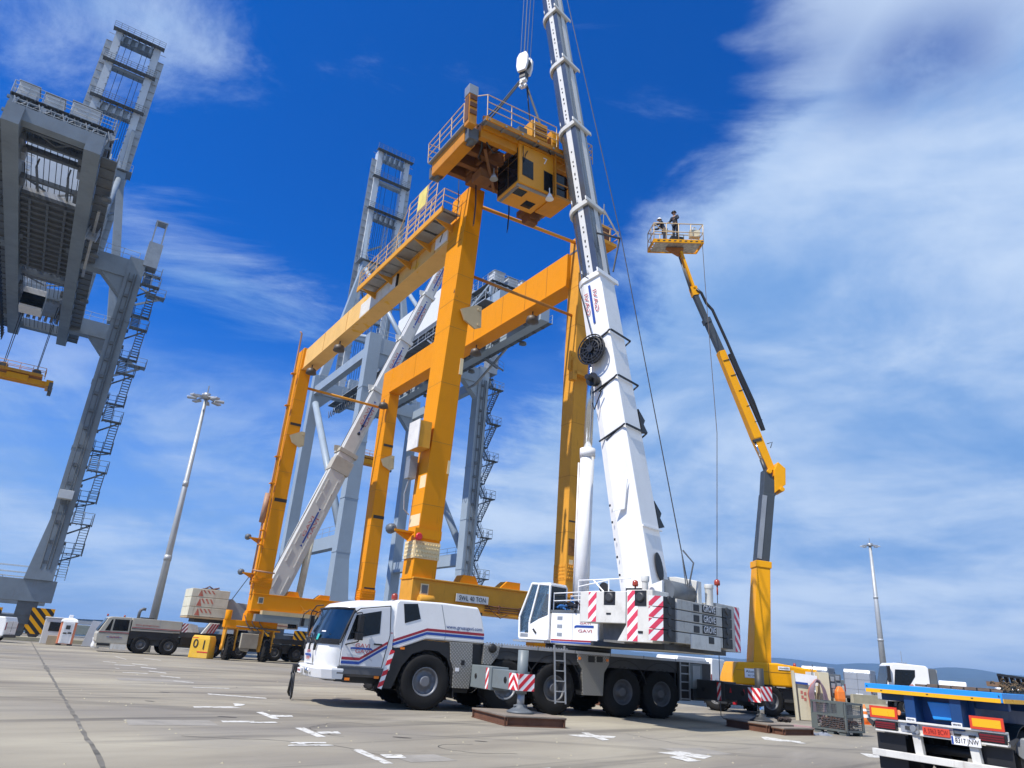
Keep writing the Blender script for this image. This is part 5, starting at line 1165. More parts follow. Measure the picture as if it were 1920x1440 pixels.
    for x in (5.14, 6.24): b = B(); b.box(x, x+.09, -.03, -.015, 1.68, 1.76); b.build('marker_lamp', Amber, pl)
    # wheels
    for i, x in enumerate((-.10, 2.54, 4.30, 6.97, 8.60)):
        wheel(t, (x, .235, .77), .77, .47, -1, .40, lugs=26, rimm=mat('rim_mid_grey', (.17, .18, .20), .45, .3, var=.1, dirt=.3) if i < 2 else RimGrey)
        wheel(t, (x, W-.235, .77), .77, .47, 1, .40, lugs=26)
    b = B(); b.box(9.18, 9.22, .02, .45, .55, 1.6); b.box(.8, .84, .05, .5, .35, 1.0); b.build('mud_flap', Black, t)
    # outriggers
    def outrigger(x, s, plate_side):
        yb = 0 if s < 0 else W; yj = yb+s*2.67
        b = B(); y0, y1 = sorted((yb+s*-.3, yb+s*1.35)); b.box(x-.28, x+.28, y0, y1, .70, 1.32); o = b.build('outrigger', OutGrey if x < 5 else Charcoal, t, .015)
        b = B(); y0, y1 = sorted((yb+s*1.3, yj)); b.box(x-.23, x+.23, y0, y1, .78, 1.27); b.build('outrigger_beam', OutGrey if x < 5 else Charcoal, o, .01)
        b = B(); b.tube((x, yj, .72), (x, yj, 1.82), .145, 18); b.build('jack_housing', OutGrey if x < 5 else Charcoal, o)
        b = B(); b.tube((x, yj, .36), (x, yj, .8), .10, 16); b.build('jack_rod', SteelMid if x < 5 else Chrome, o)
        b = B(); b.lathe([(.36, .245), (.37, .28), (.30, .31), (.14, .40), (.12, .46)], (x, yj, 0), 'Z', 20); b.tube((x-.2, yj, .42), (x+.2, yj, .42), .03, 6); b.build('jack_foot', SteelDark if x < 5 else Charcoal, o)
        b = B(); stripes(b, (x-.245, yj-.26, .80), (0, 1, 0), (0, 0, 1), .26, .42, .26, 1.0, (-1, 0, 0)); stripes(b, (x-.245, yj+.01, .80), (0, 1, 0), (0, 0, 1), .26, .42, .26, -1.0 if x < 5 else 1.0, (-1, 0, 0))
        stripes(b, (x-.24, yj-.27, .80 if x < 5 else .86), (1, 0, 0), (0, 0, 1), .48, .42, .26, 1.0 if x < 5 else -1.2, (0, -1, 0)); b.build('warning_plate', [LetterWhite, Red], o)
        b = B(); stripes(b, (x-.284, yb+s*1.12-.09, .72), (0, 1, 0), (0, 0, 1), .18, .56, .34, -1.6, (-1, 0, 0)); 
        b.build('warning_plate', [LetterWhite, Red], o)
        b = B(); b.lathe([(.08, -.01), (.085, .0), (.05, .012)], (x-.235, yb+s*2.15, 1.02), 'X', 16); b.lathe([(.07, -.01), (.075, .0), (.05, .012)], (x-.285, yb+s*.35, 1.02), 'X', 16); b.build('port', Black, o)
        return o
    outrigger(1.62, -1, -1); outrigger(1.62, 1, 1); outrigger(10.42, -1, -1); outrigger(10.42, 1, 1)
    b = B(); b.box(10.0, 10.85, .02, W-.02, .62, 1.86); b.build('tail_box', Charcoal, t, .02)
    b = B(); b.box(9.86, 10.4, -.02, .3, 1.0, 1.82); b.m = 1; b.box(9.95, 10.3, -.035, -.02, 1.05, 1.75); b.build('tail_locker', [OutGrey, SteelMid], t, .01)
    # ladders
    b = B()
    for x in (4.24, 4.62): b.bar((x, -.16, .34), (x-.06, -.06, 2.06), .05, .035)
    for i in range(6): b.bar((4.25-.01*i, -.15+.016*i, .40+i*.30), (4.61-.01*i, -.15+.016*i, .40+i*.30), .045, .03)
    b.build('ladder', Alu, t)
    b = B()
    for x in (9.38, 9.80): b.bar((x, -.03, .62), (x, -.03, 1.84), .05)
    for i in range(5): b.bar((9.38, -.03, .66+i*.27), (9.80, -.03, .66+i*.27), .05, .04)
    b.m = 1; b.box(9.3, 9.86, 0.0, .04, .6, 1.84); b.build('ladder', [SteelMid, Black], t)
    for y in (-.6, -1.6, -2.2):
        b = B(); b.prism_yz([(y-.05, 1.0), (y+.05, 1.0), (y, 1.16)], 10.19, 10.186); b.build('arrow_decal', Red, t)

    # ---- slewing upper: x forward under the boom, y to its left
    ang = rad(44); g = V((-math.cos(ang), math.sin(ang), 0)); ex = V((.895, .446, 0)); ey = V((-.446, .895, 0))
    yaw = math.atan2(g.dot(ey), g.dot(ex)); M = Matrix.Translation((6.0, 1.35, 0)) @ Matrix.Rotation(yaw, 4, 'Z')
    NB = lambda: B(M)
    b = NB(); b.lathe([(1.0, 1.93), (1.15, 1.96), (1.15, 2.12), (.95, 2.16)], (0, 0, 0), 'Z', 32); b.build('slew_ring', Charcoal, t)
    b = NB(); b.box(-4.5, .1, -1.3, 1.2, 2.1, 2.72); b.box(-3.6, -.6, -.75, .75, 2.7, 3.1); b.build('slew_frame', WhiteWorn, t, .02)
    b = NB(); b.box(-4.6, -2.2, -1.9, 1.9, 2.12, 2.28); b.box(-3.2, -1.8, 1.0, 1.7, 2.12, 2.26); b.build('under_frame', Charcoal, t)
    b = NB(); b.box(-1.95, .08, .6, 1.45, 2.14, 3.12); hc = b.build('side_cabinet', White, t, .02)
    b = NB(); b.box(-1.97, .1, 1.2, 1.47, 3.12, 3.2); b.box(-1.95, .1, .2, 1.3, 3.05, 3.13); b.build('cabinet_top', SteelDark, hc)
    b = NB()
    for z in (2.36, 2.62, 2.88):
        for i in range(4): b.box(-.42+.0, -.20, 1.45, 1.46, z+i*.032, z+.018+i*.032)
    b.build('vent', SteelMid, hc)
    b = NB(); b.box(-.86, -.85, 1.45, 1.455, 2.2, 3.1); b.build('panel_joint', SteelMid, hc)
    b = NB(); b.box(-1.72, -1.02, 1.45, 1.46, 2.66, 2.73); b.prism_xz([(-.94, 2.63), (-1.02, 2.66), (-1.02, 2.73), (-.94, 2.70)], 1.45, 1.46); b.build('logo_bar', StripeBlue, hc)
    text('GAVI', hc, (-1.38, 1.458, 2.55), (-1, 0, 0), (0, 0, 1), .13, LetterPink, .55, M=M); text('GAVI', hc, (-1.38, 1.458, 2.79), (-1, 0, 0), (0, 0, 1), .08, LetterPink, .45, M=M)
    for z, m_, nm in ((2.215, StripeRed, 'red_stripe'), (2.15, StripeBlue, 'blue_stripe')): b = NB(); b.box(-1.95, .05, 1.45, 1.457, z, z+.05); b.build(nm, m_, hc)
    # operator cab
    prof = [(.12, 2.24), (.12, 4.02), (.95, 4.08), (1.46, 2.95), (1.42, 2.24)]
    b = NB(); Y0, Y1 = .62, 1.52
    for y in (Y0, Y1):
        for p, q in ((prof[0], prof[1]), (prof[1], prof[2]), (prof[2], prof[3]), (prof[3], prof[4]), (prof[4], prof[0]), ((.62, 4.05), (.98, 2.78)), ((.98, 2.78), (.95, 2.24))): b.bar((p[0], y, p[1]), (q[0], y, q[1]), .07, .07, (0, 1, 0))
    for p in prof: b.bar((p[0], Y0, p[1]), (p[0], Y1, p[1]), .07)
    b.box(.12, 1.42, Y0, Y1, 2.2, 2.28); b.box(.12, .98, Y0, Y1, 4.02, 4.10); b.box(.1, .14, Y0, Y1, 2.24, 3.1)
    oc = b.build('operator_cab', White, t, .02)
    b = NB(); b.prism_xz([(.16, 2.28), (.16, 3.02), (.58, 2.88), (.96, 2.70), (.93, 2.28)], Y1-.02, Y1+.015); b.prism_xz([(1.0, 2.28), (1.0, 2.42), (1.4, 2.42), (1.38, 2.28)], Y1-.02, Y1+.01); dr = b.build('cab_door', White, oc, .01)
    b = NB(); b.bar((.78, Y1+.03, 2.55), (.64, Y1+.03, 2.42), .05); b.build('handle', Black, dr)
    b = NB(); b.prism_xz([(.16, 3.02), (.16, 3.98), (.60, 4.02), (.95, 2.72), (.58, 2.88)], Y1-.01, Y1); b.prism_xz([(.66, 4.02), (.94, 4.03), (1.43, 2.95), (1.40, 2.45), (1.0, 2.45)], Y1-.01, Y1)
    b.prism_xz([(.16, 3.1), (.16, 3.98), (.94, 4.03), (1.43, 2.95), (1.40, 2.45), (1.0, 2.45)], Y0, Y0+.01); b.build('side_window', Glass, oc)
    b = NB(); b.prism([(.97, Y0, 4.04), (.97, Y1, 4.04), (1.45, Y1, 2.95), (1.45, Y0, 2.95)], (-.01, 0, 0)); b.prism([(1.46, Y0, 2.93), (1.46, Y1, 2.93), (1.42, Y1, 2.5), (1.42, Y0, 2.5)], (-.01, 0, 0)); b.build('windscreen', Glass, oc)
    b = NB(); b.box(.12, .15, Y0+.03, Y1-.03, 3.1, 4.0); b.build('rear_window', DarkGlass, oc)
    b = NB(); b.box(.3, .75, .82, 1.25, 2.6, 2.75); b.loft([[(.28, .82, 2.7), (.4, .82, 2.7), (.4, 1.25, 2.7), (.28, 1.25, 2.7)], [(.18, .84, 3.4), (.28, .84, 3.4), (.28, 1.23, 3.4), (.18, 1.23, 3.4)]]); b.box(.4, .6, .9, 1.15, 2.28, 2.6)
    b.bar((1.1, .8, 2.3), (.98, .8, 2.85), .05); b.bar((1.1, 1.3, 2.3), (1.0, 1.3, 2.85), .05); b.box(1.1, 1.3, .7, 1.4, 2.3, 2.8); b.build('seat_and_controls', Black, oc, .02)
    b = NB(); b.box(1.02, 1.36, Y1+.012, Y1+.02, 2.10+.18, 2.40); b.box(.1, 1.5, 1.0, 1.75, 2.12, 2.18); b.build('cab_step', SteelMid, oc)
    # handrails on the house, coils of clothing and slings behind the cab
    b = NB()
    for y in (1.35, .4):
        b.tube((.08, y, 3.2), (.08, y, 3.78), .02, 5); b.tube((.08, y, 3.75), (-2.0, y, 3.82), .02, 5); b.tube((.08, y, 3.5), (-2.0, y, 3.56), .018, 5); b.tube((-1.0, y, 3.2), (-1.0, y, 3.78), .02, 5)
    for x in (-1.4, -2.6): b.tube((x, 1.9, 3.7), (x, 1.9, 4.1), .022, 5)
    b.tube((-1.4, 1.9, 4.1), (-3.4, 1.9, 4.14), .022, 5); b.tube((-1.4, 1.9, 3.9), (-2.6, 1.9, 4.1), .022, 5); b.tube((-2.0, 1.9, 4.1), (-2.4, 1.9, 3.75), .022, 5); b.build('handrail', White, t)
    rr = random.Random(4)
    for m_, x0, x1, n_ in ((Navy, -1.0, -.4, 26), (mat('blue_sling', (.02, .12, .35), .8), -.5, -.05, 12), (mat('red_sling', (.55, .06, .03), .8), -1.5, -1.0, 9)):
        b = NB()
        for i in range(n_):
            x, y, z = rr.uniform(x0, x1), rr.uniform(.7, 1.3), 3.18+rr.random()**2*.32; p = [V((x, y, z))]
            for q in range(4): p.append(p[-1]+V((rr.uniform(-.12, .12), rr.uniform(-.12, .12), rr.uniform(-.07, .05))))
            b.path([(max(x0, min(x1, q.x)), q.y, max(3.17, q.z)) for q in p], .038, 5)
        b.build('sling_heap', m_, t)
    # wing weights: outer box and stepped block on both sides
    for s in (1, -1):
        EX = 0 if s > 0 else .75
        y0, y1 = sorted((s*1.62, s*(2.40+EX*1.6)))
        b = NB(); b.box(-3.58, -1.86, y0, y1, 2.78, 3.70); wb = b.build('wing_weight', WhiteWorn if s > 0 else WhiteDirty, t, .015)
        nrm = (0, s, 0); yy = s*(2.401+EX*1.6)
        b = NB(); stripes(b, (-2.50, yy, 2.80), (1, 0, 0), (0, 0, 1), .30, .88, .36, -1.0 if s > 0 else 1.0, nrm); b.build('warning_stripe', [LetterWhite, mat('faded_red_stripe', (.66, .05, .10), .5, var=.08)], wb)
        b = NB(); a0, a1 = sorted((yy-s*.02, yy+s*.012)); b.box(-3.20, -2.78, a0, a1, 3.30, 3.69); b.build('lifting_pocket', Black, wb, .01)
        b = NB(); b.lathe([(.14, -.10), (.16, -.03), (.15, .03), (.10, .06)], (-2.99, yy, 3.52), 'Y', 16); b.build('lifting_lug', Charcoal, wb)
        b = NB(); b.box(-3.05, -2.88, a0, a1, 3.02, 3.07); b.build('socket', Black, wb)
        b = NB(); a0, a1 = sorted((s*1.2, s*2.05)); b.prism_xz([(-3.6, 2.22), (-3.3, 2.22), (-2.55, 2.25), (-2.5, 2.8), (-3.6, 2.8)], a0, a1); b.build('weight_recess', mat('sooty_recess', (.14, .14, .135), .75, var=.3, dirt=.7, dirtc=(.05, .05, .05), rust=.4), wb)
        y0, y1 = sorted((s*1.5, s*(2.42+EX)))
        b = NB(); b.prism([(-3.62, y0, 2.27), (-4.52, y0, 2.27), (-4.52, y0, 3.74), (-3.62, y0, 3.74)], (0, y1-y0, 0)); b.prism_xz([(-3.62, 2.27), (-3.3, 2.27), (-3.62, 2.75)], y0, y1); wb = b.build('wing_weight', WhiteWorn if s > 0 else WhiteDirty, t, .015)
        yy = s*(2.421+EX)
        b = NB(); stripes(b, (-4.02, yy, 2.29), (1, 0, 0), (0, 0, 1), .36, 1.43, .36, -1.0 if s > 0 else 1.0, nrm); b.build('warning_stripe', [LetterWhite, mat('faded_red_stripe', (.66, .05, .10))], wb)
        if s < 0:
            b = NB(); stripes(b, (-4.522, -2.75, 2.29), (0, -1, 0), (0, 0, 1), .38, 1.43, .36, -1.0, (-1, 0, 0)); b.build('warning_stripe', [LetterWhite, mat('faded_red_stripe', (.66, .05, .10))], wb)
        b = NB(); a0, a1 = sorted((yy-s*.02, yy+s*.02)); b.box(-4.32, -3.92, a0, a1, 3.28, 3.72); b.build('lifting_pocket', Black, wb, .01)
        b = NB(); b.lathe([(.13, -.10), (.15, -.03), (.14, .05), (.10, .08)], (-4.12, yy, 3.53), 'Y', 16); b.build('lifting_lug', Charcoal, wb)
        b = NB(); b.box(-4.2, -4.04, a0, a1, 2.52, 2.58); b.build('socket', Black, wb)
    # counterweight slabs
    M0 = M; M = M0 @ Matrix.Translation((0, .28, 0)); NB = lambda: B(M)
    zs = [2.32, 2.64, 2.95, 3.26, 3.57]
    for i in range(4):
        z0, z1 = zs[i]+.012, zs[i+1]-.012
        b = NB(); b.prism_xy([(-4.545, 1.9), (-4.56, 2.40), (-4.86, 2.12), (-4.86, 1.52), (-4.78, 1.46), (-4.9, 1.40), (-4.9, -1.40), (-4.78, -1.46), (-4.86, -1.52), (-4.86, -2.12), (-4.56, -2.42), (-3.9, -2.42)], z0, z1)
        sl = b.build('counterweight_slab', WhiteDirty, t, .012)
        b = NB()
        for s in (1, -1): a0, a1 = sorted((s*1.48, s*2.10)); b.box(-4.885, -4.84, a0, a1, z0, z1)
        b.build('slab_end', Black, sl)
        b = NB()
        for s in (1, -1): b.lathe([(.10, -.03), (.13, .0), (.11, .05)], (-4.88, s*1.8, z1-.08), 'X', 14)
        b.build('stud', Charcoal, sl)
        b = NB()
        for s in (1, -1):
            n_ = V((-.707, s*.707, 0)); o = V((-4.565, s*2.425, z0)) if s > 0 else V((-4.865, s*2.125, z0)); d = V((-.707, -s*.707, 0))*(1 if s > 0 else -1)
            o = V((-4.86, s*2.12, z0)); d = V((.707, s*.707, 0)); stripes(b, tuple(o+n_*.003), d, (0, 0, 1), .42, z1-z0, .36, -1.0, n_, phase=-zs[i]/.36)
        b.build('warning_stripe', [LetterWhite, mat('faded_red_stripe', (.66, .05, .10))], sl)
        if i:
            b = NB(); b.box(-4.915, -4.895, -.98, -.10, z0+.03, z1-.02); bd = b.build('maker_plate', Black, sl, .008)
            text('GROVE', bd, (-4.918, -.54, (z0+z1)/2+.005), (0, -1, 0), (0, 0, 1), .27, LetterWhite, .76, M=M)
            b = NB(); b.box(-4.915, -4.89, .10, .44, z0+.03, z1-.06); b.build('lifting_pocket', Black, sl, .02)
        else:
            b = NB(); b.box(-4.93, -4.89, -1.2, .65, z0-.12, z1); b.m = 1; b.box(-4.945, -4.92, -.75, -.42, z0+.08, z1-.02); b.build('base_weight', [WhiteWorn, Black], sl, .01)
    M = M0; NB = lambda: B(M)
    # boom foot towers, winch housing
    b = NB()
    for s in (1, -1):
        y0, y1 = sorted((s*.70, s*.86)); b.prism_xz([(-3.9, 2.7), (-1.4, 2.7), (-1.9, 3.3), (-2.4, 3.85), (-3.1, 3.95), (-3.9, 4.2)], y0, y1)
        b.lathe([(.24, -.03), (.26, .0), (.2, .03)], (-2.75, s*.88, 3.3), 'Y', 18)
    b.box(-2.6, -1.5, .9, 1.5, 3.2, 3.72); b.build('boom_tower', White, t, .02)
    b = NB(); b.prism_xz([(-4.3, 3.55), (-2.9, 3.55), (-2.7, 4.5), (-3.5, 4.5), (-4.3, 4.35)], -.95, -.7); b.lathe([(.13, 3.55), (.13, 4.15), (.15, 4.16), (.15, 4.3)], (-4.4, -1.25, 0), 'Z', 14); b.lathe([(.10, 3.55), (.10, 4.1), (.13, 4.12), (.13, 4.3)], (-3.5, 1.2, 0), 'Z', 14); b.build('winch_housing', PaleGrey, t, .02)
    b = NB(); b.tube((-3.9, -.7, 3.9), (-3.9, .7, 3.9), .35, 20); b.build('winch_drum', SteelDark, t)
    for x, y, z in ((-3.0, 1.0, 4.0), (-4.55, -1.55, 4.3)):
        b = NB(); b.lathe([(.08, 0), (.10, .04), (.09, .16), (.03, .2)], (x, y, z), 'Z', 14); b.tube((x, y, z-.3), (x, y, z), .03, 6); b.build('beacon', BeaconRed, t)
    b = NB(); b.box(-3.3, -2.7, .95, 1.1, 3.86, 3.94); b.lathe([(.16, -.05), (.17, .04)], (-2.2, 1.6, 3.9), 'Y', 18); b.tube((-2.2, 1.55, 3.9), (-2.2, .9, 3.8), .03, 5); b.build('mirror', Black, t)
    b = NB(); b.box(-3.62, -3.18, 1.0, 1.4, 3.55, 3.68); b.build('yellow_box', LiftYellow, t)
    # lift cylinder
    b = NB(); b.tube((-.05, 0, 2.5), (-.15, 0, 9.2), .27, 24); b.lathe([(.30, 0), (.30, .35)], (-.15, 0, 8.9), 'Z', 24); b.tube((.2, .12, 3.2), (.12, .18, 8.7), .03, 6); b.build('lift_cylinder', BoomWhite, t)
    b = NB(); b.tube((-.15, 0, 9.2), (-.28, 0, 14.2), .165, 20); b.build('lift_rod', Chrome, t)
    # boom
    P0, P1 = V((-2.75, 0, 3.3)), V((4.98, 0, 43.8)); D = (P1-P0).normalized()
    at = lambda z: P0+D*((z-P0.z)/D.z)
    def prof_base(w, h): return [(-w/2, h/2), (w/2, h/2), (w/2, -h*.18), (w*.36, -h*.40), (w*.14, -h/2), (-w*.14, -h/2), (-w*.36, -h*.40), (-w/2, -h*.18)]
    def prof_tele(w, h): return [(-w/2, h/2), (w/2, h/2), (w/2, -h*.02)]+[(w/2*math.cos(a), -h*.02-h*.48*math.sin(a)) for a in [math.pi*i/10 for i in range(1, 10)]]+[(-w/2, -h*.02)]
    upb = (-1, 0, .2)
    b = NB(); b.sect(at(3.0), at(7.0), prof_base(1.12, 1.48), prof_base(1.09, 1.44), upb); b.sect(at(7.0), at(16.55), prof_base(1.09, 1.44), prof_base(1.0, 1.28), upb); bb = b.build('boom_base', BoomWhite, t, .03)
    u = V(upb); xl = D.cross(u).normalized(); yt = xl.cross(D).normalized()        # xl: towards the upper's right or left, yt: boom top
    left = xl if xl.y > 0 else -xl
    b = NB(); q = at(4.6)+yt*.775; b.lathe([(.0, 0), (.01, .01)], (0, 0, 0), 'Z', 6) if False else None
    ringp = [q+left*(.22*math.cos(a))+D*(.48*math.sin(a)) for a in [2*math.pi*i/20 for i in range(20)]]; b.prism(ringp, yt*.03); b.build('boom_opening', Black, bb)
    b = NB(); q = at(5.9)+yt*.78; b.bar(q-left*.6, q+left*.6, .06, .05, upb); b.prism([at(6.6)+left*.62+yt*.2, at(6.6)+left*.75-yt*.2, at(7.6)+left*.62+yt*.5], left*.04); b.build('boom_stiffener', White, bb)
    b = NB()
    for i, z in enumerate((3.9, 4.5, 5.1, 5.7, 6.3, 6.9, 12.0, 12.5, 13.0, 13.5)):
        q = at(z)-yt*.42+left*(.595-.005*z*.4); b.cbox(q, (.05, .03, .08))
    b.build('bolt_row', Black, bb)
    for z in (9.6, 11.6, 13.6):
        b = NB(); w_ = .585-.004*z; q = at(z)
        b.bar(q+left*(w_+.02)+yt*.55, q+left*(w_+.02)-yt*.5-D*.25, .05, .05); b.bar(q+left*(w_+.02)+yt*.55, q+left*(w_+.12)+yt*.75, .05); b.bar(q+yt*.78+left*.6, q+yt*.78-left*.75, .06); b.bar(q+yt*.78-left*.75, q-left*.62+yt*.4-D*.25, .05); b.bar(q+left*w_+yt*.45, q+left*w_-yt*.2-D*.3, .04); b.build('boom_bracket', Black, bb)
    b = NB()
    for z in (10.6, 7.0):
        q = at(z)-left*.60+yt*.6; b.prism([q, q-left*.35-D*.4, q-left*.2-D*.6, q-left*.4-D*.9, q-D*1.0], yt*.1)
    b.build('torn_flap', Black, bb)
    q = at(15.35)+left*.535
    b = NB()
    for off in (-.2, .2): pass
    b.bar(q-D*1.1+yt*.05+left*.006, q+D*.75+yt*.05+left*.006, .012, .10, upb); bl = b.build('logo_bar', StripeBlue, bb)
    for off in (-.17, .26): text('GAVI', bb, tuple(q+yt*off+left*.012-D*.1), tuple(D), tuple(yt), .26, LetterPink, 1.05, M=M)
    # cable reel and hose drum on the left flank
    c = at(13.0)+left*.78-yt*.1
    b = NB()
    def disc(c, r, a0, a1, n=26):
        f1 = [c+D*(r*math.cos(2*math.pi*i/n))+yt*(r*math.sin(2*math.pi*i/n)) for i in range(n)]; b.prism([p+left*a0 for p in f1], left*(a1-a0))
    disc(c, .30, -.16, .05)
    for r in (.62, .5, .38):
        pts = [c+left*.08+D*(r*math.cos(2*math.pi*i/24))+yt*(r*math.sin(2*math.pi*i/24)) for i in range(25)]; b.path(pts, .03, 5)
    for i in range(12):
        a = 2*math.pi*i/12; b.bar(c+left*.08+D*(.18*math.cos(a))+yt*(.18*math.sin(a)), c+left*.08+D*(.62*math.cos(a))+yt*(.62*math.sin(a)), .05, .02, left)
    disc(c, .58, -.08, .03); disc(c, .14, .05, .16); b.tube(c-left*.3, c, .08, 8); b.build('cable_reel', Black, bb)
    c = at(11.75)+left*.85-yt*.25
    b = NB(); disc(c, .22, -.25, .0); disc(c, .27, -.02, .02); disc(c, .10, .02, .34, 14); b.build('hose_drum', Black, bb)
    b = NB(); b.path([at(13.4)+left*.75, at(14.8)+left*.66-yt*.2, at(16.2)+left*.62-yt*.4, at(16.9)+left*.6-yt*.3, at(16.4)+left*.58+yt*.1], .022, 5); b.path([at(11.2)+left*.7, at(10.6)+left*.68-yt*.45, at(10.9)+left*.66-yt*.5], .025, 5); b.build('loose_cable', Black, bb)
    colz = [16.55, 20.4, 25.3, 29.8, 33.8, 38.0, 42.4]
    for i in range(6):
        w, h = .90-.026*i, 1.12-.038*i
        b = NB(); b.sect(at(colz[i]-.4), at(colz[i+1]), prof_tele(w, h), None, upb); bs = b.build('boom_section', BoomGrey, t)
        za, zb = at(colz[i]+.02), at(colz[i+1]-.22)
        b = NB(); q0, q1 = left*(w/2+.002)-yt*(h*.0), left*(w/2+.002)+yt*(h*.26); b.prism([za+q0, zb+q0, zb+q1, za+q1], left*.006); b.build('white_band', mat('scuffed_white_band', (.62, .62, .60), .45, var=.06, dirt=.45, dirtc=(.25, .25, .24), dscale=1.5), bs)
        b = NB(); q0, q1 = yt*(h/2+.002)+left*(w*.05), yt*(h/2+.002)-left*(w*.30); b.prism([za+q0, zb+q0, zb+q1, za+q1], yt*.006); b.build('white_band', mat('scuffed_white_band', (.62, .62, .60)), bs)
        b = NB()
        for j in range(9): q = at(colz[i]+.5+j*(.16 if j % 3 else .35)+j*.1)+left*(w/2+.008)+yt*(h*.13); b.cbox(q, (.05, .05, .07))
        b.build('bolt_row', Black, bs)
    for i, z in enumerate(colz[:6]):
        w, h = .90-.026*i, 1.12-.038*i
        b = NB(); b.sect(at(z-.22), at(z+.02), prof_tele(w+.26, h+.24), None, upb); q = at(z-.08)+yt*(h/2+.12); b.bar(q-left*(w/2+.30), q+left*(w/2+.30), .22, .06, upb)
        b.build('boom_collar', PaleGrey if i else White, t, .015)
        b = NB(); q = at(z+.05)+left*(w/2+.1)-yt*.2; b.tube(q, q+D*.35, .035, 6); b.tube(q+yt*.3, q+D*.2+yt*.3, .03, 6); b.build('collar_pin', SteelMid, t)
    b = NB(); q0 = at(20.3); b.bar(q0-left*.55+yt*.75, at(18.6)-left*.75+yt*1.15, .07); b.bar(at(18.6)-left*.75+yt*1.15, at(18.5)+left*.4+yt*.72, .06); b.bar(at(18.6)-left*.75+yt*1.15, at(17.0)-left*.55+yt*.66, .05); b.build('rope_guide', Charcoal, t)
    b = NB(); b.sect(at(42.4), at(44.2), [(-.4, .5), (.4, .5), (.4, -.7), (-.4, -.7)], None, upb); b.lathe([(.42, -.25), (.42, .25)], (P1.x+.25, 0, 43.6), 'Y', 18); b.build('boom_head', White, t)
    b = NB(); hb = M.inverted() @ (Matrix.Rotation(-rz, 4, 'Z') @ Matrix.Translation(-org)) @ V((-0.6, 29.6, 32.5))
    for dx, dy in ((-.14, -.32), (-.14, 0), (-.14, .30), (.14, -.32), (.14, 0), (.14, .30)): b.tube(hb+V((dx, dy*.8, 0)), (P1.x+.25+dx, dy, 43.6), .017, 5)
    b.build('hoist_rope', RopePale, t)
    b = NB(); b.path([(-4.15, -.35, 4.1), at(18.6)-left*.75+yt*1.22, at(43.6)-left*.2+yt*.6], .02, 5); b.build('winch_rope', Rope, t)
    b = NB(); b.path([(-4.15, -.35, 4.1), (-4.3, -.45, 4.9), (-4.0, -.3, 5.3)], .03, 5); b.tube((-4.1, -.3, 4.1), (-3.92, -.35, 5.3), .02, 5); b.build('rope_tensioner', SteelDark, t)
    # steel load mats below the jacks
    def steel_mat(corners, h, lab, n=6):
        tm = thing('steel_mat', lab, 'steel mat', tuple(sum((V(c) for c in corners), V())/4), 0, 'steel mats under the crane jacks')
        o = sum((V(c) for c in corners), V())/4; c0, c1, c2, c3 = [V(c)-o for c in corners]
        b = B(); b.prism([c+V((0, 0, h-.03)) for c in (c0, c1, c2, c3)], (0, 0, .03)); b.build('top_plate', RustTop, tm)
        for i in range(n+3):
            f = i/n; p, q = (c0.lerp(c1, f), c3.lerp(c2, f)) if i <= n else ((c0, c1) if i == n+1 else (c3, c2)); off = (c1-c0).normalized()*(.06 if i == 0 else -.06 if i == n else 0)
            if i > n: off = (c3-c0).normalized()*(.06 if i == n+1 else -.06)
            elif 0 < i < n: p, q = p.lerp(q, .07), q.lerp(p, .07)
            p, q = p+off, q+off; b = B(); b.bar(p+V((0, 0, h/2-.015)), q+V((0, 0, h/2-.015)), .02, h-.05); b.bar(p+V((0, 0, .012)), q+V((0, 0, .012)), .11, .024); b.bar(p+V((0, 0, h-.042)), q+V((0, 0, h-.042)), .11, .022); b.build('channel_beam', Rust, tm)
    cr = lambda x, y: tuple(org + ex*x + ey*y)
    steel_mat([(-.44, 21.3, 0), (.46, 19.41, 0), (2.06, 20.05, 0), (1.16, 21.95, 0)], .245, 'rusty steel mat under the grey front jack, nearest the camera')
    steel_mat([(7.7, 24.9, 0), (8.50, 23.3, 0), (9.55, 23.95, 0), (8.75, 25.55, 0)], .245, 'dark steel mat in shadow beneath the chromed rear jack')
    steel_mat([(8.62, 23.36, 0), (8.85, 22.95, 0), (10.1, 23.75, 0), (9.85, 24.15, 0)], .2, 'short rust brown steel beam mat beside the wire cage', 2)
    steel_mat([cr(.7, 4.6), cr(2.6, 4.6), cr(2.6, 6.2), cr(.7, 6.2)], .245, 'rusty steel mat on the far side behind the front wheel')
    steel_mat([cr(9.5, 4.6), cr(11.4, 4.6), cr(11.4, 6.2), cr(9.5, 6.2)], .245, 'rusty steel mat on the far side behind the rear wheels')
mobile_crane()
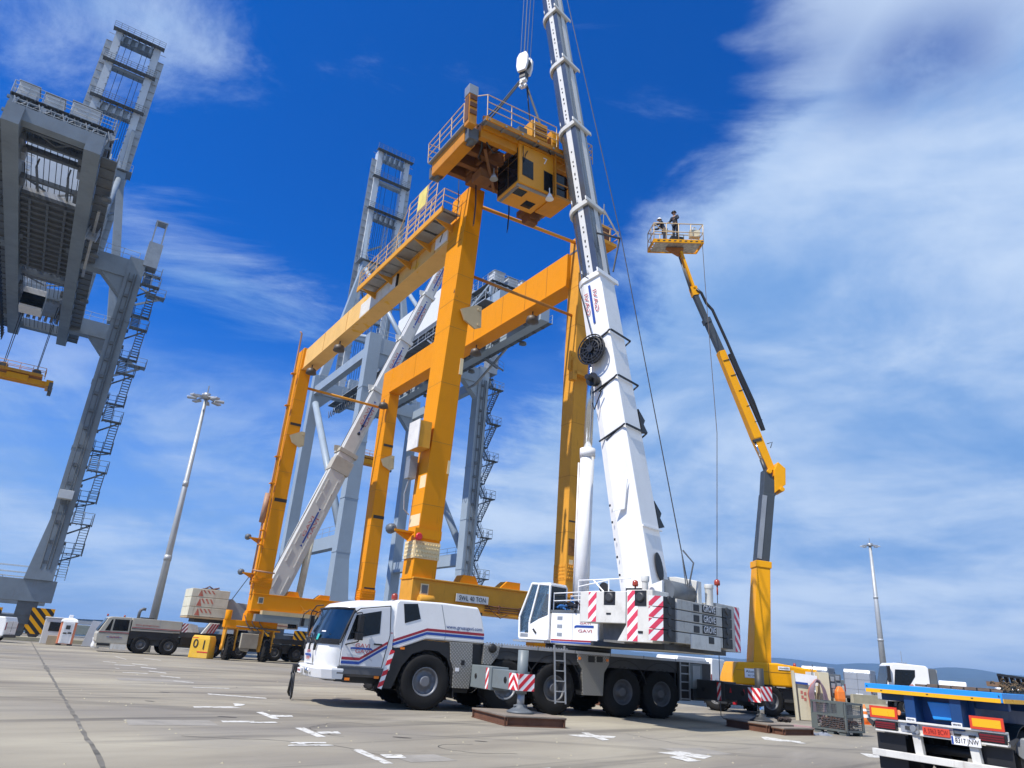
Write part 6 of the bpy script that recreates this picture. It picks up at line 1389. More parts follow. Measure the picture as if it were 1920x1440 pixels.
# ------------------------------------------------------------------ self-propelled boom lift
def boom_lift():
    o = V((12.1, 33.2, 0)); t = thing('boom_lift', 'tall yellow self-propelled boom lift with dark folded arm holding a basket in the sky', 'boom lift', o, 0)
    def P(x, z, y=0.0): return V((x-o.x, y, z))
    for x, y, rz in ((-.3, -1.15, rad(15)), (-2.0, .4, rad(-38)), (1.9, 1.6, rad(-20)), (0.2, 2.4, rad(20))):
        wheel(t, (x, y, .60), .60, .42, -1, .34, tread=True, lugs=18, rz=rz)
    b = B(); b.box(-1.5, 1.5, -.5, 1.8, .55, 1.1); b.bar((-.3, -1.0, .6), (.2, .3, .8), .35, .3); b.bar((-2.0, .4, .6), (-1, .6, .8), .35, .3); b.box(-2.1, -.7, -.05, .1, .3, .85); b.box(.7, 2.3, -.2, .2, .25, 1.05); b.build('chassis', Charcoal, t, .03)
    for x, yy, pts in ((-1.4, -.06, ((-.09, .32), (.09, .32), (.09, .55), (.17, .55), (0, .75), (-.17, .55), (-.09, .55))), (1.9, -.21, ((-.22, .60), (-.0, .60), (-.0, .50), (.22, .68), (-.0, .86), (-.0, .76), (-.22, .76)))):
        b = B(); b.prism_xz([(x+a, z) for a, z in pts], yy-.006, yy); b.build('arrow_sign', Red, t)
    # turret
    b = B(); b.prism_xz([(-1.75, 1.15), (-1.62, 1.6), (-1.45, 2.06), (-.55, 2.10), (.3, 2.12), (1.3, 2.02), (2.05, 1.96), (2.05, 1.62), (1.55, 1.30), (1.0, 1.18)], -.75, 1.1); tr = b.build('turret', LiftYellow, t, .08, 3)
    b = B(); b.box(1.75, 2.25, -.7, 1.0, 1.55, 1.92); b.build('tail_weight', SteelDark, t, .04)
    b = B(); b.box(-1.15, -.35, -.775, -.752, 1.45, 1.82); nb = b.build('name_sign', LetterWhite, tr); text('Alonsolin', nb, (-.75, -.778, 1.70), (1, 0, 0), (0, 0, 1), .15, LetterDark, .70); text('957 392 400', nb, (-.75, -.778, 1.54), (1, 0, 0), (0, 0, 1), .10, LetterDark, .55)
    b = B(); b.box(.32, .82, -.775, -.752, 1.86, 2.0); nb = b.build('name_sign', LetterWhite, tr); text('Alonsolin', nb, (.57, -.778, 1.93), (1, 0, 0), (0, 0, 1), .09, LetterDark, .42)
    b = B(); b.box(1.5, 1.9, -.775, -.752, 1.72, 1.86); b.build('name_sign', LetterWhite, tr)
    b = B(); b.box(-.1, -.09, -.76, -.75, 1.2, 2.1); b.box(-1.5, 1.6, -.76, -.75, 1.735, 1.745); b.build('panel_joint', Charcoal, tr)
    b = B(); b.lathe([(.06, 0), (.07, .05), (.05, .16)], (1.35, 0, 2.02), 'Z', 12); b.build('beacon', BeaconRed, t)
    # tower boom: yellow outer box, dark inner box
    b = B(); b.bar(P(11.85, 2.05), P(12.2, 6.4), .78, .95, (0, -1, 0), .62, .75); b.bar(P(12.19, 6.2), P(12.21, 6.5), .72, .85, (0, -1, 0)); b.build('tower_boom', LiftYellow, t, .02)
    b = B(); b.bar(P(12.2, 6.4), P(12.68, 9.7), .56, .66, (0, -1, 0)); b.build('inner_boom', mat('lift_dark_paint', (.05, .06, .07), .4, var=.1), t, .02)
    b = B(); b.bar(P(12.02, 6.6, -.345), P(12.46, 9.6, -.345), .22, .02, (0, -1, 0)); b.build('wear_strip', SteelMid, t)
    b = B(); b.prism([P(12.4, 9.55, -.3), P(12.98, 9.6, -.3), P(13.25, 10.3, -.3), P(12.95, 10.4, -.3), P(12.75, 10.9, -.3), P(12.55, 10.9, -.3)], (0, .6, 0)); b.build('knuckle', mat('lift_dark_paint', (.05, .06, .07)), t, .02)
    b = B(); b.prism([P(12.95, 9.75, -.36), P(13.5, 10.2, -.36), P(13.55, 11.0, -.36), P(13.2, 11.3, -.36), P(13.0, 10.9, -.36)], (0, .72, 0)); b.tube(P(13.3, 9.95, -.42), P(13.3, 9.95, .42), .12, 10); b.tube(P(12.75, 10.8, -.42), P(12.75, 10.8, .42), .12, 10); b.build('hinge_block', LiftYellow, t, .02)
    # main boom
    arm = [P(12.95, 10.9), P(12.35, 12.5), P(11.9, 14.2), P(10.85, 16.9)]
    b = B(); b.bar(arm[0], arm[1], .34, .40, (0, -1, 0), .42, .50); b.bar(arm[1], P(10.72, 17.1), .42, .52, (0, -1, 0), .36, .46); b.build('main_boom', LiftYellow, t, .015)
    b = B(); b.bar(P(10.78, 17.0), P(10.05, 18.9), .30, .38, (0, -1, 0)); b.bar(P(10.05, 18.8), P(9.4, 20.5), .24, .30, (0, -1, 0)); b.bar(P(10.1, 18.7), P(10.0, 18.95), .36, .44, (0, -1, 0)); b.build('fly_boom', mat('lift_dark_paint', (.05, .06, .07)), t)
    b = B(); b.bar(P(9.5, 20.3), P(9.35, 20.8), .36, .36, (0, -1, 0)); b.bar(P(9.38, 20.7, .14), P(8.72, 22.9, .14), .12, .16, (0, -1, 0)); b.bar(P(9.38, 20.7, -.14), P(8.72, 22.9, -.14), .12, .16, (0, -1, 0)); b.build('jib', LiftYellow, t)
    b = B(); b.tube(P(9.2, 20.55, -.1), P(8.62, 22.6, -.1), .045, 6); b.tube(P(9.3, 20.5), P(8.9, 21.9), .09, 8); b.build('jib_cylinder', SteelDark, t)
    b = B(); b.path([P(9.5, 20.6, -.2), P(9.75, 20.4, -.2), P(10.0, 19.8, -.2), P(10.3, 19.4, -.25), P(11.0, 17.6, -.25), P(11.5, 16.2, -.25), P(12.2, 14.4, -.25), P(12.65, 12.9, -.25)], .075, 6); b.bar(P(11.1, 16.9, -.25), P(12.6, 12.9, -.25), .14, .16, (0, -1, 0))
    for z in (13.4, 14.2, 15.0, 15.8, 16.6): b.bar(P(12.95-(z-12.4)*.45-.3, z-.1, -.25), P(12.95-(z-12.4)*.45+.1, z+.05, -.25), .03)
    b.build('cable_carrier', Black, t)
    b = B(); b.tube(P(12.74, 10.5, -.2), P(12.45, 11.4, -.2), .10, 10); b.m = 1; b.tube(P(12.45, 11.4, -.2), P(12.2, 12.25, -.2), .055, 8); b.m = 0; b.bar(P(12.1, 12.3, -.2), P(12.5, 12.45, -.2), .14); b.tube(P(13.0, 10.9, .1), P(12.6, 12.2, .1), .10, 8); b.path([P(12.75, 12.2, -.3), P(13.0, 12.3, -.3), P(12.9, 12.0, -.3)], .025, 5); b.build('lift_cylinder', [Charcoal, Chrome], t)
    # basket
    bx, bz = 8.45, 23.30; th = rad(13); ux = V((math.cos(th)*.98, .12, math.sin(th)*.55)).normalized(); uy = V((-.10, 1, 0)).normalized(); c = P(bx, bz)
    W_, D_ = 1.42, .55
    cr = [c-ux*W_-uy*D_, c+ux*W_-uy*D_, c+ux*W_+uy*D_, c-ux*W_+uy*D_]
    b = B(); up_ = V((0, 0, 1))
    for i in range(4): b.bar(cr[i], cr[(i+1) % 4], .06, .20)
    for i in range(13): f = i/12; b.bar(cr[0].lerp(cr[1], f), cr[3].lerp(cr[2], f), .03, .03)
    for i in range(4): f = .1+i*.26; b.bar(cr[0].lerp(cr[3], f)-up_*.04, cr[1].lerp(cr[2], f)-up_*.04, .05, .05)
    bk = b.build('basket', LiftYellow, t)
    b = B()
    for i in range(9): f = .06+i*.11; b.prism([cr[0].lerp(cr[1], f)-V((0, .035, .03)), cr[0].lerp(cr[1], f+.045)-V((0, .035, .03)), cr[0].lerp(cr[1], f+.06)-V((0, .035, -.03)), cr[0].lerp(cr[1], f+.015)-V((0, .035, -.03))], (0, -.006, 0))
    b.build('toe_slot', Charcoal, bk)
    b = B(); b.prism([cr[0]+(cr[1]-cr[0])*.04+uy*.05-up_*.07, cr[0]+(cr[1]-cr[0])*.96+uy*.05-up_*.07, cr[3]+(cr[2]-cr[3])*.96-uy*.05-up_*.07, cr[3]+(cr[2]-cr[3])*.04-uy*.05-up_*.07], (0, 0, .015)); b.build('basket_floor', mat('floor_mesh_metal', (.45, .42, .38), .5, .4, var=.4, vs=6, dirt=.5), bk)
    b = B(); r = .025
    for i in range(4):
        p, q = cr[i], cr[(i+1) % 4]; n_ = 4 if i % 2 == 0 else 2
        for k in range(n_): f = k/n_; s_ = p.lerp(q, f); b.tube(s_, s_+up_*1.12, r, 6)
        b.tube(p+up_*1.12, q+up_*1.12, r*1.2, 6); b.tube(p+up_*.58, q+up_*.58, r, 6)
    b.path([cr[0]+up_*1.1, cr[0]+up_*.85+ux*.25, cr[0]+up_*.68+ux*.5, cr[0]+up_*.62+ux*1.1], .03, 5); b.build('handrail', mat('basket_rail', (.62, .47, .27), .5, var=.1), bk)
    b = B(); b.cbox(c+ux*1.0+up_*.62-uy*.3, (.55, .3, .42)); b.path([c+ux*.9+up_*.85-uy*.3, c+ux*.95+up_*1.1-uy*.3, c+ux*1.1+up_*1.05-uy*.3, c+ux*1.2+up_*.6-uy*.3], .025, 5); b.build('control_box', Cream, bk)
    b = B(); b.prism([c-ux*.55-uy*.1-up_*.12, c+ux*.45-uy*.1-up_*.12, P(8.72, 22.75)+ux*.1-uy*.1, P(8.6, 22.75)-uy*.1], uy*.25); b.build('basket_bracket', mat('bracket_rust_orange', (.34, .12, .02), .6, var=.2, rust=.4), bk)
    hr = B(); top = c+ux*1.40-uy*.45; hr.path([o+top, o+top+V((.06, -.1, -3)), o+V((9.45-o.x+.3, -2, 12)), V((9.2, 30.2, 5)), V((8.75, 28.8, 1.0)), V((8.66, 28.5, .1)), V((8.7, 28.3, .02)), V((9.3, 28.1, .02))], .017, 5)
    tag(hr.build('hand_line', mat('hemp_line', (.10, .085, .08), .8)), 'thin dark line hanging from the lift basket down to the ground', 'rope')
    return o+c, ux, uy
bc, bux, buy = boom_lift()

def person(name, label, base, hgt, yaw, helmet, pose, shirt=None):
    """one skinned body with clothes, helmet and hands as its children"""
    t = thing(name, label, 'person', base, yaw); s = hgt/1.75
    def skin(nm, verts, edges, radii, m_, root=0):
        me = bpy.data.meshes.new(nm); me.from_pydata([tuple(V(v)*s) for v in verts], edges, []); me.materials.append(m_)
        o = bpy.data.objects.new(nm, me); col.objects.link(o); o.parent = t
        o.modifiers.new('skin', 'SKIN')
        for i, r in enumerate(radii): me.skin_vertices[0].data[i].radius = (r*s, r*s) if not isinstance(r, tuple) else (r[0]*s, r[1]*s)
        me.skin_vertices[0].data[root].use_root = True
        sb = o.modifiers.new('sub', 'SUBSURF'); sb.levels = 1; sb.render_levels = 2
        for p in me.polygons: p.use_smooth = True
        return o
    lean, la, ra = pose['lean'], pose['la'], pose['ra']
    hip, ch, nk = (0, 0, .95), (lean*.6, 0, 1.28), (lean, 0, 1.50)
    hd = (lean*1.15+.03, 0, 1.66)
    Lsh, Rsh = (lean*.9, .19, 1.43), (lean*.9, -.19, 1.43)
    V_ = [hip, (lean*.3, 0, 1.12), ch, (lean*.95, 0, 1.42), nk, hd, Lsh, la[0], la[1], Rsh, ra[0], ra[1], (0, .10, .88), (.02, .11, .48), (-.02, .11, .08), (0, -.10, .88), (.02, -.11, .48), (-.02, -.11, .08), (.10, .11, .04), (.10, -.11, .04), (lean*1.15+.04, 0, 1.75)]
    E_ = [(0, 1), (1, 2), (2, 3), (3, 4), (4, 5), (3, 6), (6, 7), (7, 8), (3, 9), (9, 10), (10, 11), (0, 12), (12, 13), (13, 14), (0, 15), (15, 16), (16, 17), (14, 18), (17, 19), (5, 20)]
    R_ = [(.15, .11), (.13, .10), (.16, .11), (.12, .10), .055, (.085, .10), .07, .05, .036, .07, .05, .036, .085, .062, .045, .085, .062, .045, .04, .04, .07]
    skin('body', V_, E_, R_, Skin)
    skin('jacket', [V_[i] for i in (0, 1, 2, 3, 6, 7, 8, 9, 10, 11)], [(0, 1), (1, 2), (2, 3), (3, 4), (4, 5), (5, 6), (3, 7), (7, 8), (8, 9)], [(.175, .135), (.155, .12), (.185, .135), (.14, .115), .088, .068, .05, .088, .068, .05], shirt or Navy)
    skin('trousers', [V_[i] for i in (0, 12, 13, 14, 15, 16, 17)], [(0, 1), (1, 2), (2, 3), (0, 4), (4, 5), (5, 6)], [(.165, .125), .105, .08, .065, .105, .08, .065], Navy)
    b = B(); h = V(hd)*s
    b.lathe([(.128*s, -.0), (.125*s, .05*s), (.105*s, .10*s), (.06*s, .135*s), (.01, .145*s)], tuple(h+V((0, 0, .03*s))), 'Z', 16); b.lathe([(.155*s, 0), (.15*s, .015*s)], tuple(h+V((.02*s, 0, .03*s))), 'Z', 16); ho = b.build('helmet', helmet, t); 
    b = B(); f = h+V((.09*s, 0, 0)); b.cbox(f+V((.012, 0, -.02*s)), (.035*s, .03*s, .045*s))
    for sg in (-1, 1): b.cbox(f+V((-.005, sg*.035*s, .01*s)), (.02*s, .03*s, .015*s)); b.cbox(h+V((0, sg*.095*s, -.02*s)), (.04*s, .02*s, .06*s))
    b.build('face', Skin, t)
    for (wrist, elbow, sg) in ((V(la[1]), V(la[0]), 1), (V(ra[1]), V(ra[0]), -1)):
        b = B(); w = wrist*s; d = (wrist-elbow).normalized(); sd_ = d.cross(V((0, 0, 1))).normalized() if abs(d.z) < .95 else V((0, 1, 0)); n_ = sd_.cross(d)
        b.bar(w, w+d*.085*s, .075*s, .028*s, n_)
        for i, l in enumerate((.062, .07, .066, .052)):
            a = w+d*.082*s+sd_*((i-1.5)*.019*s); k = a+d*l*.55*s-n_*.006*s; b.path([a, k, k+(d-n_*.7).normalized()*l*.45*s], .0085*s, 5)
        a = w+d*.03*s-sd_*sg*.035*s; b.path([a, a+(d-sd_*sg*.8).normalized()*.035*s, a+(d*1.5-sd_*sg*.6).normalized()*.062*s], .010*s, 5); b.build('hand', Skin, t)
    return t
fb = bc+V((0, 0, .11))
person('person', 'person in dark workwear and a white helmet leaning forward in the lift basket', tuple(fb-bux*.62), 1.66, rad(170), LetterWhite, dict(lean=.22, la=[(.38, .22, 1.25), (.62, .14, 1.22)], ra=[(.36, -.24, 1.22), (.58, -.14, 1.15)]))
person('person', 'taller person in dark clothes and dark cap standing upright in the lift basket', tuple(fb+bux*.05+buy*.1+V((0, 0, .45))), 1.72, rad(-140), Black, dict(lean=.06, la=[(.12, .30, 1.2), (.34, .2, 1.08)], ra=[(.10, -.30, 1.2), (.32, -.22, 1.05)]), Navy)
b = B(); b.box(-.35, .35, -.3, .3, 0, .44); o = b.build('tool_chest', Black, None, .02); o.location = fb+bux*.05+buy*.1+V((0, 0, .0)); o.rotation_euler = (0, 0, math.atan2(bux.y, bux.x)); tag(o, 'black chest in the lift basket under the feet of the taller person', 'tool chest')

# ------------------------------------------------------------------ older beige mobile crane behind the gantry (local x towards its tail)
def beige_crane():
    t = thing('mobile_crane', 'older beige-grey mobile crane behind the gantry, its slim pale boom slanting up to the right', 'mobile crane', (-23.2, 50.0, 0), Q)
    W = 2.3
    b = B(); b.box(-1.5, 11.2, .3, W-.3, .55, 1.15); b.build('chassis', Charcoal, t)
    b = B(); b.box(2.2, 11.2, .05, W-.05, 1.2, 1.55); b.build('deck', Charcoal, t)
    b = B(); b.prism_xz([(-2.66, .62), (-2.70, 1.08), (-2.62, 1.25), (-2.24, 2.10), (-2.0, 2.17), (-.88, 2.20), (-.82, .55), (-2.55, .52)], 0, 1.9); cb = b.build('cab', Beige, t, .04)
    for pts in ([(-2.28, 1.30), (-2.02, 2.0), (-1.94, 2.0), (-1.97, 1.30)], [(-1.86, 1.32), (-1.84, 2.02), (-.98, 2.04), (-.95, 1.34)]):
        b = B(); b.prism_xz(pts, -.012, .01); w_ = b.build('window', DarkGlass, cb)
    b = B(); b.prism([(-2.66, .12, 1.28), (-2.66, 1.78, 1.28), (-2.26, 1.78, 2.06), (-2.26, .12, 2.06)], (-.02, 0, .01)); b.build('windscreen', DarkGlass, cb)
    b = B(); b.box(-2.6, -.85, -.008, .01, 1.20, 1.24); b.m = 1; b.box(-2.6, -.85, -.008, .01, 1.14, 1.17); b.build('stripe', [StripeRed, LetterDark], cb)
    text('GAVI', cb, (-1.65, -.012, .92), (1, 0, 0), (0, 0, 1), .16, StripeRed, .55)
    b = B(); b.box(-2.1, -1.2, -.012, -.004, .90, .93); b.build('logo_bar', StripeBlue, cb)
    b = B(); b.box(-2.55, -1.75, .02, 1.9, .28, .55); b.m = 1; b.box(-2.56, -1.8, -.0, .02, .38, .52); b.build('bumper', [Beige, Black], t)
    b = B(); b.box(-1.75, -.85, .0, .3, .2, .5); b.build('step_box', WhiteWorn, t)
    for x in (-2.3, -1.3): b = B(); b.lathe([(.05, 0), (.06, .05), (.05, .14)], (x, .4, 2.18), 'Z', 10); b.build('beacon', BeaconRed, t)
    b = B(); b.prism_xz([(-.80, 2.19), (2.3, 2.17), (2.25, 1.42), (-.78, 1.38)], 0, W); hd = b.build('engine_cover', Beige, t, .02)
    b = B(); b.box(-.76, 2.24, -.008, .005, 1.58, 1.62); b.m = 1; b.box(-.76, 2.24, -.008, .005, 1.50, 1.54); b.build('stripe', [StripeRed, LetterDark], hd)
    text('www.gruasgavi.com', hd, (.15, -.008, 1.78), (1, 0, 0), (0, 0, 1), .15, StripeRed, 1.45)
    b = B(); b.box(.88, .90, -.006, .005, 1.4, 2.17); b.build('panel_joint', SteelMid, hd)
    b = B(); b.path([(-.45, .6, 2.15), (-.45, .6, 2.55), (-.40, .6, 2.72), (-.25, .6, 2.80), (-.1, .6, 2.78)], .10, 10); b.build('exhaust_pipe', SteelDark, t)
    b = B(); b.box(-.3, .5, .3, .9, 2.19, 2.27); b.build('air_filter', Charcoal, t)
    b = B(); b.prism_xz([(2.32, 2.1), (2.9, 2.1), (3.3, 2.02), (3.45, 1.55), (2.30, 1.5)], .05, .6); ob = b.build('outrigger_box', WhiteWorn, t, .02)
    b = B(); stripes(b, (2.32, .048, 1.52), (1, 0, 0), (0, 0, 1), .36, .58, .3, 1.4, (0, -1, 0)); b.build('warning_stripe', [LetterWhite, StripeRed], ob)
    b = B(); b.prism([(3.55, -.3, 1.50), (4.4, -.3, 1.62), (4.65, -.3, 2.25), (4.0, -.3, 2.25)], (0, .5, 0)); ob = b.build('fender_flap', WhiteWorn, t, .02)
    b = B()
    for i in range(3): b.prism([(3.85+i*.2, -.306, 1.56), (3.95+i*.2, -.306, 1.57), (4.28+i*.17, -.306, 2.2), (4.18+i*.17, -.306, 2.2)], (0, -.004, 0))
    b.build('warning_stripe', StripeRed, ob)
    for x in (0, 1.72, 4.6, 6.4, 8.9, 10.5):
        wheel(t, (x, .2, .58), .58, .36, -1, .30, lugs=0, n=22); wheel(t, (x, W-.2, .58), .58, .36, 1, .30, lugs=0, n=22)
    b = B(); b.box(6.3, 7.6, -.25, .3, .75, 1.75); b.prism_xz([(6.3, .75), (7.0, .75), (6.9, .5), (6.4, .6)], -.2, .2); b.build('side_tank', Beige, t, .03)
    b = B(); b.box(-1.2, 2.2, .05, .1, .9, 1.4); b.box(2.4, 6.2, .1, .4, .7, 1.3); b.build('wheel_arch', Black, t)
    # counterweight stack behind the upper
    b = B(); 
    for i, (z0, z1) in enumerate(((2.48, 2.60), (2.62, 3.22), (3.24, 3.88), (3.90, 4.45))):
        b = B(); b.box(2.42, 4.95, -.15, 2.45, z0, z1); sl = b.build('counterweight_slab', mat('old_cream_weight', (.62, .60, .48), .6, var=.06, dirt=.5, dirtc=(.35, .28, .15), rust=.7, streak=3) if i else mat('rusty_base_weight', (.40, .30, .18), .7, rust=.8), t, .02)
        if i:
            b = B(); b.prism([(2.85, -.156, z0+.05), (3.2, -.156, z0+.05), (3.02, -.156, z1-.05)], (0, -.004, 0))
            for k in range(3): b.prism([(3.3+k*.28, -.156, z0+.25), (3.42+k*.28, -.156, z0+.25), (3.22+k*.28, -.156, z1-.08), (3.10+k*.28, -.156, z1-.08)], (0, -.004, 0))
            b.build('faded_marking', mat('worn_red_marking', (.46, .12, .08), .6, var=.2, dirt=.6, dirtc=(.6, .55, .42), dscale=5), sl)
    b = B(); b.box(3.0, 5.0, .2, 2.2, 2.25, 2.48); b.build('weight_carrier', Charcoal, t)
    b = B(); b.box(3.3, 4.4, .8, 1.6, 4.45, 4.55); b.path([(3.4, 1, 4.5), (3.7, 1, 4.7), (4.0, 1.1, 4.55), (4.4, 1, 4.66)], .05, 5); b.build('chain_heap', Rust, t)
    b = B(); b.prism_xz([(4.9, 1.9), (8.6, 1.9), (8.6, 3.3), (6.2, 3.75), (5.6, 3.75), (5.3, 4.0), (4.9, 3.75)], .3, 2.2); b.build('upper_house', mat('house_grey', (.36, .37, .37), .5, var=.05, dirt=.3), t, .02)
    b = B(); b.lathe([(1.0, 1.5), (1.0, 1.95)], (7.2, 1.15, 0), 'Z', 24); b.build('slew_ring', Charcoal, t)
    b = B(); b.prism_xz([(8.55, 2.2), (8.55, 3.3), (9.95, 3.32), (10.25, 2.25)], -.15, .9); oc = b.build('operator_cab', WhiteWorn, t, .03)
    b = B(); b.prism_xz([(9.45, 2.3), (9.40, 3.22), (9.92, 3.24), (10.15, 2.35)], -.165, -.15); b.prism([(10.0, -.1, 3.25), (10.0, .85, 3.25), (10.25, .85, 2.35), (10.25, -.1, 2.35)], (.01, 0, 0)); b.build('window', DarkGlass, oc)
    b = B(); b.tube((10.0, -.3, 3.2), (10.25, -.3, 2.5), .03, 5); b.tube((9.95, -.15, 3.2), (9.95, -.35, 3.2), .03, 5); b.build('mirror_arm', SteelDark, oc)
    b = B(); b.box(8.58, 9.4, -.158, -.15, 2.42, 2.46); b.m = 1; b.prism_xz([(8.7, 2.82), (8.95, 2.82), (8.95, 2.9), (8.7, 2.9)], -.158, -.15); b.build('stripe', [StripeRed, StripeBlue], oc)
    # boom
    f0, f1 = V((8.2, 1.25, 4.0)), V((19.15, 1.25, 37.1)); D = (f1-f0).normalized()
    at = lambda s: f0+D*s
    L_ = (f1-f0).length; upb = (-1, 0, .3)
    cuts = [0, 13.2, 19.6, 25.4, 31.0, L_]
    sizes = [(1.15, 1.55), (.98, 1.22), (.92, 1.12), (.86, 1.02), (.8, .92)]
    for i in range(5):
        w, h = sizes[i]; b = B(); b.sect(at(cuts[i]-(.3 if i else 0)), at(cuts[i+1]), [(-w/2, h/2), (w/2, h/2), (w/2, -h*.3), (w*.3, -h/2), (-w*.3, -h/2), (-w/2, -h*.3)], None, upb)
        bs = b.build('boom_section', PaleGrey, t, .015)
        u = V(upb); xl = D.cross(u).normalized(); yt = xl.cross(D).normalized(); near = xl if xl.y < 0 else -xl
        b = B(); q = at(cuts[i+1]-.35); b.sect(q, at(cuts[i+1]), [(-w/2-.10, h/2+.1), (w/2+.10, h/2+.1), (w/2+.10, -h/2-.08), (-w/2-.10, -h/2-.08)], None, upb); b.bar(at(cuts[i+1]-.3)+yt*(h/2+.1), at(cuts[i+1]+.15)+yt*(h/2+.3), .5, .08)
        if i == 0:
            b.sect(at(11.2), at(12.4), [(-w/2-.07, h/2+.07), (w/2+.07, h/2+.07), (w/2+.07, -h/2-.05), (-w/2-.07, -h/2-.05)], None, upb)
        b.build('boom_collar', Beige if i == 0 else PaleGrey, t, .01)
        mid = at((cuts[i]+cuts[i+1])/2 - (.6 if i == 0 else -.3)); q = mid+near*(w/2+.012)
        if i == 0: q = at(6.2)+near*(w/2+.012)
        for off in (-.21, .21): text('GAVI', bs, tuple(q+yt*off), tuple(D), tuple(D.cross(near)*-1), .34, LetterPink, 1.7)
        b = B(); b.bar(q-D*1.35+near*.004, q+D*1.35+near*.004, .012, .13, yt) if False else b.prism([q-D*1.35-yt*.06, q+D*1.35-yt*.06, q+D*1.35+yt*.06, q-D*1.35+yt*.06], near*.008)
        for sg in (-1, 1): b.prism([q+D*sg*1.45, q+D*sg*1.62-yt*.12, q+D*sg*1.62+yt*.12], near*.008)
        b.build('logo_bar', StripeBlue, bs)
    b = B(); w, h = sizes[0]
    for s_ in (1.5, 3.6, 5.0, 8.6, 9.8): q = at(s_)+near*(w/2+.02); b.bar(q-D*.7-yt*.3, q+D*.7-yt*.28, .04, .08, yt); b.bar(q-D*.5+yt*.5, q+D*.5+yt*.5, .04, .07, yt)
    b.build('boom_rib', PaleGrey, t)
    for s_ in (15.0, 15.8): b = B(); q = at(s_)+near*.5; b.prism([q+D*(.14*math.cos(2*math.pi*i/12))+yt*(.14*math.sin(2*math.pi*i/12)) for i in range(12)], near*.01); b.build('boom_port', Charcoal, t)
    b = B(); b.bar(f1-D*.3, f1+D*.5, .7, .8, upb); b.lathe([(.36, -.3), (.36, .3)], tuple(f1+D*.3+V((.45, 0, .1))), 'Y', 16); b.lathe([(.3, -.3), (.3, .3)], tuple(f1-D*.1+V((.75, 0, -.15))), 'Y', 16); b.box(f1.x+.1, f1.x+.9, .95, 1.55, f1.z-.4, f1.z+.1); b.build('boom_head', PaleGrey, t)
    b = B()
    for dx, dy in ((.85, -.15), (.85, .15), (.6, 0)): b.tube(f1+V((dx, dy, -.2)), f1+V((dx, dy, -6.2)), .03, 4)
    b.build('hoist_rope', Rope, t)
    hk = thing('hook_block', 'small dark hook block hanging below the tip of the beige crane boom', 'hook block', tuple(V(quay(0, 0))+V((-23.2, 50, 0))+QX*(f1.x+.8)+QY*f1.y+V((0, 0, f1.z-6.6))), Q)
    b = B(); b.prism_xz([(-.22, -.4), (.22, -.4), (.32, .1), (.2, .5), (-.2, .5), (-.32, .1)], -.18, .18); b.build('cheek_plate', SteelMid, hk); b = B(); b.path([(0, 0, -.4), (0, 0, -.6), (.15, 0, -.75), (.12, 0, -.95), (-.1, 0, -.95), (-.16, 0, -.85)], .05, 6); b.build('hook', Charcoal, hk)
    b = B(); b.tube((10.3, 1.25, 4.0), (10.55, 1.25, 9.8), .27, 16); b.m = 1; b.tube((10.55, 1.25, 9.8), at(12.0) + yt*-.6, .16, 14); b.build('lift_cylinder', [mat('old_cream_weight', (.62, .60, .48)), SteelMid], t)
    b = B(); b.tube((5.2, .4, 3.8), (6.3, -.3, 6.2), .03, 5); b.build('stay_rope', Rope, t)
    b = B(); b.path([at(.6)+yt*.9, at(13)+yt*.75, at(L_)+yt*.6], .03, 4); b.build('hoist_rope', Rope, t)
beige_crane()
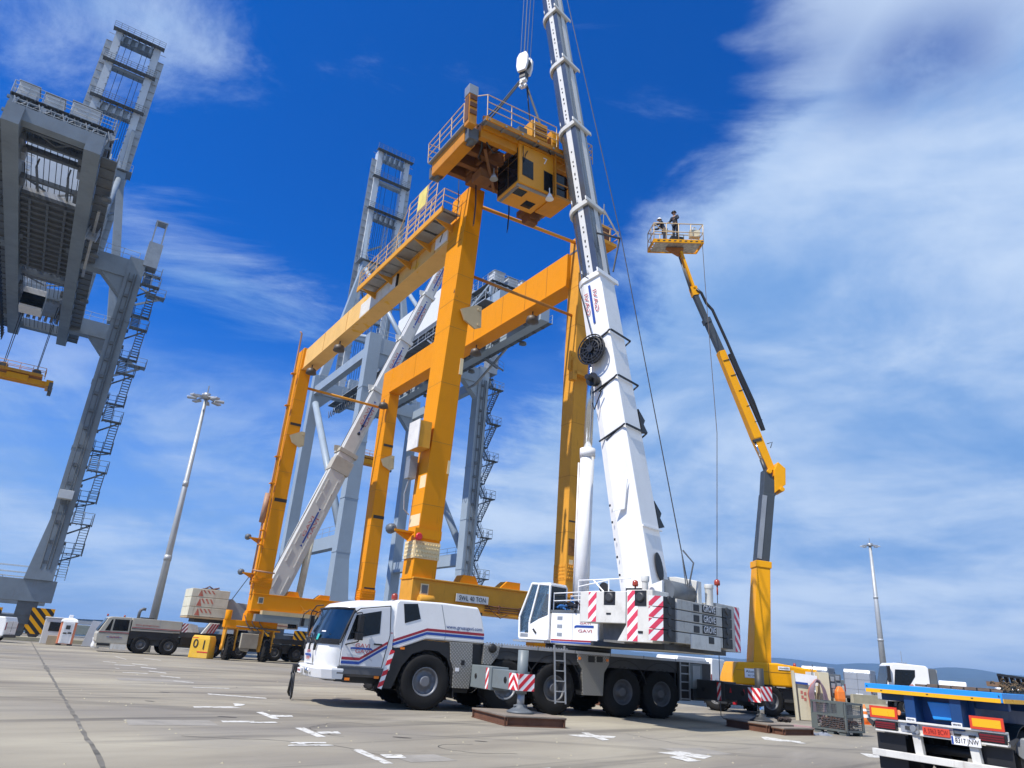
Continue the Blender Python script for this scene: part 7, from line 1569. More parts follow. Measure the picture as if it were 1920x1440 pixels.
# ------------------------------------------------------------------ blue trailer in the right foreground (local x along the trailer, y across its tail)
def trailer():
    o = V((7.7, 15.45, 0)); t = thing('flatbed_trailer', 'blue flatbed trailer with a yellow edge stripe cut off by the right edge', 'trailer', (9.06, 13.32, 0), Q)
    W = 2.55; L_ = 9.0
    b = B(); b.box(0, L_, 0, W, 1.57, 1.65); b.box(0, .07, 0, W, 1.49, 1.57); b.box(0, L_, 0, .07, 1.49, 1.57); b.box(0, L_, W-.07, W, 1.49, 1.57); b.build('deck', TrailerBlue, t, .008)
    b = B(); b.box(-.012, .001, .03, W-.02, 1.485, 1.555); b.box(.02, L_, -.012, .001, 1.485, 1.555); b.build('edge_stripe', Reflect, t)
    b = B()
    for y in (.05, W-.05): b.cbox((-.014, y, 1.60), (.01, .02, .02))
    for y in (.5, 1.3, 2.2): b.cbox((-.016, y, 1.53), (.01, .04, .012))
    b.build('deck_bolt', Charcoal, t)
    b = B(); b.box(.05, L_, .75, .95, .95, 1.56); b.box(.05, L_, W-.95, W-.75, .95, 1.56); 
    for i in range(8): b.box(.4+i*1.1, .5+i*1.1, .1, W-.1, 1.35, 1.56)
    b.build('chassis', TrailerDark, t, .01)
    b = B(); b.prism([(-.02+.25, W-1.10, 1.40), (.23, W-1.64, 1.40), (.23, W-1.56, 1.10), (.23, W-1.18, 1.09)], (.10, 0, 0)); b.build('tail_box', TrailerBlue, t, .015)
    b = B(); b.box(.34, .6, W-1.9, W-.75, 1.0, 1.5); b.build('cross_member', TrailerDark, t)
    b = B(); b.box(.02, .14, .05, W-.05, .985, 1.02); b.box(.02, .14, .05, W-.12, .78, .81); b.box(.10, .14, .05, W-.1, .80, 1.0)
    bm = b.build('light_bar', WhiteWorn, t, .006)
    b = B(); b.box(.06, .10, W-.97, W-.62, .82, .98); b.box(.06, .10, .95, 1.5, .82, .98); b.build('bar_plate', Alu, bm)
    for y0 in (W-.61, .05):
        b = B(); b.box(.0, .02, y0, y0+.56, 1.02, 1.235); b.m = 1; b.box(-.004, .0, y0+.045, y0+.515, 1.06, 1.195); b.build('rear_marker_board', [ReflectRed, Reflect], t, .003)
        b = B(); yy = y0+.06 if y0 > 1 else y0+.02; b.box(.03, .11, yy, yy+.44, .825, .965); b.m = 1; b.box(.02, .03, yy+.02, yy+.42, .84, .95); tl = b.build('tail_lamp', [Black, RedLens], t, .01)
        b = B()
        for k in range(1, 3): b.box(.012, .02, yy+.02, yy+.42, .84+k*.037, .845+k*.037)
        b.build('lens_rib', Black, tl)
    b = B(); b.prism([(.06, W-.08, .93), (.06, W+.02, .99), (.06, W+.06, .99), (.06, W+.06, .96), (.06, W-.05, .84)], (.05, 0, 0)); b.prism([(.06, .06, .86), (.06, -.08, .94), (.06, -.12, .94), (.06, -.02, .80)], (.05, 0, 0)); b.build('lamp_guard', Charcoal, t)
    b = B(); b.box(.0, .02, W-1.56, W-1.07, .815, .955); pl = b.build('red_plate', PlateRed, t, .003); text('R 5963 BCW', pl, (-.002, W-1.315, .885), (0, -1, 0), (0, 0, 1), .12, mat('dark_red_lettering', (.20, .01, .01), .5), .43)
    b = B(); b.box(-.01, .01, W-2.08, W-1.58, .72, .86); b.m = 1; b.box(-.013, -.01, W-1.62, W-1.585, .725, .855); pl = b.build('number_plate', [LetterWhite, StripeBlue], t, .003); text('8317 JNW', pl, (-.014, W-1.85, .79), (0, -1, 0), (0, 0, 1), .115, LetterDark, .40)
    b = B(); b.box(-.03, .03, W-1.75, W-1.65, .865, .905); b.box(-.03, .03, W-2.0, W-1.9, .865, .905); b.build('plate_lamp', Black, t)
    b = B(); b.lathe([(.055, -.03), (.06, .0), (.04, .03)], (-.0, W-.90, .90), 'X', 16); b.lathe([(.03, -.02), (.035, .02)], (0, W-.97, .84), 'X', 10); b.m = 1; b.box(-.004, .06, W-.83, W-.74, .86, .93); b.build('socket', [SteelMid, Charcoal], t)
    for y in (W-.86, W-1.7): b = B(); b.box(.02, .04, y-.09, y+.09, 1.02, 1.085); nb = b.build('size_label', LetterWhite, t); text('385/65', nb, (.016, y, 1.052), (0, -1, 0), (0, 0, 1), .04, LetterDark, .14)
    b = B()
    for y in (W-.92, .62): b.prism([(.05, y+.09, .78), (.05, y-.06, .78), (.05, y-.09, .42), (.05, y+.06, .42)], (.10, 0, 0))
    b.build('bumper_post', WhiteWorn, t, .006)
    b = B(); b.box(.0, .10, .04, W-.02, .33, .455); b.build('under_bumper', WhiteWorn, t, .01)
    b = B(); b.lathe([(.03, 0), (.05, -.03), (.045, -.05)], (.08, W-.62+.0, 1.15), 'X', 12); b.build('marker_lamp', mat('side_marker', (.8, .3, .12), .3), t)
    for x in (.95, 2.3):
        for y, sd_ in ((.33, -1), (W-.33, 1)): wheel(t, (x, y, .52), .52, .40, sd_, .30, lugs=0)
        b = B()
        for y in (.33, W-.33):
            pts = [(x+.60*math.cos(a), .52+.60*math.sin(a)) for a in [math.pi*(.08+.84*i/12) for i in range(13)]]
            for (x0, z0), (x1, z1) in zip(pts, pts[1:]): b.prism([(x0, y-.24, z0), (x1, y-.24, z1), (x1, y-.24, z1+.02), (x0, y-.24, z0+.02)], (0, .48, 0))
        b.build('mudguard', Black, t)
        b = B(); b.tube((x, .2, .52), (x, W-.2, .52), .08, 10); b.build('axle', Charcoal, t)
    b = B(); b.box(.18, .2, W-.62, W-.05, .1, .75); b.box(.18, .2, .05, .62, .1, .75); b.build('mud_flap', Black, t)
    b = B(); b.lathe([(.16, -.5), (.19, -.46), (.19, .5), (.16, .54)], (1.0, -.02, .75), 'X', 18); b.build('air_tank', SteelMid, t)
    for i in range(7):
        b = B(); b.box(1.6, 8.8, W-1.9+i*.25, W-1.68+i*.25, 1.655, 1.70+(i % 3)*.008); b.build('deck_plank', Wood, t, .004)
    # load of stanchions and old chain on the deck
    st = thing('stanchion_rack', 'row of black and white steel stanchions lying on the blue trailer deck', 'stanchions', tuple(V((9.06, 13.32, 1.72))+QX*2.6+QY*1.0), Q)
    b = B()
    for i in range(12):
        x = 2.0+i*.30; b.prism_xz([(x, 0), (x+.05, 0), (x-.02, .30-.006*i), (x-.09, .30-.006*i)], .9, .98)
    b.bar((1.9, .94, .31), (5.4, .94, .24), .08, .05); b.build('stanchion', Black, st)
    b = B(); b.bar((1.6, .9, .10), (5.6, .9, .05), .4, .1); b.build('beam', Wood, st)
    b = B(); rr = random.Random(9)
    for i in range(60):
        c = V((rr.uniform(.0, 1.0), rr.uniform(0, .8), abs(rr.gauss(.05, .06)))); a = rr.random()*6.28
        b.path([c+V((math.cos(a+q)*.05, math.sin(a+q)*.035, .02*math.cos(2*q))) for q in (0, 1.6, 3.1, 4.7, 6.28)], .014, 5)
    ch = b.build('chain_pile', mat('rusty_chain', (.10, .065, .03), .8, var=.5, vs=6), None); ch.location = V((9.06, 13.32, 1.70))+QX*1.5+QY*.1; ch.rotation_euler = (0, 0, Q); tag(ch, 'rusty heap of chain on the blue trailer deck at the right edge', 'chain'); 
trailer()

def cage():
    o = V((11.14, 25.05, 0)); ax = (V((11.46, 24.48, 0))-V((10.87, 25.63, 0))).normalized(); rz = math.atan2(ax.y, ax.x)
    t = thing('wire_cage', 'grey steel cage pallet half filled with rusty chain', 'cage', (10.87, 25.63, 0), rz)
    L_, D_, H = 1.29, .80, .97
    b = B()
    for x in (0, L_):
        for y in (0, D_): b.box(x-.03, x+.03, y-.03, y+.03, .10, H)
    for z in (.13, .56, H-.03):
        b.box(0, L_, -.03, .03, z-.03, z+.03); b.box(0, L_, D_-.03, D_+.03, z-.03, z+.03); b.box(-.03, .03, 0, D_, z-.03, z+.03); b.box(L_-.03, L_+.03, 0, D_, z-.03, z+.03)
    b.box(0, L_, 0, D_, .10, .13); b.box(-.028, .22, -.032, -.026, .14, .56); b.box(L_-.30, L_-.05, -.032, -.026, .58, .92)
    for x in (.05, L_/2-.12, L_-.3):
        for y in (0, D_-.15): b.box(x, x+.25, y, y+.15, 0, .10)
    b.build('frame', mat('cage_grey_paint', (.11, .13, .13), .5, var=.1, dirt=.4), t)
    b = B()
    for i in range(1, 22):
        x = L_*i/22; b.tube((x, 0, .14), (x, 0, H-.05), .005, 4); b.tube((x, D_, .14), (x, D_, H-.05), .005, 4)
    for i in range(1, 14):
        y = D_*i/14; b.tube((0, y, .14), (0, y, H-.05), .005, 4); b.tube((L_, y, .14), (L_, y, H-.05), .005, 4)
    for i in range(1, 14):
        z = .14+.06*i; b.tube((0, 0, z), (L_, 0, z), .005, 4); b.tube((L_, 0, z), (L_, D_, z), .005, 4); b.tube((0, 0, z), (0, D_, z), .005, 4); b.tube((0, D_, z), (L_, D_, z), .005, 4)
    m_ = b.build('wire_mesh', SteelDark, t); m_['kind'] = 'stuff'
    b = B(); rr = random.Random(2)
    for i in range(330):
        c = V((rr.uniform(.1, L_-.1), rr.uniform(.08, D_-.08), rr.uniform(.16, .44))); a = rr.random()*6.28; e = rr.uniform(-.05, .05)
        b.path([c+V((math.cos(a+q)*.055, math.sin(a+q)*.04, e*math.cos(q))) for q in (0, 1.57, 3.14, 4.71, 6.28)], .014, 4)
    ch = b.build('chain_pile', Rust, None, norm=False); ch.location = (10.87, 25.63, 0); ch.rotation_euler = (0, 0, rz); tag(ch, 'tangle of rusty chain lying inside the grey cage pallet', 'chain')
cage()

def supply_post():
    t = thing('gas_rack', 'cream steel supply rack with a white and blue sign and leaning posts', 'supply rack', (12.75, 31.2, 0), 0)
    b = B(); b.bar((-.22, -.2, 0), (-.30, -.2, 1.86), .10); b.build('post', Cream, t)
    b = B(); b.prism([(-.06, -.15, .02), (.40, -.15, .02), (.34, -.15, 1.55), (-.12, -.15, 1.55)], (0, .25, 0)); b.build('side_panel', Cream, t)
    b = B(); b.prism([(-.24, -.22, 1.38), (.72, -.22, 1.34), (.70, -.22, 1.72), (-.26, -.22, 1.78)], (0, .05, 0)); sg = b.build('sign_board', LetterWhite, t)
    b = B(); b.prism([(-.22, -.226, 1.37), (.30, -.226, 1.35), (.30, -.226, 1.43), (-.22, -.226, 1.45)], (0, .004, 0)); b.build('sign_band', StripeBlue, sg)
    b = B()
    for i, (x, z) in enumerate(((0, 1.0), (.14, .95), (.02, .82), (.13, .74))): b.prism_xz([(x, z), (x+.09, z), (x+.09, z+.12), (x, z+.12)], -.158, -.152)
    b.build('hazard_label', mat('faded_label_red', (.5, .15, .12), .5), t)
    b = B(); b.prism([(.80, -.1, .0), (1.28, -.1, .0), (1.25, -.1, 1.88), (.84, -.1, 1.88)], (0, .4, 0)); cb = b.build('cabinet', Cream, t, .01)
    b = B(); b.box(1.26, 1.80, .0, .3, 1.0, 1.84); b.m = 1
    for x, z in ((1.34, 1.55), (1.56, 1.6), (1.36, 1.3), (1.6, 1.32), (1.4, 1.1)): b.box(x, x+.16, -.04, .0, z, z+.18)
    b.build('gauge_panel', [SteelDark, SteelMid], t, .01)
    b = B(); b.bar((1.5, .1, 0), (1.5, .1, 1.0), .12); b.bar((.6, .0, 0), (.6, .0, 1.4), .08); b.build('post', Cream, t)
    b = B(); b.tube((.55, -.2, 1.72), (.55, -.2, 2.15), .015, 5); b.tube((.50, -.2, 1.72), (.48, -.2, 2.0), .015, 5); b.build('aerial', SteelDark, t)
    for i, (m_, lab) in enumerate(((mat('red_hose', (.40, .13, .09), .6), 'loop of red hose hung on the cream supply rack'), (mat('violet_hose', (.22, .15, .18), .6), 'loop of dark violet hose hung on the cream supply rack'))):
        b = B()
        for k in range(4):
            w_, h_ = .40-.05*k-.03*i, .95+.06*k; pts = [(.62+w_*math.sin(a)*(1 if math.cos(a) > 0 else .85), -.32-.02*k-.06*i, .80+(.70+.03*k)*math.cos(a)) for a in [math.pi*2*q/20 for q in range(21)]]; b.path(pts, .03, 6)
        ho = b.build('hose', m_, None); ho.location = (12.75, 31.2, 0); tag(ho, lab, 'hose')
    b = B(); b.loft([[(x*.9, y*.9, 0) for x, y in ((-.2, -.18), (.2, -.18), (.2, .18), (-.2, .18))], [(x*1.1, y*1.1, .25) for x, y in ((-.2, -.18), (.2, -.18), (.2, .18), (-.2, .18))], [(x*1.05, y, .6) for x, y in ((-.2, -.18), (.2, -.18), (.2, .18), (-.2, .18))], [(x*.5, y*.6, .85) for x, y in ((-.2, -.18), (.2, -.18), (.2, .18), (-.2, .18))]])
    sk = b.build('orange_sack', Orange, None, .06, 3); sk.location = (14.35, 31.0, .72); sk.scale = (.78, .78, .78); tag(sk, 'bright orange sack on a crate behind the wire cage', 'sack')
    b = B(); b.box(-.35, .35, -.25, .25, 0, .72); cr = b.build('crate', Charcoal, None, .01); cr.location = (14.35, 31.0, 0); tag(cr, 'dark crate under the orange sack behind the wire cage', 'crate')
    cn = thing('traffic_cone', 'small orange and white traffic cone behind the wire cage', 'traffic cone', (15.6, 31.6, .0)); 
    b = B(); b.lathe([(.17, .03), (.13, .25), (.11, .38), (.08, .55), (.03, .75)], (0, 0, 0), 'Z', 14); b.box(-.2, .2, -.2, .2, 0, .03); b.build('cone_body', Orange, cn); b = B(); b.lathe([(.132, .26), (.112, .38)], (0, 0, 0), 'Z', 14, caps=0); b.lathe([(.094, .50), (.062, .62)], (0, 0, 0), 'Z', 14, caps=0); b.build('cone_band', LetterWhite, cn)
    for (x, y, r, lab) in ((10.05, 24.0, .20, 'crumpled grey-blue tarp beside the rusty beam mat, left of two'), (10.55, 24.15, .17, 'crumpled grey-blue tarp beside the wire cage, right of two')):
        b = B(); rr = random.Random(int(x*10)); rings = []
        for j, (q, z) in enumerate(((1, 0), (.85, .5), (.5, .85), (.15, 1))): rings.append([(math.cos(2*math.pi*i/12)*r*1.5*q*rr.uniform(.75, 1.2), math.sin(2*math.pi*i/12)*r*.8*q*rr.uniform(.75, 1.2), r*.55*z*rr.uniform(.6, 1.2)) for i in range(12)])
        b.loft(rings); tp = b.build('crumpled_tarp', Tarp, None); tp.location = (x, y, 0); tag(tp, lab, 'tarp')
    b = B(); b.path([(9.6, 27.2, .03), (10.3, 26.6, .04), (10.8, 27.0, .03), (11.4, 26.4, .03), (12.1, 26.8, .03), (12.6, 26.3, .03)], .05, 6); b.path([(9.2, 26.6, .03), (10.0, 27.0, .04), (10.9, 26.3, .03), (11.8, 27.1, .03)], .04, 6); tag(b.build('lifting_sling', mat('dusty_pink_sling', (.30, .19, .20), .8)), 'dusty pink lifting slings lying on the ground behind the rear jack', 'lifting sling')
    b = B(); rr = random.Random(8)
    for i in range(14): b.path([(9.6+rr.uniform(-.2, .2), 24.9+rr.uniform(-.2, .2), .27+rr.random()*.1) for q in range(4)], .04, 5)
    tag(b.build('rope_heap', mat('dark_rope', (.05, .035, .03), .9)), 'heap of dark rope on the mat beside the rear jack foot', 'rope')
supply_post()

def jersey(name, x, y, rz, l, lab, m_=Concrete):
    b = B(); b.prism_yz([(-.28, 0), (.28, 0), (.28, .12), (.14, .35), (.10, .85), (-.10, .85), (-.14, .35), (-.28, .12)], 0, l); o = b.build(name, m_, None, .01); o.location = (x, y, 0); o.rotation_euler = (0, 0, rz); return tag(o, lab, 'barrier', 'concrete barriers on the apron')
jersey('concrete_barrier', 22.3, 46.6, rad(22), 2.7, 'cream concrete barrier in front of the grey vans, behind the wire cage')

def van(x, y, rz, mb, ms, lab, cat='van', group=None, h=2.45, L_=5.6, w=1.95, text_=None, cab_win=True):
    """panel van, local x from its tail to its nose"""
    t = thing('panel_van', lab, cat, (x, y, 0), rz, group)
    prof = [(0, .42), (0, 1.2), (.06, h-.25), (.18, h), (L_-1.85, h), (L_-1.25, h*.62+.35), (L_-.75, h*.50), (L_-.05, h*.42), (L_, .40), (L_-.5, .30), (.3, .30)]
    b = B(); b.loft([[(px_, y_+(0), z) for px_, z in prof] for y_ in (0, w)]); bd = b.build('body', ms, t, .07, 2)
    b = B(); b.box(-.012, .0, .10, w-.10, .55, h-.30); b.build('rear_door', mb, t, .02)
    b = B(); b.box(-.02, -.01, w/2-.008, w/2+.008, .55, h-.3); b.box(-.02, -.01, .1, w-.1, 1.0, 1.012); b.box(-.02, -.01, .1, w-.1, h-.75, h-.74); b.build('door_gap', Charcoal, t)
    for yy in (.02, w-.10): b = B(); b.box(-.02, .05, yy, yy+.08, .8, 1.3); b.build('tail_lamp', RedLens, t, .01)
    b = B(); b.box(-.10, .15, .05, w-.05, .32, .52); b.build('rear_bumper', Charcoal, t, .02)
    b = B(); b.box(-.02, -.012, w/2-.30, w/2+.2, .60, .70); b.build('number_plate', LetterWhite, t)
    for xx in (1.0, L_-1.0):
        for yy, s_ in ((.12, -1), (w-.12, 1)): wheel(t, (xx, yy, .34), .34, .22, s_, .22, lugs=0, n=20, rimm=Alu)
    for yy, a in ((-.01, 0), (w, .01)):
        b = B(); b.prism_xz([(L_-2.3, h*.60), (L_-2.25, h-.32), (L_-1.85, h-.30), (L_-1.32, h*.62+.22), (L_-1.30, h*.60)], yy, yy+.01); b.build('window', DarkGlass, t)
    b = B(); b.prism([(L_-1.84, .12, h-.02), (L_-1.84, w-.12, h-.02), (L_-1.24, w-.12, h*.62+.33), (L_-1.24, .12, h*.62+.33)], (.015, 0, .015)); b.build('windscreen', DarkGlass, t)
    b = B()
    for xx in (1.0, L_-1.0): b.prism([(xx+.42*math.cos(a), -.012, .36+.42*math.sin(a)) for a in [math.pi*i/10 for i in range(11)]], (0, .01, 0)); b.prism([(xx+.42*math.cos(a), w+.002, .36+.42*math.sin(a)) for a in [math.pi*i/10 for i in range(11)]], (0, .01, 0))
    b.build('wheel_arch', Charcoal, t)
    b = B(); b.box(.2, L_-.2, -.02, .02, .32, .46); b.box(.2, L_-.2, w-.02, w+.02, .32, .46); b.build('side_trim', Charcoal, t)
    if text_:
        for i, s_ in enumerate(text_): text(s_, bd, (1.7, -.006, h*.83-.13*i), (1, 0, 0), (0, 0, 1), .10, StripeBlue if i else StripeRed, 1.2 if i else .9)
    return t
G_ = 'panel vans parked in a row beyond the cage'
van(25.8, 57.4, rad(58), VanGrey, VanSide, 'silver grey panel van parked beyond the cage, left one of the pair', 'van', G_)
van(29.0, 57.2, rad(58), VanGrey, VanSide, 'silver grey panel van standing behind the cream concrete barrier', 'van', G_)
van(13.8, 56.0, rad(40), White, White, 'white panel van seen beneath the big crane counterweight', 'van', G_)
van(17.2, 58.5, rad(58), White, White, 'white panel van just left of the yellow lift turret', 'van', G_)
van(38.4, 60.5, rad(58), White, White, 'long white van body beyond the white lorry cab', 'van', G_, 2.1)
van(43.5, 61.0, rad(58), White, White, 'low white van at the right edge beyond the trailer', 'van', G_, 1.9)
van(-34.0, 53.95, rad(180+8), White, White, 'small white van with printed side at the far left edge', 'van', None, 1.68, 4.4, 1.7, ('Servicio tecnico', 'mantenimiento', 'industrial'))

def lorry():
    t = thing('lorry', 'white lorry cab with dark side window parked beyond the blue trailer', 'lorry', (21.2, 40.2, 0), rad(-14))
    # local x runs from the nose (left) to the tail
    W = 2.3
    b = B(); b.prism_xz([(0, .75), (.02, 1.45), (.28, 2.55), (.42, 2.68), (2.0, 2.62), (2.12, 2.5), (2.12, .85)], 0, W); cb = b.build('cab', White, t, .05)
    b = B(); b.prism_xz([(.35, 1.55), (.48, 2.35), (1.45, 2.38), (1.42, 2.05), (1.15, 1.65), (.9, 1.45), (.5, 1.42)], -.012, .01); b.build('window', DarkGlass, cb)
    b = B(); b.prism([(.0, .15, 1.5), (.0, W-.15, 1.5), (.26, W-.15, 2.5), (.26, .15, 2.5)], (-.015, 0, 0)); b.build('windscreen', DarkGlass, cb)
    b = B(); b.prism_xz([(1.1, 1.62), (1.25, 1.68), (1.55, 1.25), (1.4, 1.18)], -.012, .0); b.build('faded_stripe', mat('faded_pink_stripe', (.5, .22, .2), .5), cb)
    b = B(); b.box(2.14, 2.5, .1, W-.1, .9, 2.5); b.build('rear_wall', SteelDark, t, .02)
    b = B(); b.box(.05, .2, -.2, -.05, 1.7, 2.5); b.build('wing_mirror', Black, t)
    b = B(); b.box(2.2, 7.5, .3, W-.3, .7, 1.0); b.build('chassis', Charcoal, t)
    b = B(); b.box(2.52, 2.56, .25, W-.25, 1.0, 2.45); 
    for i in range(3): b.box(2.5, 2.58, .25+i*.85, .32+i*.85, 1.0, 2.45)
    for i in range(3): b.box(2.5, 2.58, .25, W-.25, 1.0+i*.7, 1.06+i*.7)
    b.build('headboard', PaleGrey, t)
    b = B(); b.tube((1.0, .5, 2.66), (1.0, .5, 3.3), .012, 4); b.box(.9, 1.2, .4, 1.2, 2.64, 2.72); b.build('roof_lamp', SteelMid, t)
    for x in (.95, 4.4, 5.7):
        for y, s_ in ((.2, -1), (W-.2, 1)): wheel(t, (x, y, .5), .5, .32, s_, .29, lugs=0)
        b = B(); pts = [(x+.60*math.cos(a), .52+.60*math.sin(a)) for a in [math.pi*i/10 for i in range(11)]]
        for (x0, z0), (x1, z1) in zip(pts, pts[1:]): b.prism([(x0, 0, z0), (x1, 0, z1), (x1, 0, z1+.03), (x0, 0, z0+.03)], (0, .4, 0))
        b.build('mudguard', Black, t)
lorry()

# ------------------------------------------------------------------ left side of the apron
def left_side():
    b = B(); b.loft([[(-.68, -.42, 0), (.68, -.42, 0), (.68, .42, 0), (-.68, .42, 0)], [(-.66, -.4, 1.2), (.66, -.4, 1.2), (.66, .4, 1.2), (-.66, .4, 1.2)], [(-.58, -.36, 1.42), (.58, -.36, 1.42), (.58, .36, 1.42), (-.58, .36, 1.42)]])
    t = thing('numbered_block', 'yellow concrete block painted 01 beside the gantry wheels', 'block', (-19.3, 50.5, 0), rad(-10)); 
    bl = b.build('block_body', mat('flaking_yellow_block', (.70, .42, .03), .7, var=.12, dirt=.5, dirtc=(.40, .33, .20), rust=.3, bump=.3), t, .04)
    text('0', bl, (-.30, -.425, .88), (1, 0, 0), (0, .04, 1), .75, LetterDark, .36, ext=.012); text('1', bl, (.30, -.425, .82), (1, 0, 0), (0, .04, 1), .80, LetterDark, None, ext=.012)
    b = B(); b.box(-.1, .66, -.432, -.42, .36, .42); b.box(-.6, -.2, -.40, -.385, 1.24, 1.28); b.build('red_line', Red, bl)
    # portable toilet
    t = thing('portable_toilet', 'orange and white portable toilet standing on the apron at left', 'portable toilet', (-31.4, 55.7, 0), rad(28)); s = .84
    b = B(); b.box(-.52, .52, -.52, .52, .10, 1.62); b.build('body', ToiletOrange, t, .05)
    b = B(); b.box(-.38, .38, -.565, -.5, .14, 1.66); d = b.build('door', LetterWhite, t, .02)
    b = B(); b.box(-.24, .24, -.575, -.56, .22, .72); b.box(-.24, .26, -.575, -.56, 1.0, 1.55); b.m = 1; b.box(-.14, .14, -.582, -.575, 1.12, 1.4); b.box(-.24, .0, -.582, -.575, .80, .90); b.box(.05, .3, -.59, -.575, .82, .93); b.build('door_panel', [mat('door_panel_grey', (.62, .63, .66), .4), Charcoal], d)
    b = B(); b.loft([[(-.56, -.56, 1.62), (.56, -.56, 1.62), (.56, .56, 1.62), (-.56, .56, 1.62)], [(-.5, -.5, 1.80), (.5, -.5, 1.80), (.5, .5, 1.80), (-.5, .5, 1.80)], [(-.25, -.25, 1.9), (.25, -.25, 1.9), (.25, .25, 1.9), (-.25, .25, 1.9)]]); b.box(-.14, .14, -.14, .14, 1.88, 2.12); b.build('roof', LetterWhite, t, .03)
    b = B()
    for x in (-.5, .2): b.box(x, x+.32, -.55, .5, 0, .10)
    b.build('skid', Charcoal, t)
    # guard booth, boxes, panel, bag
    t = thing('guard_booth', 'grey-white booth with a dark window behind the portable toilet', 'booth', (-33.1, 57.4, 0), rad(28))
    b = B(); b.box(-.95, .95, -.6, .6, 0, 1.80); b.box(-1.0, 1.0, -.65, .65, 1.80, 1.90); bo = b.build('walls', mat('booth_grey', (.60, .61, .60), .5, var=.04, dirt=.2), t, .04)
    b = B(); b.box(-.6, .75, -.615, -.6, .9, 1.55); b.build('window', DarkGlass, t, .03)
    b = B(); b.box(-.35, .35, -.3, .3, 0, .62); o = b.build('cardboard_box', mat('cardboard', (.36, .28, .18), .8, var=.1), None, .01); o.location = (-32.0, 55.2, 0); o.rotation_euler = (0, 0, rad(25)); tag(o, 'brown box standing against the booth left of the toilet', 'box')
    b = B(); b.prism_xz([(-.72, 0), (.5, 0), (.8, 1.78), (-.36, 1.85)], -.06, .06); o = b.build('site_panel', mat('panel_blue_grey', (.42, .45, .50), .45, var=.04), None, .01); o.location = (-30.35, 57.6, 0); o.rotation_euler = (0, 0, rad(20)); tag(o, 'leaning blue-grey panel between the toilet and the beige crane', 'panel')
    b = B(); b.loft([[(math.cos(2*math.pi*i/10)*r, math.sin(2*math.pi*i/10)*r, z) for i in range(10)] for r, z in ((.26, 0), (.30, .2), (.24, .5), (.28, .72))], True, True); o = b.build('white_bag', LetterWhite, None); o.location = (-28.75, 55.0, 0); tag(o, 'white sack on the ground in front of the beige crane nose', 'bag')
    b = B(); b.box(-3.8, 3.8, -.2, .2, 0, .30); o = b.build('kerb_block', Concrete, None, .02); o.location = (-35.5, 60.5, 0); o.rotation_euler = (0, 0, Q); tag(o, 'low concrete kerb block near the white van at left', 'kerb')
    # lighting masts
    def mast(x, y, h, r, lab):
        t = thing('light_mast', lab, 'light mast', (x, y, 0), 0, 'lighting masts on the terminal')
        b = B(); b.tube((0, 0, 0), (0, 0, h), r, 14, r*.42)
        for f in (.33, .62): rr = r*(1-.58*f); b.tube((0, 0, h*f), (0, 0, h*f+.4), rr*1.12, 14)
        b.build('mast_pole', mat('mast_galvanised', (.40, .42, .43), .5, .3, var=.06), t)
        b = B(); b.lathe([(r*.8, h-.2), (r*.9, h+.3)], (0, 0, 0), 'Z', 12); b.tube((0, 0, h), (0, 0, h+h*.05), .05, 5)
        for i in range(8): a = 2*math.pi*i/8+.3; b.tube((0, 0, h), (math.cos(a)*h*.048, math.sin(a)*h*.048, h-.1), .07, 5)
        b.build('head_frame', SteelMid, t)
        for i in range(8):
            a = 2*math.pi*i/8+.3; c = V((math.cos(a)*h*.052, math.sin(a)*h*.052, h-.15)); b = B(); b.bar(c-V((math.cos(a), math.sin(a), .2))*.3, c+V((math.cos(a), math.sin(a), -.2))*.40, .40, .16); b.build('lamp_head', mat('lamp_head_grey', (.42, .45, .48), .4, .3), t, .04)
    r_ = 0.5225
    mast(-24.6, 54.0, 19.35, .30, 'grey lighting mast rising behind the beige crane at left')
    mast(69.1, 131.5, 25.3, .58, 'distant grey lighting mast behind the parked vans at right')
    # distant harbour: stacks of containers, moored boats on the water
    rr = random.Random(12)
    cols = [mat('far_container_%s' % n, c, .6, var=.1) for n, c in (('blue', (.06, .10, .20)), ('grey', (.20, .22, .25)), ('rust', (.22, .09, .06)), ('white', (.5, .5, .5)))]
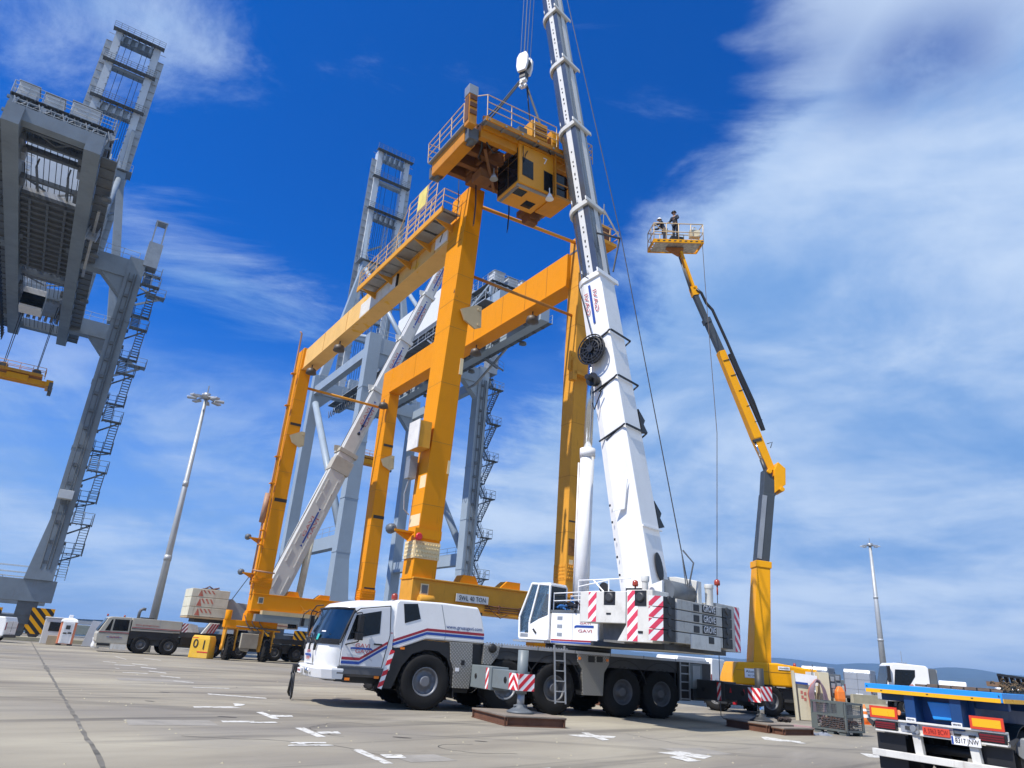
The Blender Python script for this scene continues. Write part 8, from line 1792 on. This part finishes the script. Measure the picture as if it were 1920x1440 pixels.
    for i in range(9):
        x = -85+i*16; t = thing('container', 'far %s shipping container stacked on the breakwater, %s' % (('dark blue', 'grey', 'rust red', 'white')[i % 4], ('beyond the toilet', 'beyond the booth', 'behind the left mast', 'beyond the beige crane')[(i//4) % 4]), 'container', quay(x-120, 308, .6), Q, 'containers on the breakwater')
        b = B(); b.box(-6, 6, -1.2, 1.2, 0, 2.6+2.6*(i % 2)); 
        for k in range(12): b.box(-5.9+k, -5.5+k, -1.26, -1.2, .2, 2.4+2.6*(i % 2))
        b.build('container_shell', cols[i % 4], t)
    for i, (x, y, l) in enumerate(((-92, 190, 9), (-76, 205, 12), (-60, 185, 8), (-46, 200, 10), (-104, 230, 14), (-33, 215, 9))):
        t = thing('moored_boat', '%s moored on the water beyond the quay, far left' % ('white motor boat', 'long white boat with a mast', 'small white boat', 'pale boat with a low cabin', 'large white boat with two masts', 'little boat with dark cabin')[i], 'boat', quay(x, y, -2.4), Q+rr.uniform(-.4, .4), 'boats moored in the harbour')
        b = B(); b.loft([[(-l/2, -l*.14, .1), (l*.2, -l*.15, .1), (l/2, 0, .2), (l*.2, l*.15, .1), (-l/2, l*.14, .1)], [(-l/2, -l*.17, 1.3), (l*.2, -l*.18, 1.5), (l*.58, 0, 1.9), (l*.2, l*.18, 1.5), (-l/2, l*.17, 1.3)]]); b.build('hull', LetterWhite, t)
        b = B(); b.box(-l*.3, l*.15, -l*.11, l*.11, 1.4, 2.7); b.m = 1; b.box(-l*.28, l*.152, -l*.112, l*.112, 1.9, 2.4); b.build('cabin', [LetterWhite, DarkGlass], t)
        if i % 2: b = B(); b.tube((0, 0, 1.3), (0, 0, 9), .12, 6); b.tube((0, 0, 3), (-l*.35, 0, 3.1), .08, 5); b.build('ship_mast', SteelMid, t)
    for i, (x, w_, h_) in enumerate(((-330, 26, 9), (-270, 18, 14), (-215, 34, 7), (-160, 14, 11), (-380, 20, 12))):
        t = thing('harbour_building', '%s on the far shore behind the water' % ('long pale shed', 'tall pale block', 'wide low grey shed', 'small white block', 'pale block at the far left')[i], 'building', quay(x-300, 1420, 8), Q, 'buildings on the far shore')
        b = B(); b.box(-w_*1.5, w_*1.5, -10, 10, 0, h_); b.build('wall', LetterWhite if i % 2 else PaleGrey, t)
        b = B(); b.prism([(-w_*1.5, -11, h_), (-w_*1.5, 11, h_), (-w_*1.5, 0, h_+3)], (w_*3, 0, 0)); b.build('roof', mat('far_roof', (.3, .22, .18), .8), t)
left_side()
